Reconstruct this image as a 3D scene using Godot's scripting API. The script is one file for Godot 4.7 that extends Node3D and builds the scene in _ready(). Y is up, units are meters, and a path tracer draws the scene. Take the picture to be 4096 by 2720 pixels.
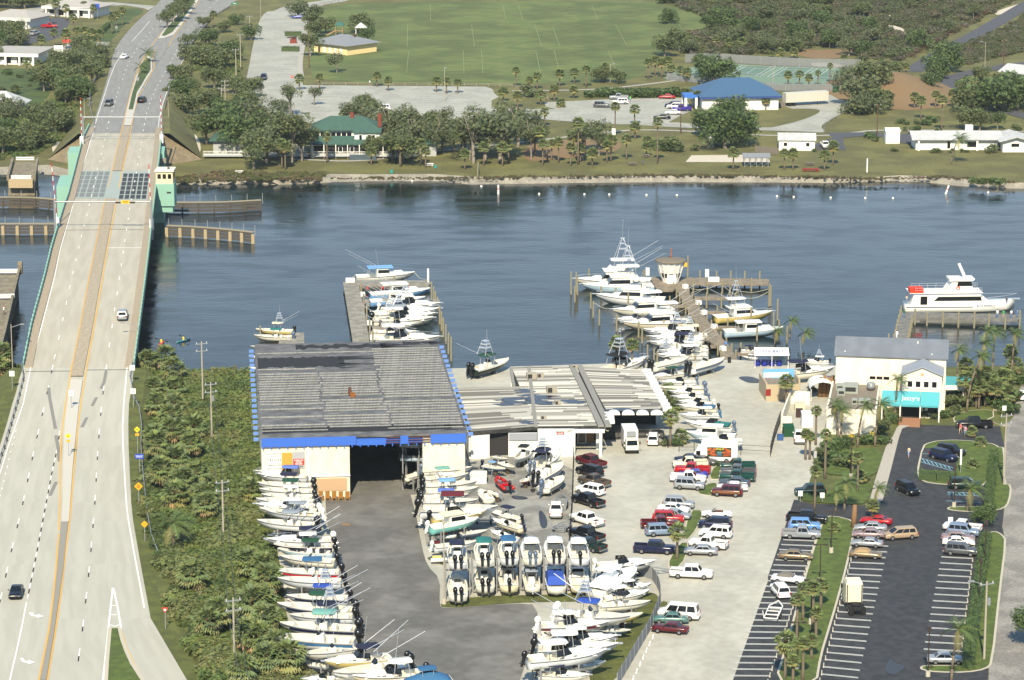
extends Node3D

var rng:=RandomNumberGenerator.new()
var mats:={}
var taken:={}
var shared:={}

func _ready()->void:
	rng.seed=7411
	var cam:=Camera3D.new()
	cam.name="camera"
	cam.position=Vector3(0,126.596,600.0)
	cam.rotation_degrees=Vector3(-12.8933,0,0)
	cam.fov=13.1250
	cam.near=1.0
	cam.far=6000.0
	add_child(cam)
	var world:=WorldEnvironment.new()
	world.name="world"
	var env:=Environment.new()
	env.background_mode=Environment.BG_SKY
	var sky:=Sky.new()
	var sm:=ProceduralSkyMaterial.new()
	sm.sky_top_color=Color(.28,.42,.57)
	sm.sky_horizon_color=Color(.66,.71,.74)
	sm.sky_curve=.18
	sm.ground_bottom_color=Color(.3,.32,.3)
	sm.ground_horizon_color=Color(.55,.62,.66)
	sm.sky_energy_multiplier=1.2
	sky.sky_material=sm
	env.sky=sky
	env.tonemap_mode=Environment.TONE_MAPPER_LINEAR
	env.tonemap_exposure=1.72
	env.fog_enabled=true
	env.fog_density=.00004
	env.fog_light_color=Color(.78,.82,.84)
	env.sdfgi_enabled=true
	env.ssao_enabled=true
	env.ssil_enabled=true
	world.environment=env
	add_child(world)
	var sun:=DirectionalLight3D.new()
	sun.name="sun"
	sun.light_energy=1.5
	sun.light_color=Color(1.0,.955,.855)
	sun.light_angular_distance=.5
	sun.shadow_enabled=true
	sun.rotation_degrees=Vector3(-42.0,-5.0,0)
	add_child(sun)
	build_setting()
	build_roads()
	build_bridge()
	build_marina_buildings()
	build_restaurant()
	build_far_buildings()
	build_docks()
	build_vehicles()
	build_boats()
	build_plants()
	build_street_things()
	build_small_things()
func M(key:String,c:=Color.WHITE,rough:=.8,metal:=.0)->StandardMaterial3D:
	if mats.has(key):
		return mats[key]
	var m:=StandardMaterial3D.new()
	m.resource_name=key
	m.albedo_color=c
	m.roughness=rough
	m.metallic=metal
	mats[key]=m
	return m

func noise_tex(freq:float,a:Color,b:Color,sd:int,octaves:=4,lo:=.25,hi:=.75,px:=512)->NoiseTexture2D:
	var t:=NoiseTexture2D.new()
	t.width=px
	t.height=px
	t.seamless=true
	t.seamless_blend_skirt=.3
	var n:=FastNoiseLite.new()
	n.seed=sd
	n.noise_type=FastNoiseLite.TYPE_SIMPLEX
	n.frequency=freq
	n.fractal_octaves=octaves
	t.noise=n
	var g:=Gradient.new()
	g.set_offset(0,lo)
	g.set_color(0,a)
	g.set_offset(1,hi)
	g.set_color(1,b)
	t.color_ramp=g
	return t
func N(key:String,a:Color,b:Color,size:float,rough:=.9,detail:=.0,da:=Color(.78,.78,.76),freq:=.02,stretch:=Vector3.ONE)->StandardMaterial3D:
	if mats.has(key):
		return mats[key]
	var m:=M(key,Color.WHITE,rough)
	m.albedo_texture=noise_tex(freq,a,b,key.hash() % 9999,5)
	m.uv1_triplanar=true
	m.uv1_world_triplanar=true
	m.uv1_scale=Vector3.ONE/size*stretch
	if detail>.0:
		m.detail_enabled=true
		m.detail_blend_mode=BaseMaterial3D.BLEND_MODE_MUL
		var grade:=clampi(roundi((1.0-(da.r+da.g+da.b)/3.0)*10.0),1,3)
		if not shared.has("broad%d" % grade):
			shared["broad%d" % grade]=noise_tex(.008,Color.WHITE*(1.03-grade*.1),Color.WHITE,31+grade,4,.3,.65)
		m.detail_albedo=shared["broad%d" % grade]
		m.detail_uv_layer=BaseMaterial3D.DETAIL_UV_2
		m.uv2_triplanar=true
		m.uv2_world_triplanar=true
		m.uv2_scale=Vector3.ONE/detail
	return m

class S:
	var st:=SurfaceTool.new()
	var xf:=Transform3D()
	var count:=0

	func _init(smooth:=false)->void:
		st.begin(Mesh.PRIMITIVE_TRIANGLES)
		st.set_smooth_group(0 if smooth else -1)

	func col(c:Color)->void:
		st.set_color(c)

	func tri(a:Vector3,b:Vector3,c:Vector3)->void:
		st.add_vertex(xf*a)
		st.add_vertex(xf*b)
		st.add_vertex(xf*c)
		count+=1

	func quad(a:Vector3,b:Vector3,c:Vector3,d:Vector3)->void:
		tri(a,b,c)
		tri(a,c,d)

	func box(c:Vector3,s:Vector3,taper:=1.0)->void:
		var h:=s/2.0
		var k:=taper
		var p:=[c+Vector3(-h.x,-h.y,-h.z),c+Vector3(h.x,-h.y,-h.z),c+Vector3(h.x,-h.y,h.z),c+Vector3(-h.x,-h.y,h.z),
			c+Vector3(-h.x*k,h.y,-h.z*k),c+Vector3(h.x*k,h.y,-h.z*k),c+Vector3(h.x*k,h.y,h.z*k),c+Vector3(-h.x*k,h.y,h.z*k)]
		quad(p[4],p[5],p[6],p[7])
		quad(p[3],p[2],p[1],p[0])
		quad(p[7],p[6],p[2],p[3])
		quad(p[5],p[4],p[0],p[1])
		quad(p[6],p[5],p[1],p[2])
		quad(p[4],p[7],p[3],p[0])

	func bar(a:Vector3,b:Vector3,w:float,h:=.0)->void:
		var old:=xf
		var d:=b-a
		var y:=Vector3.UP if absf(d.normalized().y)<.99 else Vector3.RIGHT
		xf=old*Transform3D(Basis.looking_at(d,y),(a+b)/2.0)
		box(Vector3.ZERO,Vector3(w,h if h>.0 else w,d.length()))
		xf=old

	func tube(a:Vector3,b:Vector3,ra:float,rb:=-1.0,n:=6)->void:
		var d:=(b-a).normalized()
		var u:=d.cross(Vector3.UP if absf(d.y)<.95 else Vector3.RIGHT).normalized()
		var w:=d.cross(u)
		var r2:=ra if rb<.0 else rb
		var lo:=PackedVector3Array()
		var hi:=PackedVector3Array()
		for i in n:
			var t:=TAU*i/n
			var o:=u*cos(t)+w*sin(t)
			lo.append(a+o*ra)
			hi.append(b+o*r2)
		for i in n:
			var j:=(i+1) % n
			quad(lo[i],hi[i],hi[j],lo[j])
		for i in range(1,n-1):
			tri(hi[0],hi[i+1],hi[i])
			tri(lo[0],lo[i],lo[i+1])

	func path(pts:PackedVector3Array,r:float,n:=5)->void:
		for i in pts.size()-1:
			tube(pts[i],pts[i+1],r,r,n)

	func loft(rings:Array,closed:=true,cap0:=true,cap1:=true)->void:
		for i in rings.size()-1:
			var a:PackedVector3Array=rings[i]
			var b:PackedVector3Array=rings[i+1]
			var n:=a.size()
			for j in (n if closed else n-1):
				var k:=(j+1) % n
				quad(a[j],b[j],b[k],a[k])
		if cap0:
			fan(rings[0],false)
		if cap1:
			fan(rings[-1],true)

	func fan(r:PackedVector3Array,flip:bool)->void:
		var m:=Vector3.ZERO
		for p in r:
			m+=p
		m /= r.size()
		for i in r.size():
			var j:=(i+1) % r.size()
			if flip:
				tri(m,r[j],r[i])
			else:
				tri(m,r[i],r[j])

	func ball(c:Vector3,r:Vector3,n:=8,rows:=5)->void:
		var rings:=[]
		for i in rows+1:
			var a:=-PI/2+PI*i/rows
			var ring:=PackedVector3Array()
			for j in n:
				var t:=TAU*j/n
				ring.append(c+Vector3(cos(a)*cos(t)*r.x,sin(a)*r.y,cos(a)*sin(t)*r.z))
			rings.append(ring)
		loft(rings,true,false,false)

	func flat(p:PackedVector2Array,y:float)->void:
		var idx:=Geometry2D.triangulate_polygon(p)
		for i in range(0,idx.size(),3):
			var a:=p[idx[i]]
			var b:=p[idx[i+1]]
			var c:=p[idx[i+2]]
			if (b-a).cross(c-a)<.0:
				var t:=b
				b=c
				c=t
			tri(Vector3(a.x,y,a.y),Vector3(b.x,y,b.y),Vector3(c.x,y,c.y))

	func slab(p:PackedVector2Array,y0:float,y1:float)->void:
		flat(p,y1)
		var q:=p
		if Geometry2D.is_polygon_clockwise(p):
			q=p.duplicate()
			q.reverse()
		for i in q.size():
			var a:=q[i]
			var b:=q[(i+1) % q.size()]
			quad(Vector3(a.x,y1,a.y),Vector3(a.x,y0,a.y),Vector3(b.x,y0,b.y),Vector3(b.x,y1,b.y))

	func done()->ArrayMesh:
		st.generate_normals()
		st.index()
		return st.commit()

func V3(x: float,y: float,z: float) -> Vector3:
	return Vector3(x,y,z)

func P(a:Array)->PackedVector2Array:
	var out:=PackedVector2Array()
	for i in range(0,a.size(),2):
		out.append(Vector2(a[i],a[i+1]))
	return out

func V(a:Array)->PackedVector3Array:
	var out:=PackedVector3Array()
	for i in range(0,a.size(),3):
		out.append(V3(a[i],a[i+1],a[i+2]))
	return out

func soften(p:PackedVector2Array,times:=2)->PackedVector2Array:
	for t in times:
		var q:=PackedVector2Array()
		for i in p.size():
			var a:=p[i]
			var b:=p[(i+1) % p.size()]
			q.append(a.lerp(b,.25))
			q.append(a.lerp(b,.75))
		p=q
	return p

func soft_line(p:PackedVector3Array,times:=2)->PackedVector3Array:
	for t in times:
		var q:=PackedVector3Array([p[0]])
		for i in p.size()-1:
			q.append(p[i].lerp(p[i+1],.25))
			q.append(p[i].lerp(p[i+1],.75))
		q.append(p[-1])
		p=q
	return p

func ribbon(s:S,p:PackedVector3Array,w:float,lift:=.0)->void:
	var l:=PackedVector3Array()
	var r:=PackedVector3Array()
	for i in p.size():
		var d:=(p[mini(i+1,p.size()-1)]-p[maxi(i-1,0)])
		d.y=0
		var o:=d.normalized().cross(Vector3.UP)*w/2.0
		l.append(p[i]-o+Vector3.UP*lift)
		r.append(p[i]+o+Vector3.UP*lift)
	for i in p.size()-1:
		s.quad(l[i],l[i+1],r[i+1],r[i])

func along(p:PackedVector3Array,at:float)->Vector3:
	for i in p.size()-1:
		var d:=p[i].distance_to(p[i+1])
		if at<=d:
			return p[i].lerp(p[i+1],at/d)
		at -= d
	return p[-1]

func length_of(p:PackedVector3Array)->float:
	var t:=.0
	for i in p.size()-1:
		t+=p[i].distance_to(p[i+1])
	return t

func numbered(n:String)->String:
	if not taken.has(n):
		taken[n]=0
		return n
	taken[n]+=1
	return "%s_%03d" % [n,taken[n]]

func obj(n:String,m:Mesh,mt:Material,parent:Node3D=null,at:=Vector3.ZERO,yaw:=.0)->MeshInstance3D:
	var o:=MeshInstance3D.new()
	o.mesh=m
	o.material_override=mt
	o.position=at
	o.rotation.y=yaw
	if parent:
		o.name=n
		parent.add_child(o,true)
	else:
		o.name=numbered(n)
		add_child(o,true)
	return o

func tag(o:Node3D,label:String,category:String,group:="")->Node3D:
	o.set_meta("label",label)
	o.set_meta("category",category)
	if group:
		o.set_meta("group",group)
	return o

func thing(n:String,label:String,category:String,at:=Vector3.ZERO,yaw:=.0,group:="")->Node3D:
	var o:=Node3D.new()
	o.name=numbered(n)
	add_child(o,true)
	o.position=at
	o.rotation.y=yaw
	return tag(o,label,category,group)

func struct(n:String,m:Mesh,mt:Material)->MeshInstance3D:
	var o:=obj(n,m,mt)
	o.set_meta("kind","structure")
	return o

func sheet(n:String,p:PackedVector2Array,y:float,mt:Material)->MeshInstance3D:
	var s:=S.new()
	s.flat(p,y)
	return struct(n,s.done(),mt)

func block(n:String,p:PackedVector2Array,y0:float,y1:float,mt:Material)->MeshInstance3D:
	var s:=S.new()
	s.slab(p,y0,y1)
	return struct(n,s.done(),mt)

func copy_of(root:Node3D,at:Vector3,yaw:float,label:String,group:="")->Node3D:
	var r:Node3D=root.duplicate()
	r.name=numbered(String(root.name).rstrip("0123456789").trim_suffix("_"))
	add_child(r,true)
	r.position=at
	r.rotation.y=yaw
	r.set_meta("label",label)
	if group:
		r.set_meta("group",group)
	return r

func box_mesh(s:Vector3,at:=Vector3.ZERO,taper:=1.0)->ArrayMesh:
	var b:=S.new()
	b.box(at,s,taper)
	return b.done()

func g3(a:float,b:float,y:=.0)->Vector3:
	return V3(a,y,b)
func words(t:String,size:float,font:="Droid Sans",bold:=false)->Mesh:
	var m:=TextMesh.new()
	m.text=t
	var f:=SystemFont.new()
	f.font_names=PackedStringArray([font])
	f.font_weight=700 if bold else 400
	m.font=f
	m.font_size=64
	m.pixel_size=size/64.0
	m.depth=.02
	m.curve_step=2.0
	return m

func build_setting()->void:
	var water:=N("water",Color(.09,.145,.155),Color(.115,.17,.175),60.0,.1,240.0,Color(.8,.8,.8),.01,V3(.5,1,1.3))
	water.metallic_specular=.37
	water.normal_enabled=true
	water.normal_scale=.09
	water.roughness=1.0
	water.roughness_texture=noise_tex(.008,Color(.05,.05,.05),Color(.22,.22,.22),77,4,.3,.7)
	var nt:=noise_tex(.02,Color.BLACK,Color.WHITE,51,5,.0,1.0,1024)
	nt.as_normal_map=true
	nt.bump_strength=5.0
	nt.color_ramp=null
	water.normal_texture=nt
	var s:=S.new()
	s.quad(V3(-1500,-1.2,-145),V3(1500,-1.2,-145),V3(1500,-1.2,160),V3(-1500,-1.2,160))
	struct("water",s.done(),water)
	var turf:=N("turf",Color(.3,.33,.14),Color(.4,.4,.19),4.0,.95,28.0,Color(.86,.84,.7))
	var bank:=P([-167.41,66.43,-111.08,66.43,-89.25,67.12,-67.19,76.69,-46.76,75.35,-11.54,74.67,-10.81,71.27,5.56,69.20,41.20,63.63,52.26,66.43,60.16,67.82,81.63,69.20,94.75,67.82,194.44,67.12])
	bank.append_array(PackedVector2Array([Vector2(900,700),Vector2(-900,700)]))
	block("ground",bank,-3.0,.0,turf)
	var far_turf:=N("far_turf",Color(.34,.35,.16),Color(.44,.41,.23),9.0,.95,70.0,Color(.82,.82,.82))
	var top:=P([-266.28,-153.07,-132.05,-153.07,-120.26,-156.45,-112.91,-148.38,-85.21,-137.23,-76.58,-135.29,-67.83,-135.29,-61.07,-132.73,-48.36,-138.53,-46.40,-142.44,-35.33,-141.78,-19.92,-142.44,-9.94,-138.53,-.05,-136.58,16.43,-139.17,41.73,-139.82,64.88,-139.17,78.85,-137.23,92.08,-137.88,97.90,-140.48,105.42,-139.17,113.64,-135.29,120.28,-128.92,128.08,-129.55,262.07,-128.28])
	var low:=P([-262.44,-141.78,-130.15,-141.78,-118.02,-141.78,-111.01,-135.29,-83.94,-125.77,-75.56,-125.14,-67.10,-127.02,-58.35,-125.77,-47.71,-128.28,-45.08,-129.55,-34.83,-130.82,-19.62,-130.82,-9.77,-125.77,-.05,-127.02,16.19,-128.28,41.17,-129.55,64.01,-128.92,77.93,-128.28,91.16,-130.18,96.59,-130.18,104.10,-129.55,111.94,-123.89,118.99,-120.78,126.49,-120.16,258.83,-118.93])
	var land:=top.duplicate()
	land.append_array(PackedVector2Array([Vector2(3000,-5000),Vector2(-3000,-5000)]))
	sheet("ground",land,.0,far_turf)
	var sand:=N("beach_sand",Color(.5,.475,.42),Color(.63,.6,.54),7.0,.95,20.0,Color(.85,.82,.76))
	for i in low.size():
		low[i].y -= 7.4
	s=S.new()
	for i in top.size()-1:
		s.quad(g3(top[i].x,top[i].y),g3(top[i+1].x,top[i+1].y),g3(low[i+1].x,low[i+1].y,-1.32),g3(low[i].x,low[i].y,-1.32))
	struct("beach",s.done(),sand)
	far_surfaces()
	near_surfaces()

func kerb(p:PackedVector2Array,w:=.3,h:=.14,closed:=true)->void:
	var outer:=Geometry2D.offset_polygon(p,w)[0] if closed else p
	var s:=S.new()
	s.slab(outer,.0,h)
	struct("kerb",s.done(),M("kerb",Color(.68,.65,.58),.9))

func far_surfaces()->void:
	var field:=N("field_grass",Color(.31,.375,.165),Color(.39,.415,.205),40.0,.95,130.0,Color(.8,.84,.66),.02,V3(.4,1,1))
	sheet("sports_field",soften(P([-73.11,-526.18,-30.09,-536.56,33.30,-538.06,61.03,-532.09,74.27,-476.94,70.71,-446.80,45.70,-370.97,40.47,-315.83,20.02,-307.06,-.07,-307.06,-61.17,-309.96,-65.71,-351.54,-68.57,-407.50,-72.97,-483.71]),1),.03,field)
	var lot:=N("far_concrete",Color(.585,.58,.535),Color(.625,.62,.575),24.0,.9,60.0,Color(.88,.87,.85))
	sheet("car_park",soften(P([-81.32,-287.22,-83.98,-335.91,-87.73,-395.80,-91.90,-470.24,-91.94,-501.73,-88.82,-503.14,-86.99,-517.43,-79.60,-529.13,-65.86,-550.19,-59.12,-550.19,-63.77,-536.56,-73.33,-521.79,-74.84,-497.52,-73.25,-457.09,-69.65,-384.37,-66.79,-330.81,-64.07,-303.22,-64.28,-287.22,-67.15,-255.97,-73.88,-245.74]),1),.05,lot)
	sheet("car_park",soften(P([-78.79,-280.80,-72.22,-305.13,-59.46,-304.17,-8.05,-301.31,-5.89,-295.62,-5.30,-286.30,-3.96,-278.98,-5.99,-271.77,-6.04,-260.30,-2.56,-245.74,1.18,-240.71,-3.75,-230.83,-22.11,-227.58,-38.97,-221.17,-56.37,-226.78,-73.88,-245.74]),0),.06,lot)
	sheet("car_park",P([-1.90,-255.97,12.63,-253.82,9.85,-259.22,9.62,-267.99,18.66,-270.88,28.42,-274.01,43.72,-276.71,51.83,-276.94,52.59,-251.68,48.97,-243.22,44.15,-228.39,30.53,-224.77,15.37,-230.83,-1.86,-240.09]),.07,lot)
	sheet("access_road",soften(P([27.54,-226.78,44.22,-229.81,54.89,-223.76,71.54,-218.39,74.87,-221.77,81.91,-231.85,87.36,-243.22,89.67,-250.61,88.21,-254.89,79.36,-254.89,82.45,-271.33,96.81,-285.38,101.61,-285.84,99.26,-264.68,96.63,-249.55,89.09,-229.81,86.33,-220.77,86.97,-209.39,81.46,-211.33,71.14,-213.67,51.44,-217.21]),1),.08,lot)
	var walk:=M("walkway",Color(.62,.6,.56),.9)
	for line in [[-74.44,.09,-171.14,-54.51,.09,-164.15,-39.59,.09,-160.70,-26.45,.09,-173.26,-25.39,.09,-176.82,-14.51,.09,-180.78,3.83,.09,-194.19,13.05,.09,-200.77,24.60,.09,-209.98,36.25,.09,-215.84,54.07,.09,-211.15,70.37,.09,-204.58,85.18,.09,-203.63,96.46,.09,-211.15,101.39,.09,-214.66,123.90,.09,-213.88,141.99,.09,-211.92],[-74.28,.09,-469.48,-71.11,.09,-400.91,-68.71,.09,-350.86,-65.87,.09,-320.11],[.00,.09,-291.70,26.40,.09,-294.04,43.55,.09,-307.86,54.16,.09,-317.64]]:
		var s:=S.new()
		ribbon(s,soft_line(V(line)),1.7)
		struct("footpath",s.done(),walk)
	var tar:=N("far_asphalt",Color(.24,.24,.26),Color(.31,.31,.32),10.0,.9)
	for line in [[212.76,.10,-571.10,193.97,.10,-519.81,180.26,.10,-481.16,161.02,.10,-427.82,149.33,.10,-399.37,137.31,.10,-365.55,127.25,.10,-335.17],[175.20,.12,-358.63,166.08,.12,-354.62,151.13,.12,-340.17,139.01,.12,-323.63,134.02,.12,-312.51,132.46,.12,-296.89,134.55,.12,-284.08,139.23,.12,-263.86,146.96,.12,-241.37,152.03,.12,-228.01]]:
		var s:=S.new()
		ribbon(s,soft_line(V(line)),6.5)
		struct("road",s.done(),tar)
	sheet("driveway",P([86.97,-209.39,97.90,-210.56,103.27,-207.85,107.46,-207.85,112.44,-207.08,110.03,-189.18,104.78,-191.59,105.61,-200.40,96.49,-203.63,90.48,-200.40,89.66,-190.11,89.14,-180.07,81.32,-180.07,82.04,-190.11,87.92,-201.34]),.1,tar)
	var court:=M("tennis_green",Color(.41,.49,.41),.85)
	sheet("tennis_court",P([47.38,-318.78,52.77,-343.14,71.61,-353.66,82.55,-348.37,108.41,-342.10,104.93,-306.10,78.74,-303.22,61.65,-308.99]),.1,court)
	var inner:=M("tennis_inner",Color(.35,.44,.38),.85)
	var paint:=M("white_paint",Color(.82,.82,.8),.8)
	var s:=S.new()
	var turn:=Basis(Vector3.UP,-.3)
	s.xf.basis=turn
	for k in 3:
		var o:Vector3=[g3(76.20,-336.93,.16),g3(89.08,-332.84,.16),g3(101.37,-326.77,.16)][k]
		var c:=S.new()
		c.xf=Transform3D(turn,o)
		c.box(V3(0,-.03,0),V3(11.0,.02,23.8))
		struct("court_surface",c.done(),inner)
		s.xf.origin=o
		for x in [-5.5,-4.1,4.1,5.5]:
			s.box(V3(x,0,0),V3(.14,.01,23.8))
		for z in [-11.9,-6.4,6.4,11.9]:
			s.box(V3(0,.004,z),V3(11.0,.01,.14))
		s.box(V3(0,.006,0),V3(.1,.01,12.8))
	struct("court_markings",s.done(),paint)
	var mulch:=N("mulch",Color(.43,.34,.23),Color(.5,.41,.28),2.5,.95)
	var mound:=S.new(true)
	var mid:=P([115.05,-260.30])[0]
	for i in 12:
		var rings:=[]
		for j in 2:
			var ring:=PackedVector3Array()
			for k in 9:
				var t:=k/8.0
				var a:=TAU*(i+j)/12.0
				ring.append(V3(mid.x+cos(a)*21.0*t,5.5*(.5+.5*cos(PI*t))+.03,mid.y-32.0+sin(a)*40.0*t))
			rings.append(ring)
		mound.loft(rings,false,false,false)
	struct("hill",mound.done(),mulch)
	for p in [P([3.51,-190.11,12.41,-197.56,20.69,-197.56,29.56,-197.56,29.25,-180.97,22.86,-170.28,11.36,-165.04,2.82,-159.86]),P([95.68,-395.80,101.05,-387.20,119.50,-395.80,114.63,-378.74,102.12,-362.24,93.83,-375.95])]:
		sheet("ground_cover_bed",soften(p),.06,mulch)
	var white_sand:=N("white_sand",Color(.66,.62,.55),Color(.78,.74,.67),5.0,.95)
	sheet("sand_court",P([45.16,-160.38,47.35,-171.16,67.63,-172.40,67.16,-159.86]),.08,white_sand)
	for p in [P([138.58,-494.04,140.56,-490.57,135.99,-460.35,140.15,-447.44,137.30,-425.56,134.67,-428.63,133.63,-453.86]),P([95.83,-385.78,101.05,-387.20,97.96,-370.42,94.55,-375.95]),P([110.39,-392.92,115.67,-394.36,113.19,-378.74,109.53,-381.55]),P([96.89,-359.54,107.62,-354.19,106.32,-342.36,96.98,-346.27]),P([179.45,-501.02,196.30,-533.58,194.43,-522.52,178.84,-487.13]),P([-96.84,-224.77,-90.10,-218.79,-84.69,-195.69,-82.08,-170.28,-89.03,-168.52,-94.32,-205.16]),P([-125.09,-195.69,-121.40,-210.94,-118.77,-205.16,-115.40,-177.38,-116.27,-159.86,-121.77,-173.81])]:
		sheet("bare_sand",soften(p),.04,white_sand)
	sheet("car_park",soften(P([-186.03,-419.47,-169.21,-426.79,-168.69,-454.50,-173.13,-480.99,-165.60,-483.71,-160.83,-478.29,-158.19,-444.26,-156.76,-424.34,-160.55,-409.87,-181.42,-393.50]),1),.05,tar)
	var green:=N("lawn_green",Color(.22,.3,.1),Color(.3,.35,.15),5.0,.95,40.0)
	sheet("lawn",soften(P([-136.89,-506.32,-144.11,-515.26,-146.55,-487.13,-144.33,-413.45,-134.70,-411.06,-136.02,-460.35]),1),.06,green)
	sheet("lawn",soften(P([-173.97,-335.91,-156.30,-346.27,-146.19,-325.76,-139.68,-291.87,-138.03,-255.97,-146.90,-255.97,-161.12,-264.68]),1),.05,green)
	for p in [P([-151.66,-390.05,-151.82,-406.02,-134.45,-411.96,-133.00,-389.48]),P([-131.83,-515.26,-134.15,-500.32,-138.35,-511.67,-147.08,-522.52,-160.88,-518.16,-178.13,-497.52,-187.57,-501.02,-174.40,-526.18,-154.73,-533.58,-133.07,-518.88])]:
		sheet("side_street",p,.09,lot)
	sheet("pull_off",P([-127.95,-296.56,-124.51,-296.56,-121.92,-260.30,-124.58,-262.05]),.1,lot)
	var stripes:=S.new()
	for p in [[-60.47,-289.54,-54.88,-289.54,-57.97,-232.87,9],[-48.81,-280.34,-42.95,-280.34,-48.63,-259.22,5],[-26.76,-282.62,-22.17,-281.48,-27.31,-238.01,11],[-18.26,-281.48,-13.36,-280.34,-17.81,-243.22,9],[-75.95,-367.68,-70.96,-367.68,-73.09,-325.76,8],[-82.19,-470.24,-76.69,-470.24,-79.25,-441.09,5],[28.37,-272.44,30.94,-272.44,42.98,-274.69,5]]:
		for i in p[6]:
			var k:float=i/float(p[6]-1)
			var off:=V3((p[4]-p[0])*k,0,(p[5]-p[1])*k)
			stripes.bar(V3(p[0],.08,p[1])+off,V3(p[2],.08,p[3])+off,.14,.01)
	struct("parking_markings",stripes.done(),paint)
	var chalk:=S.new()
	for p in [[-31.15,-526.18,-29.61,-473.58],[-37.57,-461.99,-35.50,-398.70],[-34.58,-385.78,-33.44,-332.08],[-3.55,-526.18,-2.21,-475.26],[-14.53,-460.35,-12.72,-398.70],[-16.34,-388.63,-15.22,-332.08],[-10.21,-387.20,-9.21,-332.08],[2.47,-524.35,3.87,-475.26],[8.19,-461.99,10.11,-398.70],[14.54,-455.47,16.17,-398.70],[30.26,-522.52,31.31,-475.26],[37.26,-461.99,39.01,-400.16],[7.99,-387.20,9.02,-333.35],[14.17,-387.20,14.99,-341.06],[32.27,-387.20,33.34,-332.08],[59.97,-463.63,60.67,-434.83]]:
		chalk.bar(V3(p[0],.06,p[1]),V3(p[2],.06,p[3]),.16,.01)
	struct("field_markings",chalk.done(),M("chalk",Color(.46,.5,.32),.9))

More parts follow.
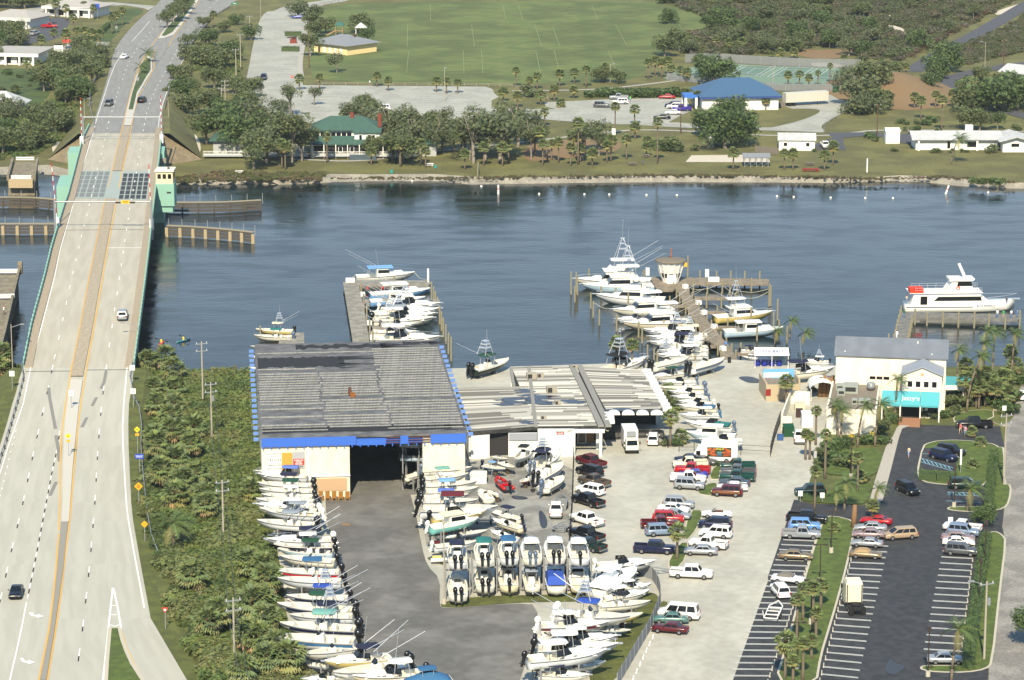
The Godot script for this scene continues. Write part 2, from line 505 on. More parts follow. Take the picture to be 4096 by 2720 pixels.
func near_surfaces()->void:
	var conc:=N("yard_concrete",Color(.645,.63,.575),Color(.68,.665,.61),24.0,.9,70.0,Color(.9,.89,.88))
	sheet("pavement",P([-46.82,74.67,-10.82,70.58,41.20,63.63,52.26,66.43,62.45,68.86,60.22,88.85,53.95,111.92,44.91,159.99,46.24,160.66,47.43,168.55,53.68,211.72,45.82,256.25,-26.15,256.25,-29.02,230.05,-33.50,191.62,-37.73,159.99,-42.45,117.74]),.05,conc)
	var worn:=N("worn_asphalt",Color(.4,.39,.365),Color(.44,.43,.405),30.0,.92,60.0,Color(.8,.8,.8))
	sheet("driveway",soften(P([-28.69,146.02,-17.82,140.83,-14.94,162.64,-13.23,183.79,-12.18,192.88,-10.16,199.07,-10.03,210.95,-9.39,212.63,.00,210.23,3.74,210.95,2.88,225.80,.41,247.00,-15.86,247.00,-21.30,221.27,-25.03,191.83,-28.96,163.84]),1),.09,worn)
	sheet("driveway",soften(P([-7.11,132.83,9.94,132.83,9.23,163.84,8.50,188.65,-11.98,188.65,-14.32,163.84,-7.08,147.30]),1),.07,N("yard_grey",Color(.53,.52,.485),Color(.57,.56,.525),24.0,.92,34.0,Color(.74,.73,.72)))
	var wet:=M("wet_patch",Color(.17,.16,.16),.35)
	for p in [[41.02,77.45,43.42,77.03,44.80,79.53,45.80,81.60,43.00,82.43,41.62,79.95],[2.73,152.36,3.92,152.05,3.22,155.16],[-.34,156.08,2.03,156.70,2.69,158.23,.34,158.53],[4.00,163.24,5.28,167.38,5.37,173.75,4.23,174.32],[48.27,236.69,49.37,233.48,49.55,235.41,51.10,236.48,50.16,238.38,48.92,240.46,48.01,238.80],[-6.62,142.79,-5.21,144.73,-6.05,146.66]]:
		sheet("wet_patch",soften(P(p)),.15,wet)
	var grass:=N("near_grass",Color(.27,.31,.11),Color(.39,.39,.17),3.5,.95,14.0,Color(.84,.82,.66))
	for p in [[-9.98,209.99,-9.54,212.63,.00,210.08,7.50,209.50,12.90,209.50,12.91,199.07,11.38,199.07,11.19,206.08,-5.45,207.07],[11.92,207.07,19.10,205.10,20.32,206.57,20.45,209.99,17.01,225.80,13.09,243.76,9.09,243.76,12.26,230.23,14.29,221.27,17.79,214.29],[20.65,209.02,21.80,209.99,20.21,213.34],[-12.45,188.65,-10.72,188.65,-9.05,193.40,-11.94,190.25]]:
		sheet("lawn",soften(P(p),1),.11,grass)
	var black:=N("new_asphalt",Color(.17,.17,.175),Color(.22,.22,.222),22.0,.8,30.0,Color(.85,.85,.85))
	sheet("car_park",P([43.78,158.29,46.26,160.48,53.82,161.68,56.21,161.26,57.47,158.53,60.94,140.83,64.86,120.32,66.10,114.92,68.23,111.99,76.26,112.73,83.03,113.09,81.82,124.56,77.70,150.48,75.36,163.84,73.57,174.89,65.92,216.65,61.66,236.26,59.22,250.98,26.49,250.98,28.26,241.63,36.21,200.09,36.38,198.05,41.46,170.88]),.1,black)
	sheet("street",P([89.81,90.13,92.64,80.36,114.40,73.65,86.69,276.51,59.22,250.98,61.74,236.69,62.63,233.70,72.99,180.49,73.69,173.18,75.53,163.84,76.78,159.75,78.83,149.85,77.58,150.16,81.87,124.56,84.07,112.36,86.23,107.16]),.12,N("street",Color(.5,.48,.45),Color(.57,.55,.51),8.0,.9,30.0,Color(.84,.83,.81)))
	var lawn:=N("kept_lawn",Color(.26,.33,.1),Color(.35,.4,.15),3.0,.95,9.0,Color(.82,.86,.7))
	for p in [[47.49,168.85,48.87,167.38,51.68,170.30,51.02,175.45,48.16,191.83,45.28,207.07,42.27,222.19,40.22,232.40,38.45,243.76,33.49,243.76,36.92,225.80,41.08,202.11,44.70,182.70],[65.30,142.79,65.52,140.50,68.32,126.30,69.28,124.56,71.33,122.80,75.01,122.45,79.56,124.56,80.37,126.30,80.45,128.04,75.07,150.35,71.24,150.16,66.11,148.90,65.00,146.34],[80.44,127.00,81.31,127.35,77.55,149.85,78.74,149.85,76.78,159.75,75.36,163.36,72.86,163.36,75.12,151.11,78.65,131.47],[66.92,163.54,67.81,164.31,69.88,164.91,71.74,164.67,74.70,163.84,75.37,162.76,67.75,162.46],[72.02,175.45,72.84,177.43,72.91,180.49,68.00,205.10,62.15,235.41,61.04,237.53,58.48,238.80,54.72,238.71,53.02,237.87,53.01,236.90,53.91,236.48,58.72,236.69,61.19,223.55,65.19,202.11,69.96,178.83]]:
		var q:=soften(P(p),1)
		kerb(q)
		sheet("lawn",q,.16,lawn)
	for p in [[49.31,127.69,54.79,128.38,61.81,127.35,57.97,146.66,52.03,144.09,50.65,144.09,49.05,137.53],[44.16,157.80,45.29,154.85,49.86,154.85,51.95,144.86,57.47,147.94,55.11,160.72,51.22,161.08,45.84,159.63],[32.80,138.52,34.46,138.52,33.20,146.66,31.32,146.34],[31.42,148.90,32.60,149.21,31.43,156.39,28.82,154.85,30.08,151.11],[27.24,164.43,29.40,164.43,27.64,174.32,25.82,180.49,25.63,178.27],[24.72,181.60,26.16,181.60,24.30,193.40,22.09,193.93],[75.45,109.40,77.64,103.39,83.64,101.10,82.60,108.29,77.09,110.89]]:
		var q:=soften(P(p),1)
		if q.size()<11:
			kerb(q,.2)
		sheet("lawn",q,.16,lawn)
	var bay:=P([68.13,127.69,70.60,128.04,72.84,133.50,71.00,142.46,65.65,140.83,67.36,130.79])
	sheet("parking_bay",bay,.18,black)
	var walk:=N("walk_concrete",Color(.6,.57,.52),Color(.67,.64,.59),4.0,.9)
	var strip:=P([62.61,124.56,63.86,120.32,65.37,114.19,66.76,111.26,68.62,110.52,68.44,111.85,66.22,114.70,64.95,120.32,61.02,140.83,57.55,158.53,56.28,161.38,55.06,161.08,57.56,147.94,61.81,127.35])
	block("pavement",strip,.0,.2,walk)
	block("pavement",P([83.61,101.86,84.84,101.86,83.15,112.36,84.81,112.36,83.59,113.09,82.30,110.15]),.0,.18,walk)
	var paint:StandardMaterial3D=mats["white_paint"]
	var blue:=M("blue_paint",Color(.5,.68,.75),.8)
	for p in [[40.16,179.94,44.83,180.60,26.46,247.80,31.64,247.80,28],[50.44,182.70,55.32,183.25,39.26,242.53,43.73,243.97,22],[63.53,182.70,67.95,183.52,54.19,229.79,59.12,230.66,17]]:
		for i in p[8]:
			var k:float=i/float(p[8]-1)
			var a:=V3(lerpf(p[0],p[4],k),.12,lerpf(p[1],p[5],k))
			var b:=V3(lerpf(p[2],p[6],k),.12,lerpf(p[3],p[7],k))
			var s:=S.new()
			s.bar(a+V3(0,0,.16),b+V3(0,0,.16),.1,.012)
			s.bar(a-V3(0,0,.16),b-V3(0,0,.16),.1,.012)
			struct("bay_line",s.done(),paint)
	for p in [[66.72,134.18,71.37,140.50],[66.41,136.53,70.72,142.01],[67.37,131.33,68.49,131.60]]:
		var s:=S.new()
		s.bar(V3(p[0],.2,p[1]),V3(p[2],.2,p[3]),.12,.012)
		struct("bay_line",s.done(),blue)
	for p in [[68.20,154.11,73.34,154.85],[67.98,155.59,72.85,156.39],[67.30,159.14,72.47,159.93]]:
		var s:=S.new()
		s.bar(V3(p[0],.12,p[1]),V3(p[2],.12,p[3]),.12,.012)
		struct("bay_line",s.done(),blue)
	for k in 7:
		var s:=S.new()
		var u:=P([66.88,134.31,71.01,139.98,67.08,137.39,71.12,141.62])
		var q:=u[0].lerp(u[1],k/7.0)
		var r:=u[2].lerp(u[3],k/7.0)
		s.bar(V3(q.x,.205,q.y),V3(r.x,.205,r.y),.12,.012)
		struct("bay_line",s.done(),blue)
	for k in 6:
		var s:=S.new()
		var u:=P([68.26,154.23,72.75,154.85,68.59,155.47,72.87,156.27])
		var q:=u[0].lerp(u[1],k/6.0)
		var r:=u[2].lerp(u[3],k/6.0)
		s.bar(V3(q.x,.125,q.y),V3(r.x,.125,r.y),.12,.012)
		struct("bay_line",s.done(),blue)

func strip(l:PackedVector3Array,r:PackedVector3Array,skirt:=.0)->ArrayMesh:
	var s:=S.new()
	var v:=.0
	for i in l.size()-1:
		var w:=l[i].distance_to(r[i])
		var v1:=v+l[i].distance_to(l[i+1])
		for k in [[r[i],w,v],[r[i+1],w,v1],[l[i+1],.0,v1],[r[i],w,v],[l[i+1],.0,v1],[l[i],.0,v]]:
			s.st.set_uv(Vector2(k[1],k[2]))
			s.st.add_vertex(k[0])
		v=v1
		if skirt>.0:
			var d:=Vector3.DOWN*skirt
			s.quad(l[i],l[i+1],l[i+1]+d,l[i]+d)
			s.quad(r[i+1],r[i],r[i]+d,r[i+1]+d)
	return s.done()

func bankside(e:PackedVector3Array,other:PackedVector3Array)->ArrayMesh:
	var s:=S.new()
	for i in e.size()-1:
		var q:=[]
		for k in [i,i+1]:
			var o:=e[k]-other[k]
			o.y=0
			o=o.normalized()
			var w:float=maxf(1.5,e[k].y*1.2)
			q.append([e[k]+o*.0,e[k]+o*2.2+Vector3.DOWN*.12,V3(e[k].x,.02,e[k].z)+o*(2.2+w)])
		s.quad(q[0][0],q[1][0],q[1][1],q[0][1])
		s.quad(q[0][1],q[1][1],q[1][2],q[0][2])
	return s.done()
func abutment(l:PackedVector3Array,r:PackedVector3Array,out:Vector3,m:Material)->void:
	var x:=(r[0]-l[0]).normalized()
	var w:float=maxf(1.5,l[0].y*1.2)+2.2
	var a:=l[0]+Vector3.DOWN*1.2
	var b:=r[0]+Vector3.DOWN*1.2
	var q:=[g3(l[0].x,l[0].z,.02)-x*w,g3(a.x,a.z,.02)+out-x*2.0,g3(b.x,b.z,.02)+out+x*2.0,g3(r[0].x,r[0].z,.02)+x*w]
	var s:=S.new()
	s.quad(a,b,q[2],q[1])
	s.tri(a,q[1],q[0])
	s.tri(b,q[3],q[2])
	s.tri(l[0],a,q[0])
	s.tri(r[0],q[3],b)
	struct("embankment",s.done(),m)

func line_on(n:String,p:Array,w:float,m:Material)->void:
	var s:=S.new()
	ribbon(s,V(p),w,.035)
	struct(n,s.done(),m)

func dashes_on(p:Array,on:float,off:float,w:float,m:Material,start:=.0,n:="lane_dash",lift:=.035)->void:
	var q:=V(p)
	var d:=start
	var total:=length_of(q)
	while d+on<total:
		var s:=S.new()
		ribbon(s,PackedVector3Array([along(q,d),along(q,d+on)]),w,lift)
		struct(n,s.done(),m)
		d+=on+off

func build_roads()->void:
	var near_m:=N("road_concrete",Color(.63,.615,.56),Color(.66,.645,.59),7.0,.9)
	var far_m:=N("road_asphalt",Color(.48,.472,.452),Color(.515,.507,.487),7.0,.9)
	for m in [near_m,far_m]:
		m.uv1_triplanar=false
		m.uv1_scale=V3(.05,.004,1)
	var grass:StandardMaterial3D=mats["near_grass"]
	var far_grass:StandardMaterial3D=mats["far_turf"]
	N("bare_slope",Color(.44,.38,.27),Color(.56,.51,.42),5.0,.95,14.0)
	var white:=M("road_white",Color(.86,.85,.82),.8)
	var yellow:=M("road_yellow",Color(.78,.6,.26),.8)
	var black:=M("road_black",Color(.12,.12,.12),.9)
	var nl:=V([-87.4,3.84,85.9,-87.1,3.42,92.0,-86.4,2.85,100.1,-86.0,2.38,106.7,-85.2,1.82,116.5,-84.3,1.01,129.8,-83.1,.72,142.8,-81.7,.31,160.8,-80.7,.19,170.4,-78.4,.10,192.2,-75.8,.10,216.9,-72.1,.10,247.3])
	var nr:=V([-67.6,3.84,85.9,-67.1,3.42,92.0,-66.4,2.85,100.1,-65.9,2.38,106.7,-64.8,1.82,116.5,-63.1,1.01,129.8,-61.3,.72,142.8,-58.8,.31,160.8,-57.3,.19,170.4,-53.5,.10,192.2,-49.1,.10,216.9,-41.5,.10,241.9])
	struct("road",strip(nl,nr,.3),near_m)
	var bank:=bankside(nr,nl)
	struct("embankment",bank,grass)
	struct("embankment",bankside(nl,nr),grass)
	sheet("road_end",P([-72.22,246.60,-41.69,241.29,-38.30,249.40,-31.75,262.42,-73.69,262.42]),.06,mats["yard_concrete"])
	var fl:=V([-111.1,6.91,-164.9,-113.6,5.82,-198.5,-116.0,5.05,-221.8,-119.7,3.83,-258.1,-123.6,2.69,-296.4,-126.5,2.11,-325.3,-129.9,1.54,-355.9,-132.4,1.12,-381.3,-133.7,.86,-403.6,-134.6,.64,-423.4,-135.3,.41,-444.0,-135.7,.25,-468.1,-135.7,.16,-494.4,-135.1,.10,-517.3,-135.5,.10,-540.2,-135.3,.10,-579.1])
	var fr:=V([-91.6,6.91,-164.9,-95.5,5.82,-198.5,-97.9,5.05,-221.8,-101.0,3.83,-258.1,-103.7,2.69,-296.4,-105.1,2.11,-325.3,-106.7,1.54,-355.9,-107.9,1.12,-381.3,-108.7,.86,-403.6,-109.4,.64,-423.4,-110.0,.41,-444.0,-109.9,.25,-468.1,-108.9,.16,-494.4,-107.3,.10,-517.3,-106.3,.10,-540.2,-103.3,.10,-579.1])
	struct("road",strip(fl,fr,.3),far_m)
	struct("embankment",bankside(fr,fl),far_grass)
	struct("embankment",bankside(fl,fr),far_grass)
	abutment(fl,fr,V3(.3,0,9.0),mats["bare_slope"])
	abutment(nl,nr,V3(-.3,0,-5.0),grass)
	line_on("edge_line",[-108.7,7.15,-157.5,-114.0,5.55,-207.2,-118.2,4.11,-249.5,-122.9,2.69,-296.4,-126.5,1.89,-337.4,-128.0,1.43,-362.2,-128.5,1.23,-373.4],.16,white)
	line_on("edge_line",[-91.8,7.15,-157.5,-96.1,5.82,-198.5,-99.2,4.67,-232.7,-102.9,3.08,-281.7,-105.1,2.17,-322.4,-106.4,1.54,-355.9],.16,white)
	line_on("edge_line",[-131.3,.24,-469.8,-130.4,.49,-437.1,-129.8,.83,-406.2],.16,white)
	line_on("centre_line",[-101.5,7.15,-157.5,-105.8,5.75,-201.0,-111.0,4.02,-252.4,-115.5,2.63,-299.2,-118.5,1.94,-334.3,-120.2,1.43,-362.2],.2,yellow)
	line_on("centre_line",[-99.0,7.15,-157.5,-104.1,5.59,-206.0,-108.5,4.02,-252.4,-110.0,3.17,-278.7,-112.1,2.34,-313.6,-113.2,2.00,-331.3,-116.7,1.54,-355.9,-119.3,1.09,-384.4],.2,yellow)
	line_on("centre_line",[-121.1,1.05,-387.5,-122.3,.75,-413.4,-122.9,.38,-447.5,-123.6,.19,-485.5],.2,yellow)
	line_on("centre_line",[-115.5,1.05,-387.5,-117.1,.64,-423.4,-118.4,.26,-466.4,-119.5,.10,-510.8,-120.4,.10,-547.7],.2,yellow)
	var bl:=[-86.2,3.96,84.3,-84.1,2.38,106.7,-82.9,1.01,129.8,-81.6,.66,145.8]
	line_on("edge_line",bl,.16,white)
	dashes_on([-83.0,1.54,121.2,-81.2,.78,140.4,-79.6,.39,157.4,-79.4,.26,164.7],1.0,3.0,.16,white)
	line_on("edge_line",[-69.0,3.96,84.3,-66.8,2.38,106.7,-65.4,1.64,119.4,-64.0,1.01,129.8,-61.2,.57,149.4,-59.2,.28,163.1,-58.0,.19,170.4,-55.1,.10,186.8,-52.3,.10,202.4,-50.5,.10,212.5],.2,white)
	line_on("centre_line",[-78.9,3.96,84.3,-76.8,2.38,106.7,-75.2,1.47,122.3,-72.8,.78,140.4,-69.8,.31,160.8,-67.7,.13,175.9,-65.3,.10,194.8,-63.8,.10,207.4,-62.2,.10,221.6,-60.4,.10,241.9,-59.6,.10,251.3],.22,yellow)
	line_on("centre_line",[-76.2,3.96,84.3,-74.2,2.38,106.7,-72.4,1.36,124.1,-70.5,.78,140.4,-68.2,.33,159.7,-66.9,.19,170.4,-65.1,.10,186.8,-62.9,.10,206.4,-61.3,.10,221.6,-59.3,.10,241.9,-58.4,.10,251.3],.22,yellow)
	for d in [[[-82.3,3.96,84.3,-80.4,2.38,106.7,-78.5,1.00,130.0,-75.6,.33,159.7,-75.0,.25,165.9,-73.5,.10,182.5,-71.4,.10,203.7,-69.7,.10,221.6],3.05,9.14,.0],[[-72.7,3.96,84.3,-70.6,2.38,106.7,-68.1,1.00,130.0,-64.4,.31,160.8,-63.3,.19,170.4,-61.3,.10,187.9,-59.3,.10,206.4,-57.7,.10,221.6,-55.7,.10,241.9],3.05,9.14,.0]]:
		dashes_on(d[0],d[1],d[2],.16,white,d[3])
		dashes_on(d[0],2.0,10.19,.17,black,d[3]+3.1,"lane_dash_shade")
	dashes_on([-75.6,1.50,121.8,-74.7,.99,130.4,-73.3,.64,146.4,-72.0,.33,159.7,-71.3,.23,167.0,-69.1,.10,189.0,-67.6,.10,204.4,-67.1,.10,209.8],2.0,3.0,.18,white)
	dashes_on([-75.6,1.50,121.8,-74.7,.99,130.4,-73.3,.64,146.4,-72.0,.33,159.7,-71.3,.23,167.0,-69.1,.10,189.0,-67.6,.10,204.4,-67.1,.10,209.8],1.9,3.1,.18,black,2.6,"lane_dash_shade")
	line_on("lane_line",[-67.1,.10,209.8,-66.0,.10,220.7,-65.1,.10,230.5,-64.1,.10,241.9,-63.5,.10,248.9],.18,white)
	for d in [[-108.6,6.13,-188.6,-110.5,5.52,-208.5,-113.2,4.56,-236.1,-115.9,3.65,-263.6,-118.4,2.82,-290.2,-120.6,2.31,-315.0,-122.9,1.77,-343.5,-124.8,1.23,-373.4,-125.9,.94,-397.1,-127.2,.43,-442.3,-127.4,.24,-469.8,-128.0,.10,-518.0],[-98.4,6.29,-183.8,-100.8,5.52,-208.5,-103.2,4.53,-236.9,-105.7,3.46,-269.8,-107.2,2.69,-296.4,-108.4,2.20,-320.9,-110.8,1.34,-367.0,-112.6,.87,-402.6,-114.2,.43,-441.9,-114.3,.19,-483.8,-113.8,.10,-523.5,-113.2,.10,-555.4]]:
		dashes_on(d,3.05,9.14,.16,white)
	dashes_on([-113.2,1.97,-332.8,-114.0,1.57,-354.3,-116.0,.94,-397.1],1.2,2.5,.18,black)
	line_on("edge_line",[-56.1,.10,202.7,-54.7,.10,216.9,-53.5,.10,228.8,-52.2,.10,241.9,-51.5,.10,248.9],.25,white)
	line_on("edge_line",[-56.1,.10,202.7,-54.2,.10,212.2,-52.5,.10,221.6],.25,white)
	line_on("edge_line",[-52.5,.10,221.6,-50.9,.10,228.8,-48.9,.10,236.1,-47.0,.10,241.9,-45.1,.10,247.3],.14,yellow)
	for p in [[-55.2,.10,211.2,-54.8,.10,211.5,-54.5,.10,211.3],[-54.7,.10,215.2,-54.2,.10,215.6,-53.9,.10,215.2],[-54.3,.10,219.8,-53.5,.10,220.4,-52.9,.10,219.6]]:
		line_on("chevron",p,.3,white)
	for p in [P([-66.01,214.53,-65.54,214.53,-65.24,215.47,-64.67,215.80,-64.77,215.14,-63.72,216.18,-64.58,217.02,-64.64,216.46,-65.36,216.08,-65.76,215.47]),P([-64.15,233.48,-63.74,233.48,-63.43,234.47,-62.87,234.77,-62.96,234.21,-61.91,235.24,-62.76,236.09,-62.81,235.58,-63.53,235.20,-63.93,234.34])]:
		sheet("turn_arrow",p,.16,white)
	var kerb_m:StandardMaterial3D=mats["kerb"]
	var med:=M("median_concrete",Color(.7,.68,.63),.9)
	struct("median",strip(V([-77.9,3.53,93.2,-76.5,2.49,107.9,-74.3,1.44,125.8,-71.8,.86,143.9,-68.8,.41,164.8,-68.0,.34,171.2]),V([-75.7,3.51,93.6,-74.4,2.49,107.9,-72.4,1.44,125.8,-70.3,.86,143.9,-67.7,.41,164.8,-66.9,.34,171.2]),.2),med)
	struct("median",strip(V([-68.1,.33,171.1,-66.8,.24,181.8,-65.1,.24,195.2,-63.6,.24,207.8,-62.0,.24,222.0,-60.2,.24,242.3]),V([-67.0,.33,171.1,-65.8,.24,181.8,-64.2,.24,195.2,-62.9,.24,207.8,-61.4,.24,222.0,-59.4,.24,242.3]),.2),M("worn_median",Color(.52,.5,.46),.9))
	var isle:=P([-53.83,221.27,-53.02,221.27,-52.02,226.25,-50.82,231.10,-49.51,235.84,-47.54,241.63,-45.38,247.00,-50.98,247.00,-52.42,234.56])
	kerb(isle,.5,.16)
	sheet("lawn",isle,.18,mats["kept_lawn"])
	struct("median",strip(V([-103.6,6.48,-181.6,-106.9,5.48,-212.8,-111.3,3.98,-257.1,-115.4,2.72,-301.0,-117.8,2.15,-330.2,-119.7,1.61,-359.5,-120.4,1.31,-377.0]),V([-101.7,6.48,-181.6,-105.0,5.39,-215.4,-109.1,3.98,-257.1,-111.0,3.04,-286.7,-112.6,2.35,-319.8,-116.0,1.81,-348.5,-119.1,1.31,-377.0]),.2),med)
	struct("lawn",strip(V([-107.0,5.33,-218.3,-111.5,3.84,-262.5,-115.4,2.66,-306.3,-118.0,2.09,-335.9,-119.1,1.69,-357.5]),V([-105.8,5.33,-218.3,-110.2,3.84,-262.5,-112.2,2.83,-297.8,-113.5,2.31,-323.9,-117.2,1.74,-354.4])),mats["lawn_green"])
	struct("median",strip(V([-121.7,.89,-412.9,-122.7,.64,-435.9,-123.1,.40,-466.9,-123.4,.29,-498.5,-124.9,.25,-550.2]),V([-120.2,.87,-414.9,-117.7,.75,-425.6,-118.3,.45,-453.3,-119.2,.31,-493.1,-121.1,.25,-550.2]),.2),med)
	struct("lawn",strip(V([-121.6,.82,-423.5,-122.5,.56,-447.6,-122.8,.42,-475.1,-123.0,.31,-505.4,-124.0,.30,-549.8]),V([-120.3,.84,-421.8,-119.0,.71,-433.7,-119.6,.48,-458.0,-120.4,.34,-496.3,-122.3,.30,-549.8])),mats["lawn_green"])
	for p in [[-81.1,3.03,97.6,-80.0,2.59,103.7,-78.6,2.17,110.4,-76.5,1.57,120.6],[-75.9,1.36,124.1,-74.5,.98,131.0,-73.2,.82,138.5],[-72.3,3.69,88.2,-71.8,3.25,94.5,-71.9,2.99,98.2],[-72.0,2.64,103.1,-72.1,2.31,107.9],[-72.1,1.94,114.4,-72.2,1.63,119.7],[-72.0,.56,149.9,-71.9,.39,157.2]]:
		line_on("tyre_scuff",p,.55,M("scuff",Color(.47,.46,.43),.9))
	for k in 8:
		var u:=V([-128.4,1.25,-372.4,-125.9,2.11,-325.3,-130.4,1.25,-372.4,-126.3,2.11,-325.3])
		var a:=u[0].lerp(u[1],k/8.0)
		var b:=u[2].lerp(u[3],k/8.0)
		var s:=S.new()
		ribbon(s,PackedVector3Array([a,b]),.35,.04)
		struct("hatch_line",s.done(),white)
	sheet("pavement_end",P([-91.31,105.96,-89.15,87.24,-87.13,96.76,-84.97,120.60,-83.60,150.10]),.04,M("gravel_path",Color(.5,.48,.43),.95))

func piece(n:String,parent:Node3D,mt:Material,c:Vector3,s:Vector3,yaw:=.0,taper:=1.0)->MeshInstance3D:
	return obj(n,box_mesh(s,Vector3.ZERO,taper),mt,parent,c,yaw)

func build_bridge()->void:
	var conc:=N("deck_concrete",Color(.62,.595,.53),Color(.655,.63,.565),6.0,.9)
	conc.uv1_triplanar=false
	conc.uv1_scale=V3(.05,.005,1)
	var teal:=M("bridge_teal",Color(.5,.66,.59),.7)
	var pale:=M("pale_teal",Color(.57,.6,.57),.8)
	var br:=thing("road_bridge","four lane drawbridge with pale green railings crossing the channel","bridge")
	var l:=V([-112.2,6.52,-176.6,-110.1,7.37,-151.1,-106.2,7.78,-113.2,-104.7,7.87,-98.8,-101.2,7.98,-64.2,-100.1,7.96,-50.5,-95.9,7.81,-4.8,-93.0,7.30,23.9,-89.9,5.60,60.5,-87.4,3.84,85.9])
	var r:=V([-92.8,6.52,-176.6,-90.1,7.37,-151.1,-86.2,7.78,-113.2,-84.9,7.87,-98.8,-81.4,7.98,-64.2,-80.1,7.96,-50.5,-75.6,7.81,-4.8,-72.9,7.30,23.9,-69.7,5.60,60.5,-67.6,3.84,85.9])
	var deck:=S.new()
	for i in l.size()-1:
		var d:=Vector3.DOWN*1.7
		deck.quad(l[i],l[i+1],l[i+1]+d,l[i]+d)
		deck.quad(r[i+1],r[i],r[i]+d,r[i+1]+d)
		deck.quad(l[i]+d,l[i+1]+d,r[i+1]+d,r[i]+d)
	obj("deck",strip(l,r),conc,br)
	obj("girder",deck.done(),M("girder_grey",Color(.5,.48,.43),.9),br)
	for side in [l,r]:
		var s:=S.new()
		var walk:=S.new()
		var inward:Vector3=((r[4]-l[4]) if side==l else (l[4]-r[4])).normalized()
		for i in side.size()-1:
			for k in 2:
				s.bar(side[i]+Vector3.UP*(.45+k*.5),side[i+1]+Vector3.UP*(.45+k*.5),.16,.22)
			s.bar(side[i]+Vector3.UP*.1,side[i+1]+Vector3.UP*.1,.3,.3)
			walk.bar(side[i]+inward*.9+Vector3.UP*.1,side[i+1]+inward*.9+Vector3.UP*.1,1.5,.22)
		obj("railing",s.done(),teal,br)
		obj("sidewalk",walk.done(),N("walk_tan",Color(.55,.49,.41),Color(.62,.57,.49),5.0),br)
		var total:=length_of(side)
		var post:=box_mesh(V3(.3,1.15,.7),V3(0,.57,0))
		var n:=int(total/3.0)
		for k in n:
			var a:=along(side,k*total/n)
			var b:=along(side,k*total/n+.5)
			obj("rail_post",post,teal,br,a,atan2(b.x-a.x,b.z-a.z))
	var white:StandardMaterial3D=mats["road_white"]
	var yellow:StandardMaterial3D=mats["road_yellow"]
	for p in [[[-108.7,7.15,-157.5,-108.1,7.37,-151.1,-104.5,7.78,-113.2,-103.5,7.87,-98.8,-98.3,7.96,-50.5,-94.1,7.81,-4.8,-91.1,7.30,23.9,-88.0,5.60,60.5,-86.2,3.94,84.6],.18,white],[[-91.8,7.15,-157.5,-91.2,7.37,-151.1,-87.8,7.78,-113.2,-86.4,7.87,-98.8,-81.7,7.96,-50.5,-77.2,7.81,-4.8,-74.4,7.30,23.9,-71.1,5.60,60.5,-68.9,3.94,84.6],.18,white],[[-101.5,7.15,-157.5,-100.8,7.37,-151.1,-97.2,7.78,-113.2,-95.8,7.87,-98.8,-91.4,7.96,-50.5,-86.9,7.81,-4.8,-84.2,7.30,23.9,-80.8,5.60,60.5,-78.8,3.94,84.6],.16,yellow],[[-99.0,7.15,-157.5,-98.3,7.37,-151.1,-94.8,7.78,-113.2,-93.4,7.87,-98.8,-88.7,7.96,-50.5,-84.3,7.81,-4.8,-81.5,7.30,23.9,-78.2,5.60,60.5,-76.2,3.94,84.6],.22,yellow],[[-108.6,7.15,-157.5,-101.9,7.12,-158.4],.5,white],[[-84.3,7.81,-4.8,-77.2,7.81,-4.8],.5,white]]:
		var s:=S.new()
		ribbon(s,V(p[0]),p[1],.05)
		obj("painted_line",s.done(),p[2],br)
	var ml:=V([-103.6,6.52,-180.4,-100.5,7.53,-150.1,-96.9,7.94,-112.2,-95.8,8.01,-100.2])
	var mr:=V([-101.7,6.52,-180.4,-98.4,7.53,-150.1,-94.9,7.94,-112.2,-93.7,8.01,-100.2])
	var tan_m:=N("median_tan",Color(.56,.51,.43),Color(.63,.58,.5),9.0,.9)
	obj("median",strip(ml,mr,.2),tan_m,br)
	ml=V([-92.3,8.14,-62.2,-91.2,8.12,-49.7,-86.7,7.97,-4.0,-84.0,7.46,24.7,-80.6,5.76,61.2,-78.1,3.67,91.4])
	mr=V([-90.3,8.14,-62.2,-89.0,8.12,-49.7,-84.5,7.97,-4.0,-81.8,7.46,24.7,-78.4,5.76,61.2,-76.0,3.67,91.4])
	obj("median",strip(ml,mr,.2),tan_m,br)
	for d in [[-108.6,6.13,-188.6,-104.5,7.37,-151.1,-100.7,7.78,-113.2,-99.4,7.87,-98.8,-94.6,7.96,-50.5,-90.3,7.81,-4.8,-87.6,7.30,23.9,-84.3,5.60,60.5,-82.3,3.96,84.3],[-98.4,6.29,-183.8,-94.9,7.37,-151.1,-91.3,7.78,-113.2,-89.9,7.87,-98.8,-85.4,7.96,-50.5,-80.9,7.81,-4.8,-78.1,7.30,23.9,-74.8,5.60,60.5,-72.7,3.96,84.3]]:
		var q:=V(d)
		var t:=.0
		while t+3.0<length_of(q):
			var s:=S.new()
			ribbon(s,PackedVector3Array([along(q,t),along(q,t+3.05)]),.17,.11)
			obj("lane_dash",s.done(),white,br)
			t+=12.19
	for p in [[-96.0,7.92,-24.2,-88.6,7.92,-24.5,-86.8,7.92,-25.3,-77.8,7.92,-24.4],[-109.3,7.33,-152.3,-100.8,7.31,-153.0,-90.6,7.28,-153.9],[-86.6,3.68,88.3,-78.6,3.69,88.0],[-75.8,3.74,87.4,-68.3,3.75,87.2]]:
		var s:=S.new()
		ribbon(s,V(p),.22,.06)
		obj("deck_joint",s.done(),M("joint",Color(.3,.29,.27),.9),br)
	var frame:=S.new()
	frame.quad(V3(-104.1,7.89,-100.5),V3(-86.4,7.89,-100.5),V3(-82.3,8.01,-60.2),V3(-100.7,8.01,-62.9))
	obj("lift_span_frame",frame.done(),pale,br)
	var grate:=M("grating",Color(.19,.195,.2),.8)
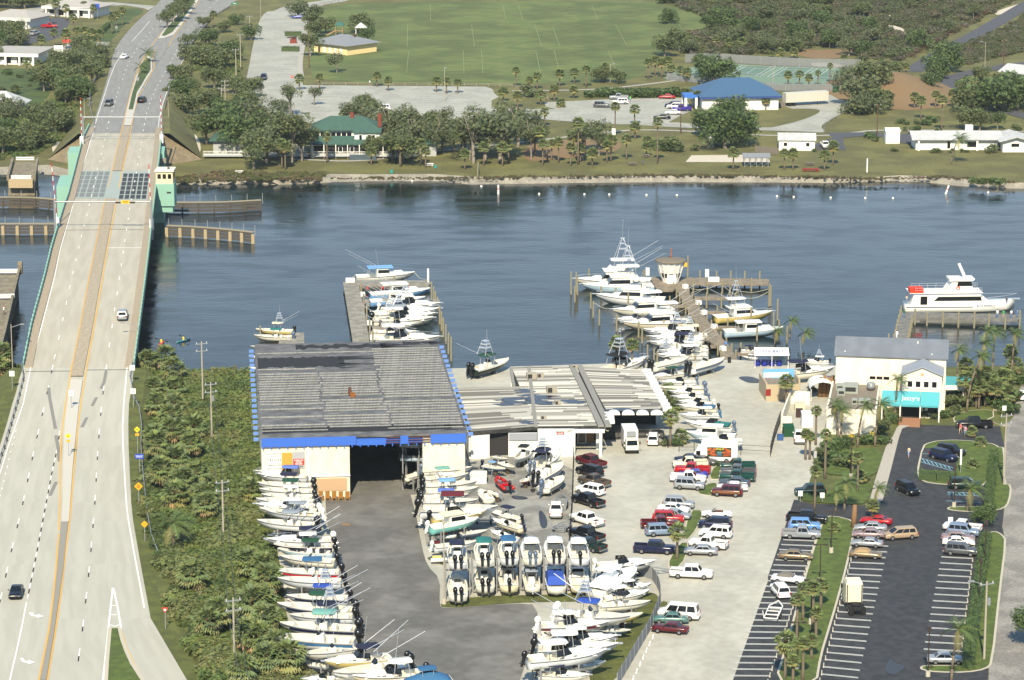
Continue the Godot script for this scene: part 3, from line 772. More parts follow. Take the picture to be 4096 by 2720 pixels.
	var grate_light:=M("grating_light",Color(.44,.45,.44),.8)
	for g in [[[-103.4,7.86,-99.7,-96.2,7.86,-99.7,-100.3,7.98,-63.9,-92.8,7.98,-63.9],5,6,grate_light],[[-92.8,7.88,-96.8,-86.4,7.88,-96.8,-89.4,7.98,-61.2,-82.9,7.98,-61.2],5,6,grate]]:
		var c:=V(g[0])
		for i in g[1]:
			for j in g[2]:
				var m:=.06
				var s:=S.new()
				var q:=[]
				for uv in [[i+m,j+m],[i+1-m*3,j+m],[i+1-m*3,j+1-m*2],[i+m,j+1-m*2]]:
					var u:float=uv[0]/g[1]
					var v:float=uv[1]/g[2]
					q.append(c[0].lerp(c[1],u).lerp(c[2].lerp(c[3],u),v)+Vector3.UP*.08)
				s.quad(q[0],q[1],q[2],q[3])
				obj("grating_panel",s.done(),g[3],br)
	for p in [[-84.0,1.97,-86.3,5.0,16.0,3.6,teal],[-105.4,1.97,-86.3,4.0,16.0,3.6,teal],[-89.2,1.88,-132.4,4.0,10.0,3.6,teal],[-109.7,1.88,-132.4,4.0,10.0,3.6,teal]]:
		obj("bascule_pier",box_mesh(V3(p[5],9.6,p[4])),p[6],br,V3(p[0],2.6,p[2]-3.0),.09)
	for q in [[-85.5,7.81,-4.8],[-82.9,7.30,23.9],[-79.5,5.60,60.5],[-95.9,7.68,-130.2]]:
		var pier:=S.new()
		for k in 5:
			pier.box(V3(-7.6+k*3.8,-4.0,0),V3(1.0,8.0,1.0))
		pier.box(V3(0,.2,0),V3(19.0,1.1,1.4))
		obj("pier_bent",pier.done(),mats["girder_grey"],br,V3(q[0],q[1]-2.4,q[2]))
	var cream:=M("house_cream",Color(.83,.76,.62),.8)
	var th:=thing("bridge_tender_house","cream and pale green control house overhanging the drawbridge","control house",V3(-80.45,8.00,-78.14))
	piece("base",th,teal,V3(0,-1.6,0),V3(4.2,5.2,5.0),0,1.0)
	obj("corbel",box_mesh(V3(4.1,1.6,4.9),Vector3.ZERO,1.0),teal,th,V3(-.4,-4.9,-.4))
	piece("wall",th,cream,V3(-.1,2.4,0),V3(3.9,2.9,4.6))
	piece("roof",th,M("roof_cream",Color(.88,.84,.74),.8),V3(-.1,4.02,0),V3(4.4,.34,5.2))
	var glass:=M("dark_glass",Color(.07,.08,.09),.08)
	for k in 3:
		piece("window",th,glass,V3(-1.3+k*1.2,2.75,2.31),V3(.8,1.1,.04))
		piece("window",th,glass,V3(1.86,2.75,-1.5+k*1.4),V3(.04,1.1,.9))
	piece("vent",th,grate,V3(.9,-1.0,2.52),V3(1.0,.4,.05))
	piece("roof_fan",th,grate,V3(.7,4.4,.4),V3(.5,.4,.5))
	var galv:=M("galvanised",Color(.55,.56,.57),.5,.3)
	for gi in 2:
		var a:Vector3=[V3(-98.0,7.92,-23.6),V3(-110.0,7.37,-151.1)][gi]
		var b:Vector3=[V3(-77.3,7.92,-23.6),V3(-89.8,7.37,-151.1)][gi]
		var gt:=thing("signal_gantry",["grey signal gantry with a yellow sign over the near bridge lanes","plain grey signal gantry over the far end of the bridge"][gi],"gantry",a)
		var w:=b-a
		var top:float=[6.6,6.2][gi]
		var post:=S.new()
		post.tube(V3(0,-2.0,0),V3(0,top,0),.28,.22,8)
		var pm:=post.done()
		obj("post",pm,galv,gt)
		obj("post",pm,galv,gt,w)
		var bm:=S.new()
		bm.tube(V3(0,top-.3,0),w+V3(0,top-.3,0),.17,.17,8)
		obj("beam",bm.done(),galv,gt)
		if gi==0:
			var sg:=piece("sign_board",gt,M("sign_amber",Color(.9,.66,.1),.6),w*.735+V3(0,top-.3,.35),V3(1.75,.75,.06))
			obj("sign_lettering",words("STOP HERE\nON RED", 0.24, "Droid Sans", true), M("sign_ink",Color(.08,.08,.08),.7),sg,V3(0,0,.04))
			for f in [.66,.81]:
				var sig:=piece("traffic_signal",gt,M("signal_black",Color(.08,.09,.07),.6),w*f+V3(0,top-.4,.35),V3(1.1,.36,.3))
				for k in 3:
					obj("lens",box_mesh(V3(.22,.22,.04)),M(["lens_red","lens_amber","lens_green"][k],[Color(.3,.05,.04),Color(.35,.2,.04),Color(.05,.25,.15)][k],.4),sig,V3(-.35+k*.35,0,.16))
	var red:=M("arm_red",Color(.7,.12,.1),.6)
	for g in [[-98.3,7.93,-28.5,12.0,-.06,"raised red and white gate arm left of the near gantry"],[-77.6,7.93,-26.0,12.0,-.02,"raised red and white gate arm right of the near gantry"],[-109.2,7.61,-142.6,10.0,.0,"raised red and white gate arm left of the far gantry"],[-89.4,7.52,-146.6,10.0,.0,"raised red and white gate arm right of the far gantry"]]:
		var ga:=thing("gate_arm",g[5],"gate",V3(g[0],g[1],g[2]),0,"raised gate arms of the drawbridge")
		piece("cabinet",ga,M("gate_white",Color(.82,.82,.8),.6),V3(0,.9,0),V3(.9,2.2,.9))
		for k in 12:
			var s:=S.new()
			var t0:float=2.0+k*g[3]/12.0
			s.tube(V3(g[4]*t0,t0,0),V3(g[4]*t0,t0+g[3]/12.0,0),.1,.09,5)
			obj("arm_stripe",s.done(),[mats["gate_white"],red][k % 2],ga)
	var wood:=N("fender_wood",Color(.22,.2,.18),Color(.36,.33,.29),2.0,.95)
	var pile:=N("fender_pile",Color(.55,.48,.36),Color(.68,.62,.5),2.0,.9)
	var rows:=[[[-126.53,-1.20,-101.51,-119.47,-1.20,-101.51,-114.13,-1.20,-100.79,-107.72,-1.20,-97.17],false,"dark timber fender wall left of the drawbridge opening"],[[-120.02,-1.20,-66.83,-111.31,-1.20,-66.83,-103.60,-1.20,-66.83],true,"concrete pile fender left of the drawbridge, near side"],[[-82.38,-1.20,-94.73,-75.62,-1.20,-94.44,-67.91,-1.20,-95.02,-60.20,-1.20,-97.60],false,"dark timber fender wall right of the drawbridge opening"],[[-78.95,-1.20,-64.59,-74.40,-1.20,-63.80,-68.48,-1.20,-61.58,-63.33,-1.20,-59.37,-58.53,-1.20,-56.41],true,"concrete pile fender right of the drawbridge, near side"]]
	for f in rows:
		var p:=soft_line(V(f[0]),1)
		var fd:=thing("fender_wall",f[2],"fender",p[0])
		var s:=S.new()
		for i in p.size()-1:
			for k in 3:
				s.bar(p[i]-p[0]+Vector3.UP*(.5+k*.75),p[i+1]-p[0]+Vector3.UP*(.5+k*.75),.35,.55)
		obj("wale",s.done(),wood,fd)
		var cap:=S.new()
		for i in p.size()-1:
			cap.bar(p[i]-p[0]+V3(0,2.45,-.5),p[i+1]-p[0]+V3(0,2.45,-.5),1.1,.12)
		obj("catwalk",cap.done(),N("weathered_plank",Color(.5,.46,.36),Color(.6,.56,.46),3.0),fd)
		var total:=length_of(p)
		var n:=int(total/(3.1 if f[1] else 3.4))
		var pm:=box_mesh(V3(.75,3.4,.7),V3(0,.4,0),.92)
		var wm:=box_mesh(V3(.35,3.6,.35),V3(0,.6,0))
		var rod:=box_mesh(V3(.12,2.6,.12),V3(0,3.4,0))
		for k in n+1:
			var a:=along(p,k*total/n)-p[0]+V3(0,0,.4)
			obj("pile",pm if f[1] else wm,pile if f[1] else wood,fd,a)
			obj("rail_post",rod,galv,fd,a+V3(.4,-.6,-.9))
	var old:=N("old_concrete",Color(.42,.38,.31),Color(.58,.54,.45),4.0,.95,12.0)
	var ob:=thing("old_bridge_stub","old cut-off concrete bridge end with a white barrier, by the far bank","bridge remnant")
	var q:=V([-127.42,2.60,-145.60,-121.14,2.60,-145.60,-117.52,2.60,-117.84,-124.08,2.60,-117.84])
	var s:=S.new()
	s.slab(PackedVector2Array([Vector2(q[0].x,q[0].z),Vector2(q[1].x,q[1].z),Vector2(q[2].x,q[2].z),Vector2(q[3].x,q[3].z)]),-2.0,2.6)
	obj("deck",s.done(),old,ob)
	for e in [[q[0],q[3]],[q[1],q[2]]]:
		s=S.new()
		s.bar(e[0]+Vector3.UP*.5,e[1]+Vector3.UP*.5,.6,1.2)
		obj("parapet",s.done(),old,ob)
	s=S.new()
	s.bar(q[3]+V3(.5,-.6,.9),q[2]+V3(-.2,-.6,.9),1.8,2.0)
	obj("pier_cap",s.done(),N("cap_tan",Color(.6,.52,.4),Color(.7,.63,.5),3.0),ob)
	for k in 2:
		s=S.new()
		s.bar(q[3-k*3]+V3(.8,.6,0),q[2-k]+V3(-.8,.6,0),.15,.35)
		s.bar(q[3-k*3]+V3(.8,1.1,0),q[2-k]+V3(-.8,1.1,0),.15,.35)
		obj("barrier",s.done(),mats["gate_white"],ob)
	var nb:=thing("old_bridge_stub","old concrete bridge end beside the road at the left edge, with guard rails","bridge remnant")
	q=V([-112.99,3.40,-1.01,-102.53,3.40,-1.01,-99.77,3.40,23.22,-95.56,3.40,59.26,-94.33,3.40,70.74,-102.10,3.40,70.74])
	s=S.new()
	var flat:=PackedVector2Array()
	for v in q:
		flat.append(Vector2(v.x,v.z))
	s.slab(flat,-2.0,3.4)
	obj("deck",s.done(),old,nb)
	s=S.new()
	for i in range(1,4):
		s.bar(q[i]+V3(.3,.4,0),q[i+1]+V3(.3,.4,0),.5,1.1)
	s.box(q[1]+V3(.5,1.0,0),V3(.9,2.6,.9))
	obj("parapet",s.done(),old,nb)
	for e in [[V3(-108.05,3.90,1.43),V3(-102.12,3.90,1.43)],[V3(-103.72,3.90,26.59),V3(-98.75,3.90,26.08)]]:
		s=S.new()
		for k in 3:
			s.bar(e[0]+Vector3.UP*k*.32,e[1]+Vector3.UP*k*.32,.12,.22)
		obj("guard_rail",s.done(),mats["gate_white"],nb)
	for gr in [[[-87.7,3.84,85.9,-86.3,3.38,92.6,-85.3,2.50,104.9,-84.4,1.78,117.0,-83.3,.95,132.3,-82.2,.60,148.2],"dark guard rail on the left of the bridge approach"],[[-68.0,3.94,84.6,-67.5,3.38,92.6,-65.2,2.50,104.9,-63.7,2.17,110.4,-62.2,1.64,119.4,-60.9,.98,131.0,-58.7,.64,146.4,-56.7,.33,159.7,-55.4,.22,168.1,-53.5,.10,179.2,-51.5,.10,187.9],"pale guard rail between the ramp verge and the thicket"],[[-111.4,6.36,-181.4,-118.2,5.05,-221.8,-124.2,3.64,-263.9,-127.4,2.63,-299.2,-131.0,1.89,-337.4,-134.8,1.20,-375.0],"dark guard rail left of the far approach"],[[-97.0,5.14,-219.1,-101.2,3.55,-266.9,-104.4,2.11,-325.3],"low white guard rail right of the far approach"],[[-107.7,1.20,-375.0,-108.8,.64,-423.4,-109.4,.21,-478.5,-106.6,.10,-512.6],"long guard rail right of the road near the top"]]:
		var p:=V(gr[0])
		var g:=thing("guard_rail",gr[1],"guard rail",p[0])
		var gs:=S.new()
		for i in p.size()-1:
			gs.bar(p[i]-p[0]+Vector3.UP*.6,p[i+1]-p[0]+Vector3.UP*.6,.1,.34)
		obj("rail",gs.done(),galv,g)
		var total:=length_of(p)
		var n:=int(total/4.0)
		var pm:=box_mesh(V3(.18,1.0,.18),V3(.15,.2,0))
		for k in n+1:
			obj("post",pm,M("post_wood",Color(.25,.23,.2),.9),g,along(p,k*total/n)-p[0])

func frame(n:String,label:String,cat:String,a:Vector2,b:Vector2,group:="")->Node3D:
	return thing(n,label,cat,V3(a.x,0,a.y),atan2(-(b.y-a.y),b.x-a.x),group)
func shell(t:Node3D,w:float,depth:float,h:float,roof:String,rise:float,wm:Material,rm:Material,over:=.6,z0:=.0,x0:=.0,y0:=.0)->void:
	var s:=S.new()
	s.box(V3(x0+w/2,y0+h/2,z0-depth/2),V3(w,h,depth))
	if roof=="gable":
		for x in [x0+.01,x0+w-.01]:
			s.tri(V3(x,y0+h,z0),V3(x,y0+h+rise,z0-depth/2),V3(x,y0+h,z0-depth))
	elif roof=="gablefront":
		for z in [z0-.01,z0-depth+.01]:
			s.tri(V3(x0,y0+h,z),V3(x0+w/2,y0+h+rise,z),V3(x0+w,y0+h,z))
	obj("wall",s.done(),wm,t)
	var r:=S.new()
	var a:=V3(x0-over,y0+h+.02,z0+over)
	var b:=V3(x0+w+over,y0+h+.02,z0+over)
	var c:=V3(x0+w+over,y0+h+.02,z0-depth-over)
	var d:=V3(x0-over,y0+h+.02,z0-depth-over)
	var up:=Vector3.UP*.22
	if roof=="flat":
		r.box(V3(x0+w/2,y0+h+.13,z0-depth/2),V3(w+over*2,.26,depth+over*2))
	else:
		var p:=V3(x0+w/2,y0+h+rise,z0-depth/2)
		var e:=p
		if roof=="gable":
			p.x=x0-over
			e.x=x0+w+over
		elif roof=="gablefront":
			p.z=z0+over
			e.z=z0-depth-over
		elif w>depth:
			p.x=x0+depth*.42
			e.x=x0+w-depth*.42
		else:
			p.z=z0-w*.42
			e.z=z0-depth+w*.42
		for k in [Vector3.ZERO,up]:
			if roof=="gablefront" or (roof=="hip" and w<=depth):
				r.quad(d+k,e+k,p+k,a+k)
				r.quad(p+k,e+k,c+k,b+k)
				r.tri(a+k,p+k,b+k) if roof=="hip" else r.tri(a,a,a)
				r.tri(c+k,e+k,d+k) if roof=="hip" else r.tri(a,a,a)
			else:
				r.quad(p+k,e+k,b+k,a+k)
				r.quad(e+k,p+k,d+k,c+k)
				r.tri(d+k,p+k,a+k) if roof=="hip" else r.tri(a,a,a)
				r.tri(b+k,e+k,c+k) if roof=="hip" else r.tri(a,a,a)
		var ring:=[a,b,c,d]
		for i in 4:
			var u:Vector3=ring[i]
			var v:Vector3=ring[(i+1) % 4]
			if roof=="hip" or (roof=="gable")==(i % 2==0):
				r.quad(u+up,v+up,v,u)
			else:
				var m:Vector3=(e if i==1 else p) if roof=="gable" else (p if i==0 else e)
				r.quad(u+up,m+up,m,u)
				r.quad(m+up,v+up,v,m)
	obj("roof",r.done(),rm,t)

func pane(t:Node3D,x:float,y:float,w:float,h:float,z:=.0,n:="window",side:=.0)->void:
	var f:=piece(n,t,mats["white_trim"],V3(x,y,z+.02),V3(w+.24,h+.24,.1),side)
	piece("pane",f,mats["dark_glass"],V3(0,0,.045),V3(w,h,.05))

func build_marina_buildings()->void:
	M("white_trim",Color(.86,.85,.82),.7)
	var cream:=N("cream_wall",Color(.86,.82,.71),Color(.89,.85,.75),5.0,.85,14.0,Color(.93,.91,.86))
	var blue:=M("trim_blue",Color(.2,.38,.72),.55)
	var pale_blue:=M("eave_blue",Color(.38,.51,.74),.6)
	var white:=N("white_wall",Color(.82,.82,.8),Color(.87,.87,.85),6.0,.8,12.0,Color(.94,.94,.93))
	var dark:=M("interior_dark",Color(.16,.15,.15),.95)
	var sh:=thing("storage_shed","huge boat storage shed with a streaked grey ribbed roof and blue trim","shed",V3(-26.1,0,124.7),.098)
	var w:=31.8
	var d:=64.4
	var hz:=d/2
	for p in [[-9.06,hz-.3,13.6,.5],[12.4,hz-.3,6.6,.5],[0,-hz+.4,w-.4,.4]]:
		piece("wall",sh,cream,V3(p[0],4.75,p[1]),V3(p[2],9.5,p[3]))
	for x in [-w/2+.3,w/2-.3]:
		piece("wall",sh,cream,V3(x,4.75,0),V3(.4,9.5,d-1.3))
	piece("lintel",sh,blue,V3(3.4,9.0,hz-.25),V3(11.5,1.1,.4))
	piece("shed_floor",sh,mats["worn_asphalt"],V3(0,.12,0),V3(w-1.2,.06,d-1.2))
	var roofm:=N("shed_roof",Color(.3,.3,.31),Color(.47,.46,.45),12.0,.9,20.0,Color(.8,.8,.8),.02,V3(.35,1,3.0))
	piece("roof",sh,roofm,V3(0,9.85,0),V3(w+.4,.3,d+.4))
	var seam:=N("roof_seam",Color(.46,.455,.43),Color(.62,.615,.58),6.0,.9)
	for i in 33:
		var z:=-hz+5.6+i*1.72
		var cuts:=[-w/2,w/2]
		if i>6:
			cuts=[-w/2,-w/2+10.3+rng.randf_range(-.4,.4),-w/2+20.0+rng.randf_range(-.4,.8),w/2]
		elif i<7:
			cuts=[-w/2+20.0,w/2] if i != 1 else [-w/2,w/2]
		if i in [2,3,4,5,6] and cuts.size()>2:
			cuts=[cuts[2],w/2]
		for k in cuts.size()-1:
			if rng.randf()<.1:
				continue
			var len:float=cuts[k+1]-cuts[k]-.35
			piece("roof_seam",sh,seam,V3((cuts[k]+cuts[k+1])/2,10.04,z+rng.randf_range(-.08,.08)),V3(len,.14,rng.randf_range(.22,.5)))
	var tar:=M("roof_tar",Color(.1,.1,.11),.9)
	for b in [[-w/2+.3,w/2-2.0,hz-6.4,hz-2.0,.7],[-w/2+7.0,w/2-9.0,-hz+.8,-hz+5.0,1.6],[w/2-6,w/2-.3,-hz+.3,-hz+2.6,.7],[-w/2+.2,-w/2+15.0,-hz+10.0,-hz+18.6,1.4]]:
		var s:=S.new()
		var n:=30
		var e:=[Vector2(b[2],b[3]),Vector2.ZERO]
		for i in n:
			e[1]=Vector2(b[2]+rng.randf_range(0,b[4]),b[3]-rng.randf_range(0,b[4]))
			var x0:=lerpf(b[0],b[1],i/float(n))
			var x1:=lerpf(b[0],b[1],(i+1)/float(n))
			s.quad(V3(x0,10.03,e[0].x),V3(x1,10.03,e[1].x),V3(x1,10.03,e[1].y),V3(x0,10.03,e[0].y))
			e[0]=e[1]
		for i in int(b[4]*6.0):
			var z0:float=rng.randf_range(b[2],b[3])
			var u:float=rng.randf_range(2.0,9.0)*b[4]/1.4
			s.tri(V3(b[1]-1.0,10.032,z0),V3(b[1]+u,10.032,z0+.4),V3(b[1]-1.0,10.032,z0+.9))
		obj("tar_patch",s.done(),tar,sh)
	for side in [-1,1]:
		for k in 18:
			piece("eave_block",sh,pale_blue,V3(side*(w/2+.75),9.55,-hz+3.2+k*3.55),V3(.8,.5,.35))
	var z:=hz+.32
	for p in [[-15.9,-1.2,9.25,1.4,.0],[-1.2,3.4,8.9,.9,-.1],[5.6,6.9,9.2,1.3,.0],[10.3,15.9,9.25,1.4,.0]]:
		piece("fascia_panel",sh,blue,V3((p[0]+p[1])/2,p[2],z+p[4]),V3(p[1]-p[0]-.05,p[3],.12))
	for k in 3:
		piece("fascia_rail",sh,M("rust",Color(.35,.2,.15),.9),V3(6.9,8.75+k*.4,z-.12),V3(7.0,.1,.1))
	for k in 26:
		piece("fascia_tooth",sh,blue,V3(-15.6+k*1.25,8.42,z-.02),V3(.16,.4,.14))
	piece("roof_hook",sh,M("rust",Color(.35,.2,.15),.9),V3(-1.0,10.6,6.0),V3(.5,1.0,1.6))
	piece("roof_hook",sh,M("rust_orange",Color(.5,.3,.1),.9),V3(-.6,10.4,7.6),V3(.8,.7,.7))
	piece("wall_ledge",sh,mats["white_trim"],V3(-6.0,3.6,hz+.0),V3(7.6,.16,.3))
	piece("low_panel",sh,M("tan_panel",Color(.7,.58,.45),.9),V3(-5.5,2.2,hz-.02),V3(5.6,2.0,.12))
	piece("drain_pipe",sh,mats["white_trim"],V3(-8.7,5.2,hz+.06),V3(.22,6.5,.2))
	var sx:=-13.9
	var s1:=piece("sign",sh,M("sign_white",Color(.84,.84,.82),.6),V3(sx,6.1,hz+.06),V3(2.1,3.0,.1))
	var ink:=M("sign_ink",Color(.08,.08,.08),.7)
	for row in [["BOAT RENTALS",.26,1.3],["& SALES",.26,.95],["741-1212",.5,.32],["Jupiter Inlet",.34,-.5],["Boat Rentals",.34,-1.1]]:
		obj("lettering",words(row[0],row[1],"Droid Serif",true),ink,s1,V3(0,row[2],.06))
	piece("sign",sh,M("sign_ochre",Color(.74,.56,.2),.7),V3(sx+1.95,6.2,hz+.06),V3(1.6,2.6,.1))
	var s3:=piece("sign",sh,M("sign_grey",Color(.62,.62,.62),.7),V3(sx+3.75,6.3,hz+.06),V3(1.85,2.6,.1))
	var s4:=piece("sign_red_panel",sh,M("sign_red",Color(.75,.2,.14),.6),V3(sx+3.75,6.0,hz+.12),V3(1.7,1.0,.06))
	var pw:=M("print_white",Color(.9,.9,.88),.7)
	for row in [["COMPLETE",.28,.28],["MARINE",.24,.0],["REPAIRS",.28,-.3]]:
		obj("lettering",words(row[0],row[1],"Droid Sans",true),pw,s4,V3(0,row[2],.04))
	obj("lettering",words("697-575-8683",.22,"Droid Sans",true),ink,s3,V3(0,-1.05,.06))
	var ws:=thing("workshop","long low marina workshop with three ribbed white and grey roof bays","workshop")
	var tee:=N("tee_roof",Color(.13,.13,.125),Color(.27,.265,.25),7.0,.9,16.0,Color(.7,.7,.7),.02,V3(.5,1,2.0))
	var ribs:=[M("rib_white",Color(.66,.655,.63),.9),M("rib_pale",Color(.56,.555,.535),.9),M("rib_grey",Color(.42,.415,.4),.9),M("rib_bright",Color(.75,.745,.72),.9)]
	var sections:=[[Vector2(-9.8,104.0),Vector2(3.0,102.9),Vector2(3.9,131.1),Vector2(-6.9,134.6)],[Vector2(-.3,89.0),Vector2(10.6,87.9),Vector2(14.2,130.8),Vector2(3.9,131.1)],[Vector2(12.3,88.2),Vector2(23.4,90.7),Vector2(25.6,119.2),Vector2(15.6,120.0)]]
	for q in sections:
		var s:=S.new()
		s.slab(PackedVector2Array(q),4.1,4.6)
		obj("roof_bay",s.done(),tee,ws)
		var n:=int(q[0].distance_to(q[3])/.78)
		for i in range(1,n):
			var a:Vector2=q[0].lerp(q[3],i/float(n))
			var b:Vector2=q[1].lerp(q[2],i/float(n))
			var k0:=.02
			while k0<.97:
				var k1:=minf(.98,k0+rng.randf_range(.5,1.0))
				s=S.new()
				s.bar(V3(lerpf(a.x,b.x,k0),4.66,lerpf(a.y,b.y,k0)),V3(lerpf(a.x,b.x,k1),4.66,lerpf(a.y,b.y,k1)),rng.randf_range(.22,.3),.16)
				obj("roof_rib",s.done(),ribs[rng.randi() % 4],ws)
				k0=k1+.004
	for e in [[Vector2(10.6,87.9),Vector2(14.6,131.0),1.0],[Vector2(12.0,88.2),Vector2(15.8,131.0),1.0],[Vector2(3.0,89.0),Vector2(3.9,131.1),.6],[Vector2(-.2,90.0),Vector2(.3,103.0),.5]]:
		var s:=S.new()
		s.bar(V3(e[0].x,4.75,e[0].y),V3(e[1].x,4.75,e[1].y),e[2],.35)
		obj("parapet",s.done(),M("parapet_grey",Color(.5,.49,.46),.9),ws)
	var puddle:=M("roof_puddle",Color(.1,.11,.14),.15)
	for p in [[2.79,4.78,107.07,4,3.4],[4.60,4.78,113.58,9,5.0],[10.46,4.78,114.86,4,3.6],[17.24,4.78,120.30,3,4.4],[-.37,4.78,114.71,8,4.0],[1.96,4.78,128.78,3,2.6],[3.33,4.78,110.92,4,4.4]]:
		for k in p[3]:
			var s:=S.new()
			var q:=PackedVector2Array()
			var x:float=p[0]+rng.randf_range(-1.2,1.2)
			var z0:float=p[2]+(k-p[3]/2.0)*.72
			var hw:float=p[4]*rng.randf_range(.3,.65)
			for i in 9:
				q.append(Vector2(x-hw+hw*i/4.0,z0-.4*sin(PI*(i+.6)/9.2)-rng.randf()*.1))
			for i in 9:
				q.append(Vector2(x+hw-hw*i/4.0,z0+.36*sin(PI*(i+.6)/9.2)+rng.randf()*.1))
			s.flat(q,4.755+.003*k)
			obj("roof_puddle",s.done(),puddle,ws)
	for p in [[3.41,4.70,97.65,1.7],[4.98,4.70,96.45,1.1],[6.79,4.70,107.52,1.7],[7.69,4.70,115.90,1.0],[5.21,4.70,125.82,.9],[11.16,4.70,89.74,.9]]:
		var u:=piece("air_conditioner",ws,M("unit_tan",Color(.6,.57,.5),.7),V3(p[0],4.7+p[3]*.3,p[2]),V3(p[3],p[3]*.62,p[3]*.9),.1)
		piece("fan_grille",u,M("grille_dark",Color(.15,.15,.14),.8),V3(-p[3]*.2,0,p[3]*.455),V3(p[3]*.45,p[3]*.5,.03))
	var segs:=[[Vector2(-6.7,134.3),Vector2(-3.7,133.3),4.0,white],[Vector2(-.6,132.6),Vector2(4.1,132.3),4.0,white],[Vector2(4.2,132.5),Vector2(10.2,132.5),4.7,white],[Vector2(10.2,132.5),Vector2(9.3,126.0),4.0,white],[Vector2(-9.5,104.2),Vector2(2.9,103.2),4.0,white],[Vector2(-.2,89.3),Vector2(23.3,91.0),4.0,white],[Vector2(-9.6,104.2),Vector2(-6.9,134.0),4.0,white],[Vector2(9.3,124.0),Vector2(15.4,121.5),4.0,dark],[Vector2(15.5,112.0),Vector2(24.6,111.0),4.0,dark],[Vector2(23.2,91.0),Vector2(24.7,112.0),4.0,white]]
	for g in segs:
		var s:=S.new()
		s.bar(V3(g[0].x,g[2]/2,g[0].y),V3(g[1].x,g[2]/2,g[1].y),.3,g[2])
		obj("wall",s.done(),g[3],ws)
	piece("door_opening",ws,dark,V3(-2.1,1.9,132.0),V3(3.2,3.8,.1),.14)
	piece("grey_band",ws,M("band_grey",Color(.55,.56,.58),.8),V3(1.8,3.4,132.72),V3(4.6,1.2,.1),.06)
	for x in [[14.1,128.0],[14.5,132.3]]:
		piece("column",ws,mats["white_trim"],V3(x[0],2.1,x[1]),V3(.45,4.2,.45),.1)
	piece("carport_beam",ws,mats["white_trim"],V3(11.4,4.25,132.2),V3(7.5,.55,.5),.0)
	pane(ws,11.6,1.8,1.2,2.6,125.4,"glass_door")
	piece("door_board",ws,M("plywood",Color(.48,.36,.22),.8),V3(13.0,1.6,124.9),V3(1.3,2.4,.1))
	obj("house_number",words("1095",.55,"Droid Sans"),ink,ws,V3(9.3,4.35,132.68))
	var lg:=piece("sign",ws,M("logo_red",Color(.72,.13,.1),.6),V3(7.9,3.95,132.7),V3(1.25,.28,.06))
	obj("lettering",words("MARINE",.22,"Droid Sans",true),pw,lg,V3(0,0,.04))
	obj("lettering",words("Salerno",.36,"Droid Serif",true),M("logo_dark",Color(.2,.16,.2),.7),lg,V3(0,.3,.0))
	var arch:=S.new(true)
	var rings:=[]
	for k in 2:
		var ring:=PackedVector3Array()
		for i in 9:
			var t:=PI*i/8.0
			ring.append(V3(1.5*k,sin(t)*.62,cos(t)*1.05))
		rings.append(ring)
	arch.loft(rings,false,true,true)
	var am:=arch.done()
	for k in 12:
		var f:=k/11.0
		obj("roof_scallop",am,mats["white_trim"],ws,V3(lerpf(23.5,25.7,f)-.4,4.35,lerpf(91.5,118.6,f)),.0)
	for k in 4:
		obj("roof_scallop",am,mats["white_trim"],ws,V3(17.0+k*2.4,4.35,120.6),-PI/2+.02)
	for k in 3:
		obj("roof_scallop",am,mats["white_trim"],ws,V3(15.4,4.35,122.4+k*2.3),.05)

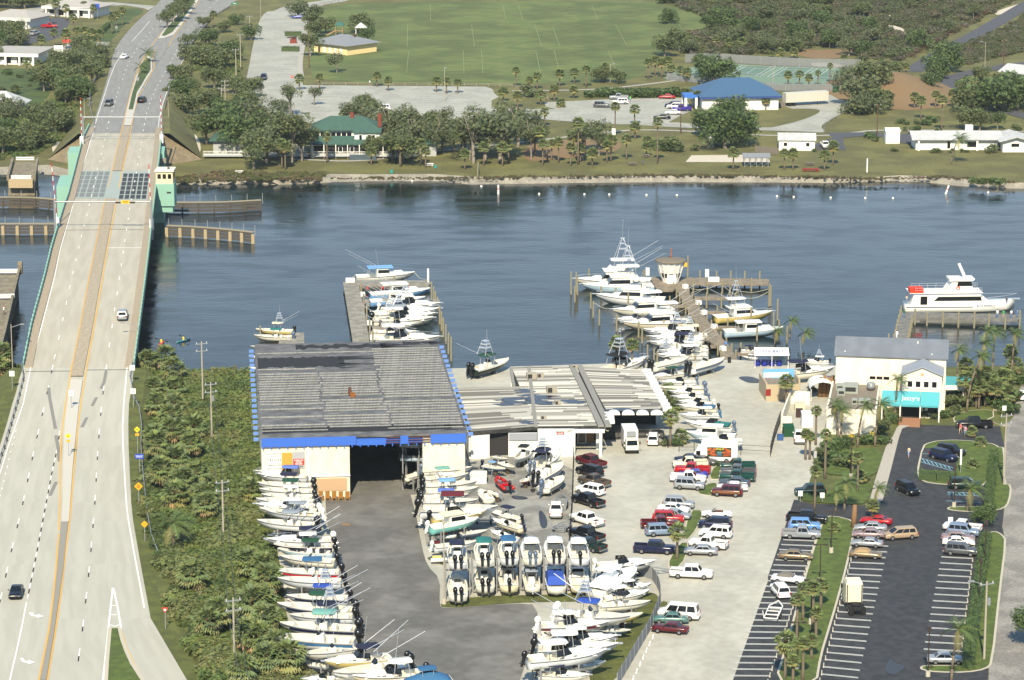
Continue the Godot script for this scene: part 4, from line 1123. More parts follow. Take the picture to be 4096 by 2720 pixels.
func build_restaurant()->void:
	var cream:=N("restaurant_wall",Color(.86,.83,.75),Color(.9,.87,.79),6.0,.85,15.0,Color(.95,.94,.9))
	var slate:=N("slate_roof",Color(.38,.4,.43),Color(.46,.48,.51),1.6,.75,18.0,Color(.9,.9,.9))
	var teal:=M("awning_teal",Color(.28,.6,.63),.8)
	var t:=thing("restaurant","cream restaurant with a slate gable roof and a turquoise entrance awning","restaurant",V3(56.5,0,98.5),-.154)
	shell(t,19.0,9.0,9.0,"gable",2.3,cream,slate,.35)
	shell(t,6.7,6.3,7.4,"gablefront",1.5,cream,N("tower_roof",Color(.5,.52,.55),Color(.58,.6,.63),1.2,.7),.3,6.3,11.7)
	piece("wing_wall",t,cream,V3(3.6,2.0,9.9),V3(8.2,4.0,19.8))
	piece("wing_roof",t,N("gravel_roof",Color(.42,.38,.33),Color(.52,.48,.42),5.0),V3(3.6,4.02,9.9),V3(7.8,.06,19.4))
	for p in [[3.6,19.75,8.3,.3],[-.45,9.9,.3,19.4],[7.65,9.9,.3,19.4]]:
		piece("parapet",t,cream,V3(p[0],4.15,p[1]),V3(p[2],.6,p[3]))
	var unit:=M("unit_grey",Color(.55,.57,.54),.6)
	for p in [[2.9,6.0,2.6,1.5,2.4],[1.0,4.4,1.3,1.0,1.6],[1.4,8.0,1.3,1.0,1.3],[5.6,13.8,2.0,.8,1.5],[3.9,14.2,.9,.9,.9]]:
		var u:=piece("roof_unit",t,unit,V3(p[0],4.05+p[3]/2,p[1]),V3(p[2],p[3],p[4]))
		piece("unit_grille",u,M("grille_dark"),V3(0,0,p[4]/2+.02),V3(p[2]*.7,p[3]*.5,.03))
	var fan:=S.new(true)
	fan.tube(Vector3.ZERO,V3(0,.8,0),.75,.75,10)
	fan.ball(V3(0,.8,0),V3(.8,.35,.8),10,5)
	obj("roof_fan",fan.done(),M("galvanised"),t,V3(6.3,4.4,4.2))
	for k in 4:
		pane(t,13.0+k*1.38,5.95,.8,1.0,6.3)
	piece("string_course",t,mats["white_trim"],V3(15.05,5.2,6.35),V3(6.9,.14,.2))
	var oc:=S.new()
	oc.tube(V3(0,0,0),V3(0,0,.1),.32,.32,10)
	obj("round_vent",oc.done(),M("vent_cream",Color(.7,.62,.5),.8),t,V3(15.05,7.7,6.3))
	for k in 3:
		piece("window",t,mats["dark_glass"],V3(6.4+k*1.2,5.3,.04),V3(1.0,.5,.06))
	for k in 3:
		var s:=S.new()
		var x0:=8.3+k*3.3
		var x1:=x0+3.24
		var a:=V3(x0,4.7,6.45)
		var b:=V3(x1,4.7,6.45)
		var c:=V3(x1,2.9,9.0)
		var d:=V3(x0,2.9,9.0)
		s.quad(a,b,c,d)
		s.quad(d,c,c+V3(0,-.35,0),d+V3(0,-.35,0))
		s.tri(a,d,V3(x0,2.9,6.45))
		s.tri(b,V3(x1,2.9,6.45),c)
		var o:=obj("awning",s.done(),teal,t)
		if k==1:
			var lt:=obj("lettering",words("jetty's",1.1,"Droid Serif"),M("print_white"),o,V3((x0+x1)/2,3.72,7.86))
			lt.rotation.x=-.957
	for x in [8.4,11.5,14.9,18.1]:
		piece("awning_post",t,mats["white_trim"],V3(x,1.45,8.9),V3(.2,2.9,.2))
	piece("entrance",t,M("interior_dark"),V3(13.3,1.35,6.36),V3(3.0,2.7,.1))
	piece("window",t,mats["dark_glass"],V3(16.6,1.7,6.34),V3(2.4,1.6,.08))
	piece("menu_board",t,mats["white_trim"],V3(15.9,1.6,6.42),V3(.5,.5,.05))
	var brick:=N("entry_brick",Color(.5,.34,.24),Color(.62,.46,.34),.8,.9)
	for k in 6:
		piece("step",t,brick,V3(13.2,.28-k*.045+.05,9.2+k*.75),V3(3.6,.56-k*.09,.75))
	for x in [11.3,15.1]:
		piece("step_rail",t,M("rail_brown",Color(.3,.2,.14),.7),V3(x,.9,11.0),V3(.1,.1,4.0))
	for x in [1.0,16.0]:
		piece("roof_vent",t,mats["white_trim"],V3(x+.5,9.5,-.6),V3(.18,.6,.18))
	piece("roof_vent",t,mats["white_trim"],V3(14.0,11.0,-3.3),V3(.16,.6,.16))
	var deck:=frame("dining_canopy","turquoise canopy over a deck on the right of the restaurant","canopy",Vector2(75.6,97.6),Vector2(82.4,97.8))
	piece("canopy_cover",deck,teal,V3(3.4,3.6,-2.8),V3(6.8,.16,6.0))
	piece("canopy_edge",deck,mats["white_trim"],V3(3.4,3.1,.2),V3(6.8,.8,.1))
	for x in [.2,3.4,6.6]:
		piece("canopy_post",deck,mats["white_trim"],V3(x,1.7,.1),V3(.16,3.4,.16))
	var mq:=frame("marquee","white curved marquee beside the boats behind the restaurant","marquee",Vector2(52.6,95.6),Vector2(57.0,95.6))
	var ms:=S.new(true)
	var rings:=[]
	for i in 2:
		var ring:=PackedVector3Array()
		for j in 7:
			var a:=PI*j/6.0
			ring.append(V3(2.0-cos(a)*2.2,2.2+sin(a)*1.3,-i*5.5))
		rings.append(ring)
	ms.loft(rings,false,false,false)
	obj("canopy_cover",ms.done(),M("canvas_white",Color(.84,.84,.82),.8),mq)
	for x in [.0,4.0]:
		for zz in [-.2,-5.3]:
			piece("canopy_post",mq,mats["white_trim"],V3(x,1.1,zz),V3(.12,2.2,.12))
	var block:=N("block_tan",Color(.62,.55,.44),Color(.7,.64,.53),2.5,.9)
	var sh:=frame("bait_shop","small tan block building with a blue and yellow painted wall","shop",P([44.67,95.36])[0],P([51.11,94.89])[0])
	piece("wall",sh,block,V3(3.0,1.5,-.15),V3(6.0,3.0,.3))
	piece("wall",sh,block,V3(5.95,1.9,-4.2),V3(.3,3.8,7.8))
	piece("wall",sh,block,V3(.15,1.6,-4.2),V3(.3,3.2,7.8))
	piece("roof",sh,N("gravel_roof",Color.WHITE,Color.WHITE,1.0),V3(3.0,2.9,-2.6),V3(5.5,.2,4.6))
	var mural:=piece("painted_wall",sh,M("mural_blue",Color(.4,.62,.82),.8),V3(3.0,2.4,-5.0),V3(5.6,4.4,.3))
	piece("painted_band",mural,M("mural_yellow",Color(.85,.62,.15),.8),V3(-.2,-.6,.16),V3(5.0,.8,.03))
	piece("painted_band",mural,M("mural_pale",Color(.75,.84,.88),.8),V3(-.4,1.2,.16),V3(4.6,.9,.03))
	for x in [-2.2,-1.6,1.7]:
		piece("red_fitting",mural,M("fitting_red",Color(.7,.1,.1),.6),V3(x,.2,.25),V3(.25,1.0,.25))
	piece("window",sh,mats["dark_glass"],V3(4.9,1.5,.02),V3(1.0,.8,.06))
	piece("window",sh,M("window_red",Color(.5,.12,.1),.5),V3(.4,1.6,.02),V3(.9,1.2,.06))
	var yard:=frame("service_yard_wall","cream walls of the service yard behind the restaurant kitchen","wall",P([45.67,115.28])[0],P([47.47,115.65])[0])
	piece("wall",yard,cream,V3(.85,1.2,0),V3(1.7,2.4,.25))
	var u:=P([45.95,113.09,48.79,97.23,52.14,98.01])
	for pr in [[u[0],u[1]],[u[1],u[2]]]:
		var s:=S.new()
		var inv:=yard.transform.affine_inverse()
		s.bar(inv*V3(pr[0].x,1.2,pr[0].y),inv*V3(pr[1].x,1.2,pr[1].y),.25,2.4)
		obj("wall",s.done(),cream,yard)

func build_far_buildings()->void:
	var wht:=N("far_white",Color(.8,.8,.78),Color(.86,.86,.84),6.0,.8)
	var wroof:=N("white_roof",Color(.66,.66,.65),Color(.75,.75,.74),5.0,.8,12.0,Color(.9,.9,.9))
	var yellow:=N("far_cream",Color(.84,.74,.52),Color(.88,.79,.58),6.0,.85)
	var u:=P([55.15,-251.25,77.49,-253.39])
	var hall:=frame("community_hall","white hall with a broad blue hipped metal roof by the car park","hall",u[0],u[1])
	var w:=u[0].distance_to(u[1])
	var blue:=N("hall_blue",Color(.22,.33,.44),Color(.26,.37,.48),3.0,.55)
	shell(hall,w,17.0,4.0,"hip",4.2,wht,blue,.9)
	piece("fascia",hall,M("hall_fascia",Color(.12,.24,.48),.6),V3(w/2,3.85,.94),V3(w+1.6,.5,.1))
	for k in 30:
		var s:=S.new()
		var x:=-.4+k*(w+.8)/29.0
		var px:=clampf(x,7.3,w-7.3)
		var hgt:float=1.0 if x>7.3 and x<w-7.3 else (x+.9)/8.2 if x<=7.3 else (w+.9-x)/8.2
		s.bar(V3(x,4.28,.85),V3(x,4.28+4.1*hgt,.85-9.3*hgt),.09,.09)
		obj("roof_seam",s.done(),blue,hall)
	piece("porch_roof",hall,M("porch_blue",Color(.22,.42,.7),.5),V3(-2.4,3.7,-6.0),V3(4.6,.9,6.0))
	for x in [-4.3,-1.2]:
		for zz in [-3.3,-8.6]:
			piece("porch_column",hall,mats["white_trim"],V3(x,1.7,zz),V3(.7,3.4,.7))
	piece("door",hall,M("hall_door",Color(.3,.5,.7),.5),V3(-.04,1.3,-6.0),V3(.1,2.4,2.0))
	for x in [w*.64,w*.69]:
		piece("vent_pipe",hall,mats["white_trim"],V3(x,3.6,.3),V3(.25,1.2,.25))
	u=P([80.23,-259.22,93.94,-264.24])
	var tr:=frame("box_trailer","long weathered white box trailer parked behind the blue-roofed hall","trailer",u[0],u[1])
	var dirty:=N("trailer_white",Color(.67,.66,.61),Color(.76,.75,.71),3.0,.7)
	piece("trailer_body",tr,dirty,V3(6.9,2.55,-1.25),V3(13.8,2.8,2.5))
	for k in 26:
		piece("side_rib",tr,dirty,V3(.4+k*.52,2.5,.03),V3(.08,2.5,.06))
	for x in [1.4,2.7]:
		var s:=S.new()
		s.tube(V3(x,.52,.1),V3(x,.52,-2.5),.52,.52,12)
		obj("wheel",s.done(),M("tyre",Color(.045,.045,.045),.9),tr)
	piece("landing_leg",tr,M("grille_dark"),V3(10.4,.6,-.3),V3(.2,1.2,.2))
	piece("trailer_steps",tr,M("grey_wood",Color(.42,.39,.35),.9),V3(-1.4,.6,-.6),V3(2.2,1.2,2.2))
	u=P([-66.26,-385.78,-54.63,-375.40,-50.99,-380.14])
	var pav:=frame("park_pavilion","cream park building with a grey hipped roof beside the sports field","pavilion",u[0],u[1])
	w=u[0].distance_to(u[1])
	shell(pav,w,14.0,3.0,"hip",2.6,yellow,N("grey_roof",Color(.44,.45,.46),Color(.5,.51,.52),4.0,.7),1.0)
	piece("door",pav,M("dark_door",Color(.3,.22,.18),.7),V3(2.5,1.2,.03),V3(1.0,2.2,.08))
	for k in 4:
		piece("panel_door",pav,wht,V3(5.0+k*2.6,1.2,.03),V3(1.3,2.2,.08))
	piece("roof_cowl",pav,M("dark_door"),V3(w*.72,5.6,-8.0),V3(.9,.8,.9))
	var pg:=thing("playground_tower","tan and green playground tower with slides behind the pavilion","playground",g3(-60.26,-430.17))
	for x in [-1.2,1.2]:
		for zz in [-1.0,1.0]:
			piece("post",pg,M("play_tan",Color(.62,.5,.34),.7),V3(x,1.8,zz),V3(.18,3.6,.18))
	piece("play_roof",pg,M("play_green",Color(.08,.32,.3),.6),V3(.2,4.1,0),V3(3.4,1.1,3.0),0,.35)
	piece("platform",pg,mats["play_tan"],V3(0,1.6,0),V3(2.6,.15,2.2))
	var sl:=S.new()
	sl.bar(V3(-1.3,1.7,.2),V3(-4.4,.2,1.5),1.0,.2)
	obj("slide",sl.done(),mats["play_tan"],pg)
	var gz:=thing("gazebo","small white-roofed gazebo under trees by the playground","gazebo",g3(-52.91,-433.27))
	piece("gazebo_roof",gz,wroof,V3(0,3.2,0),V3(4.4,1.6,4.0),0,.1)
	for x in [-1.7,1.7]:
		for zz in [-1.5,1.5]:
			piece("post",gz,mats["white_trim"],V3(x,1.3,zz),V3(.2,2.6,.2))
	u=P([71.15,-179.53,80.68,-178.81])
	var cot:=frame("cottage","small plain white cottage with a white roof beside palms","cottage",u[0],u[1])
	w=u[0].distance_to(u[1])
	shell(cot,w,8.0,2.7,"gable",1.3,wht,wroof,.35)
	pane(cot,w*.18,1.7,.9,.9)
	pane(cot,w*.8,1.7,.9,.9)
	u=P([101.05,-191.03,104.86,-191.03])
	var shed:=frame("garden_shed","windowless white shed between the cottage and the ranch house","shed",u[0],u[1])
	shell(shed,u[0].distance_to(u[1]),4.0,3.1,"gable",.8,wht,wht,.12)
	u=P([110.75,-177.38,128.06,-173.81,133.72,-174.17])
	var ranch:=frame("ranch_house","long white ranch house with a low white roof near the right edge","house",u[0],u[0]+Vector2(10,0))
	shell(ranch,22.0,9.0,2.8,"gable",1.5,wht,wroof,1.2,-3.0,-3.0)
	shell(ranch,7.0,11.0,2.8,"gablefront",1.3,wht,wroof,1.2,.8,19.6)
	piece("chimney",ranch,wht,V3(11.8,4.4,-8.0),V3(2.0,3.2,1.3))
	pane(ranch,22.9,1.9,2.1,.9,.8)
	pane(ranch,5.8,1.4,.8,1.9,-3.0)
	pane(ranch,12.0,1.5,2.6,1.4,-3.0)
	for x in [-2.4,13.2]:
		piece("porch_post",ranch,mats["white_trim"],V3(x,1.3,-1.9),V3(.5,2.6,.5))
	u=P([151.22,-308.51,159.04,-301.31])
	var top:=frame("hillside_house","white house with a pale roof cut by the right edge, on the slope","house",u[0],u[1])
	shell(top,16.0,9.0,3.6,"gable",2.0,wht,wroof,.8)
	pane(top,2.8,2.0,2.4,1.0)
	pane(top,8.2,2.0,1.6,1.4)
	piece("chimney",top,wht,V3(7.0,5.6,-4.0),V3(1.4,2.4,1.2))
	u=P([59.78,-152.23,66.21,-152.23])
	var sr:=frame("picnic_shelter","open shelter with a grey tin roof beside the sand court","shelter",u[0],u[1])
	w=u[0].distance_to(u[1])
	for k in 5:
		for zz in [-.2,-4.4]:
			piece("post",sr,M("galvanised"),V3(.2+k*(w-.4)/4,1.3,zz),V3(.14,2.6,.14))
	var rs:=S.new()
	for k in [.0,.12]:
		rs.quad(V3(-.4,3.3+k,-2.4),V3(w+.4,3.3+k,-2.4),V3(w+.4,2.5+k,.5),V3(-.4,2.5+k,.5))
		rs.quad(V3(w+.4,3.3+k,-2.4),V3(-.4,3.3+k,-2.4),V3(-.4,2.5+k,-5.2),V3(w+.4,2.5+k,-5.2))
	obj("tin_roof",rs.done(),mats["grey_roof"],sr)
	for k in 4:
		var bs:=S.new()
		bs.bar(V3(.2+k*(w-.4)/4,.3,.1),V3(.2+(k+1)*(w-.4)/4,1.3,.1),.07)
		obj("brace",bs.done(),M("galvanised"),sr)
	var kio:=thing("kiosk","tiny pale kiosk with a pointed white roof on the lawn","kiosk",g3(53.57,-186.06))
	piece("wall",kio,M("kiosk_grey",Color(.6,.58,.54),.8),V3(0,1.1,-.7),V3(1.4,2.2,1.4))
	piece("roof",kio,wroof,V3(0,2.6,-.7),V3(1.8,.9,1.8),0,.1)
	u=P([64.62,-177.38,70.22,-173.81])
	var fen:=frame("board_fence","low grey board fence on the left of the white cottage","fence",u[0],u[1])
	for k in 24:
		piece("board",fen,M("grey_wood"),V3(.15+k*.29,.85,0),V3(.26,1.7,.05))
	u=P([-68.97,-167.65,-27.79,-163.30])
	var inn:=frame("waterfront_inn","white two-storey inn with green shingle roofs and brick chimneys behind oaks","inn",u[0],u[0]+Vector2(10,.1))
	var green:=N("green_shingle",Color(.2,.31,.27),Color(.25,.37,.32),2.0,.85,9.0,Color(.86,.86,.86))
	var grey:=M("inn_grey",Color(.62,.63,.62),.8)
	shell(inn,24.0,10.0,3.7,"hip",2.6,grey,green,1.0,-4.5,-10.0)
	shell(inn,17.0,10.0,6.6,"hip",2.9,wht,green,.9,-4.5,16.5)
	shell(inn,6.6,4.5,6.4,"gable",.9,wht,green,.5,-1.0,27.6)
	shell(inn,26.0,6.0,3.6,"hip",1.6,grey,green,.9,.4,16.0)
	shell(inn,9.0,8.0,3.2,"hip",1.8,grey,green,.8,-3.0,40.0)
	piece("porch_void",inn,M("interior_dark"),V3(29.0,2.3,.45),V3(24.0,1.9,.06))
	for k in 9:
		piece("porch_post",inn,mats["white_trim"],V3(16.6+k*3.1,1.9,1.3),V3(.22,3.6,.22))
	for k in 7:
		piece("upper_pane",inn,mats["dark_glass"],V3(17.6+k*1.4,5.5,-4.42),V3(1.15,1.1,.06))
	for x in [29.2,31.6,32.6]:
		pane(inn,x,5.3,.7,1.3,-.95)
	for x in [24.0,27.0,31.0,34.5,37.5]:
		pane(inn,x,2.3,.9,1.3,.45)
	for c in [[1.0,-6.0,7.4],[8.5,-6.0,8.2],[26.5,-9.0,10.4],[34.0,-6.0,10.6]]:
		piece("chimney",inn,M("brick_red",Color(.45,.2,.14),.9),V3(c[0],c[2]-1.5,c[1]),V3(.9,3.6,.9))
	for part in [[-12.0,15.5,1.2],[17.0,44.0,1.6]]:
		var rl:=S.new()
		rl.bar(V3(part[0],1.9,part[2]),V3(part[1],1.9,part[2]),.1)
		rl.bar(V3(part[0],1.0,part[2]),V3(part[1],1.0,part[2]),.1)
		var x:float=part[0]
		while x<part[1]:
			rl.box(V3(x,1.45,part[2]),V3(.07,.9,.05))
			x+=.34
		obj("balustrade",rl.done(),mats["white_trim"],inn)
		piece("porch_floor",inn,grey,V3((part[0]+part[1])/2,.75,.4),V3(part[1]-part[0],.25,3.0))
	piece("cellar_door",inn,M("slate_door",Color(.25,.3,.33),.8),V3(30.0,.6,3.0),V3(7.0,1.3,1.6))
	for b in [[-171.36,-488.85,-153.83,-482.01,13.0,"white office building with a pale hipped roof at the top left","white_office"],[-187.77,-455.47,-171.62,-449.03,14.0,"white shop with a broad grey roof above the red pickup","white_shop"],[-173.04,-354.19,-153.99,-351.54,16.0,"long white shop with a flat grey roof at the left edge","white_shop"]]:
		var f:=frame(b[6],b[5],"building",Vector2(b[0],b[1]),Vector2(b[2],b[3]))
		var ww:=Vector2(b[0],b[1]).distance_to(Vector2(b[2],b[3]))
		var gm:=N("shop_roof",Color(.58,.56,.53),Color(.66,.64,.61),6.0,.8)
		if b[4]==16.0:
			shell(f,ww,b[4],3.6,"flat",.4,wht,gm,1.4)
		else:
			shell(f,ww,b[4],3.4,"hip",2.2,wht,gm,1.6)
		piece("fascia",f,wht,V3(ww/2,3.3,1.5),V3(ww+2.8,1.0,.2))
		var n:=int(ww/4.0)
		for k in n:
			pane(f,2.0+k*4.0,1.4,2.0,1.9)
		for k in n+1:
			piece("porch_column",f,mats["white_trim"],V3(.4+k*(ww-.8)/n,1.4,1.3),V3(.6,2.8,.6))
	var lh:=frame("tiled_house","white-roofed house among trees at the far left edge","house",P([-155.88,-239.05])[0],P([-141.12,-238.01])[0])
	shell(lh,15.0,12.0,3.0,"hip",3.6,wht,wroof,.8)

const PAINT := {"white": Color(0.84, 0.84, 0.83), "silver": Color(0.6, 0.61, 0.62), "black": Color(0.06, 0.06, 0.075), "navy": Color(0.08, 0.1, 0.22), "red": Color(0.62, 0.05, 0.08), "maroon": Color(0.3, 0.06, 0.09), "green": Color(0.07, 0.24, 0.21), "dark_green": Color(0.06, 0.15, 0.13), "tan": Color(0.6, 0.52, 0.42), "grey": Color(0.35, 0.36, 0.37), "brown": Color(0.35, 0.31, 0.26), "blue": Color(0.13, 0.2, 0.55), "sky": Color(0.36, 0.52, 0.72), "gold": Color(0.5, 0.43, 0.33), "teal": Color(0.28, 0.42, 0.4), "mauve": Color(0.5, 0.43, 0.44), "purple": Color(0.2, 0.14, 0.5), "cream": Color(0.8, 0.77, 0.68), "slate": Color(0.3, 0.34, 0.38), "bluesilver": Color(0.5, 0.56, 0.64)}
const SHAPES := {
	"sedan":[4.8,1.82,.93,1.43,3.45,.75,2.75,1.4,.78,.92],
	"coupe":[4.6,1.8,.9,1.32,3.25,.55,2.45,1.35,.74,.9],
	"roadster":[4.5,1.8,.88,1.05,3.1,1.2,2.75,1.7,.72,.86],
	"suv":[4.75,1.9,1.08,1.78,3.55,.1,2.95,.35,1.0,1.05],
	"minivan":[5.0,1.92,1.05,1.75,4.25,.1,3.1,.4,.92,1.0],
	"van":[5.6,2.0,1.2,2.15,4.75,.08,4.1,.3,1.1,1.15],
	"pickup":[5.7,1.96,1.1,1.82,4.15,2.1,3.6,2.3,1.05,1.1],
	"crew":[6.1,2.0,1.12,1.88,4.55,1.95,4.0,2.15,1.08,1.1],
}

func hexa(s:S,x0:float,x1:float,z0:float,y0:float,X0:float,X1:float,Z0:float,y1:float)->void:
	var p:=[V3(x0,y0,-z0),V3(x1,y0,-z0),V3(x1,y0,z0),V3(x0,y0,z0),V3(X0,y1,-Z0),V3(X1,y1,-Z0),V3(X1,y1,Z0),V3(X0,y1,Z0)]
	s.quad(p[4],p[5],p[6],p[7])
	s.quad(p[3],p[2],p[1],p[0])
	s.quad(p[7],p[6],p[2],p[3])
	s.quad(p[5],p[4],p[0],p[1])
	s.quad(p[6],p[5],p[1],p[2])
	s.quad(p[4],p[7],p[3],p[0])
func car_pieces(kind:String)->Array:
	if shared.has(kind):
		return shared[kind]
	var g:Array=SHAPES[kind]
	var L:float=g[0]
	var hw:float=g[1]/2
	var belt:float=g[2]
	var roof:float=g[3]
	var truck:=kind in ["pickup","crew"]
	var out:=[]
	var st:=[[.0,.86],[.08,.96],[.3,1.0],[.75,1.0],[.9,.97],[.97,.9],[1.0,.78]]
	var rings:=[]
	for k in st:
		var x:float=k[0]*L
		var w:float=hw*k[1]
		var top:float=belt
		if x>g[4]:
			top=lerpf(belt,g[8],clampf((x-g[4])/(L-g[4]),0,1))
		elif x<g[5]:
			top=lerpf(g[9],belt,x/maxf(g[5],.01))
		if truck and x<g[5]:
			top=.72
		if k[0]==1.0:
			top -= .16
		var ring:=PackedVector3Array()
		for p in [[-.92,.3],[-1.0,.45],[-1.0,top-.22],[-.93,top-.05],[-.8,top],[.8,top],[.93,top-.05],[1.0,top-.22],[1.0,.45],[.92,.3]]:
			ring.append(V3(x-L/2,p[1],p[0]*w))
		rings.append(ring)
	if truck:
		rings.insert(2,rings[2].duplicate())
		for i in 10:
			rings[2][i].x=g[5]-.02-L/2
			rings[3][i].x=g[5]+.02-L/2
			if i>1 and i<8:
				rings[3][i].y+=belt-.72
	var s:=S.new(true)
	s.loft(rings)
	out.append(["body",s.done(),"",Vector3.ZERO,-1])
	var o:=L/2
	var cw:=hw*.93
	var tw:=hw*.74
	s=S.new()
	if kind=="roadster":
		hexa(s,g[5]-o,g[4]-.5-o,cw*.8,belt-.08,g[5]+.1-o,g[4]-.6-o,cw*.75,belt+.02)
		out.append(["interior",s.done(),"seat_tan",Vector3.ZERO,-1])
		s=S.new()
		hexa(s,g[4]-.5-o,g[4]-o,cw*.85,belt-.05,g[4]-.62-o,g[4]-.58-o,cw*.75,belt+.36)
		out.append(["windshield",s.done(),"dark_glass",Vector3.ZERO,-1])
	else:
		hexa(s,g[5]-o,g[4]-o,cw,belt-.06,g[7]-o,g[6]-o,tw,roof-.05)
		hexa(s,g[7]-o,g[6]-o,tw,roof-.05,g[7]+.18-o,g[6]-.18-o,tw*.86,roof)
		out.append(["cabin",s.done(),"",Vector3.ZERO,-1])
		var y0:=belt+.04
		var y1:=roof-.13
		var f:=func(k:float)->Array:
			var t:=(k-belt+.06)/(roof-.05-belt+.06)
			return [lerpf(g[5],g[7],t)-o,lerpf(g[4],g[6],t)-o,lerpf(cw,tw,t)]
		var a:Array=f.call(y0)
		var b:Array=f.call(y1)
		for e in [["windshield",1,.012],["rear_window",0,-.012]]:
			s=S.new()
			var q:=[V3(a[e[1]]+e[2],y0,-a[2]*.88),V3(a[e[1]]+e[2],y0,a[2]*.88),V3(b[e[1]]+e[2],y1,b[2]*.88),V3(b[e[1]]+e[2],y1,-b[2]*.88)]
			s.quad(q[0],q[1],q[2],q[3])
			out.append([e[0],s.done(),"dark_glass",Vector3.ZERO,-1])
		var cuts:=[.03,.5,.97]
		if kind in ["suv","minivan","van"]:
			cuts=[.03,.32,.62,.96]
		elif kind=="pickup":
			cuts=[.06,.36,.95]
		for side in [-1,1]:
			for c in cuts.size()-1:
				var u0:float=cuts[c]+.015
				var u1:float=cuts[c+1]-.015
				s=S.new()
				var q:=[]
				for uv in [[u0,0],[u1,0],[u1,1],[u0,1]]:
					var e:Array=[a,b][uv[1]]
					q.append(V3(lerpf(e[0]+.06,e[1]-.06,uv[0]),[y0,y1][uv[1]],side*(e[2]+.012)))
				s.quad(q[0],q[1],q[2],q[3])
				out.append(["side_window",s.done(),"dark_glass",Vector3.ZERO,-1])
	if truck:
		s=S.new()
		var bl:float=g[5]
		for z in [-1,1]:
			s.box(V3(bl/2-o,.92,z*(hw*.97-.06)),V3(bl-.06,.5,.13))
		s.box(V3(.09-o,.9,0),V3(.12,.5,hw*1.7))
		out.append(["bed_wall",s.done(),"",Vector3.ZERO,-1])
		out.append(["bed_floor",box_mesh(V3(bl-.3,.05,hw*1.68)),"bed_black",V3(bl/2-o,.76,0),-1])
	s=S.new()
	s.box(V3(-o-.02,.5,0),V3(.16,.22,hw*1.75))
	var bump:=s.done()
	out.append(["bumper",bump,"chrome" if truck else "",Vector3.ZERO,-1])
	out.append(["bumper",bump,"chrome" if truck or kind=="van" else "",V3(L-.02,-.02,0),-1])
	out.append(["grille",box_mesh(V3(.06,.16,hw*1.0)),"bed_black",V3(o-.02,g[8]-.24,0),-1])
	for z in [-1,1]:
		out.append(["headlight",box_mesh(V3(.12,.15,.36)),"lamp_clear",V3(o-.07,g[8]-.2,z*hw*.66),-1])
		out.append(["taillight",box_mesh(V3(.08,.3 if roof>1.6 else .16,.16 if roof>1.6 else .36)),"lamp_red",V3(-o-.01,belt-.2,z*hw*(.88 if roof>1.6 else .7)),-1])
		if kind != "roadster":
			out.append(["mirror",box_mesh(V3(.1,.14,.22)),"",V3(g[4]-.35-o,belt+.1,z*(hw+.08)),-1])
	var wr:float=.37 if roof>1.6 else .32
	var wt:=S.new()
	wt.tube(V3(0,0,-.12),V3(0,0,.12),wr,wr,12)
	var tyre:=wt.done()
	wt=S.new()
	wt.tube(V3(0,0,-.13),V3(0,0,.13),wr*.6,wr*.6,10)
	var rim:=wt.done()
	for x in [L*.2,L*.81]:
		for z in [-1,1]:
			out.append(["wheel",tyre,"tyre",V3(x-o,wr,z*(hw-.1)),-1])
			out.append(["rim",rim,"rim",Vector3.ZERO,out.size()-1])
	shared[kind]=out
	return out

func car(kind:String,colour:String,label:String,at:Vector3,yaw:float,group:="",n:="")->Node3D:
	var names_:={"sedan":"sedan_car","coupe":"coupe_car","roadster":"convertible_car","suv":"suv_car","minivan":"minivan","van":"passenger_van","pickup":"pickup_truck","crew":"pickup_truck"}
	var t:=thing(n if n else names_[kind],label,{"pickup":"pickup truck","crew":"pickup truck","van":"van","minivan":"minivan"}.get(kind,"car"),at,yaw,group)
	var paint:=M("paint_"+colour,PAINT[colour],.28,.0)
	if colour in ["silver","grey","gold","bluesilver","slate","brown"]:
		paint.metallic=.35
	var made:=[]
	for p in car_pieces(kind):
		var m:Material=paint if p[2]=="" else mats[p[2]]
		made.append(obj(p[0],p[1],m,t if p[4]<0 else made[p[4]],p[3]))
	return t
func park(kind:String,colour:String,fx:float,fz:float,rx:float,rz:float,label:String,group:="")->Node3D:
	var d:=Vector2(fx-rx,fz-rz).normalized()
	var mid:=Vector2(fx+rx,fz+rz)/2.0
	var side:=Vector2(-d.y,d.x)
	if side.y>0:
		side=-side
	mid+=side*(SHAPES[kind][1]/2-.1)
	return car(kind,colour,label,V3(mid.x,.14,mid.y),atan2(-d.y,d.x),group)

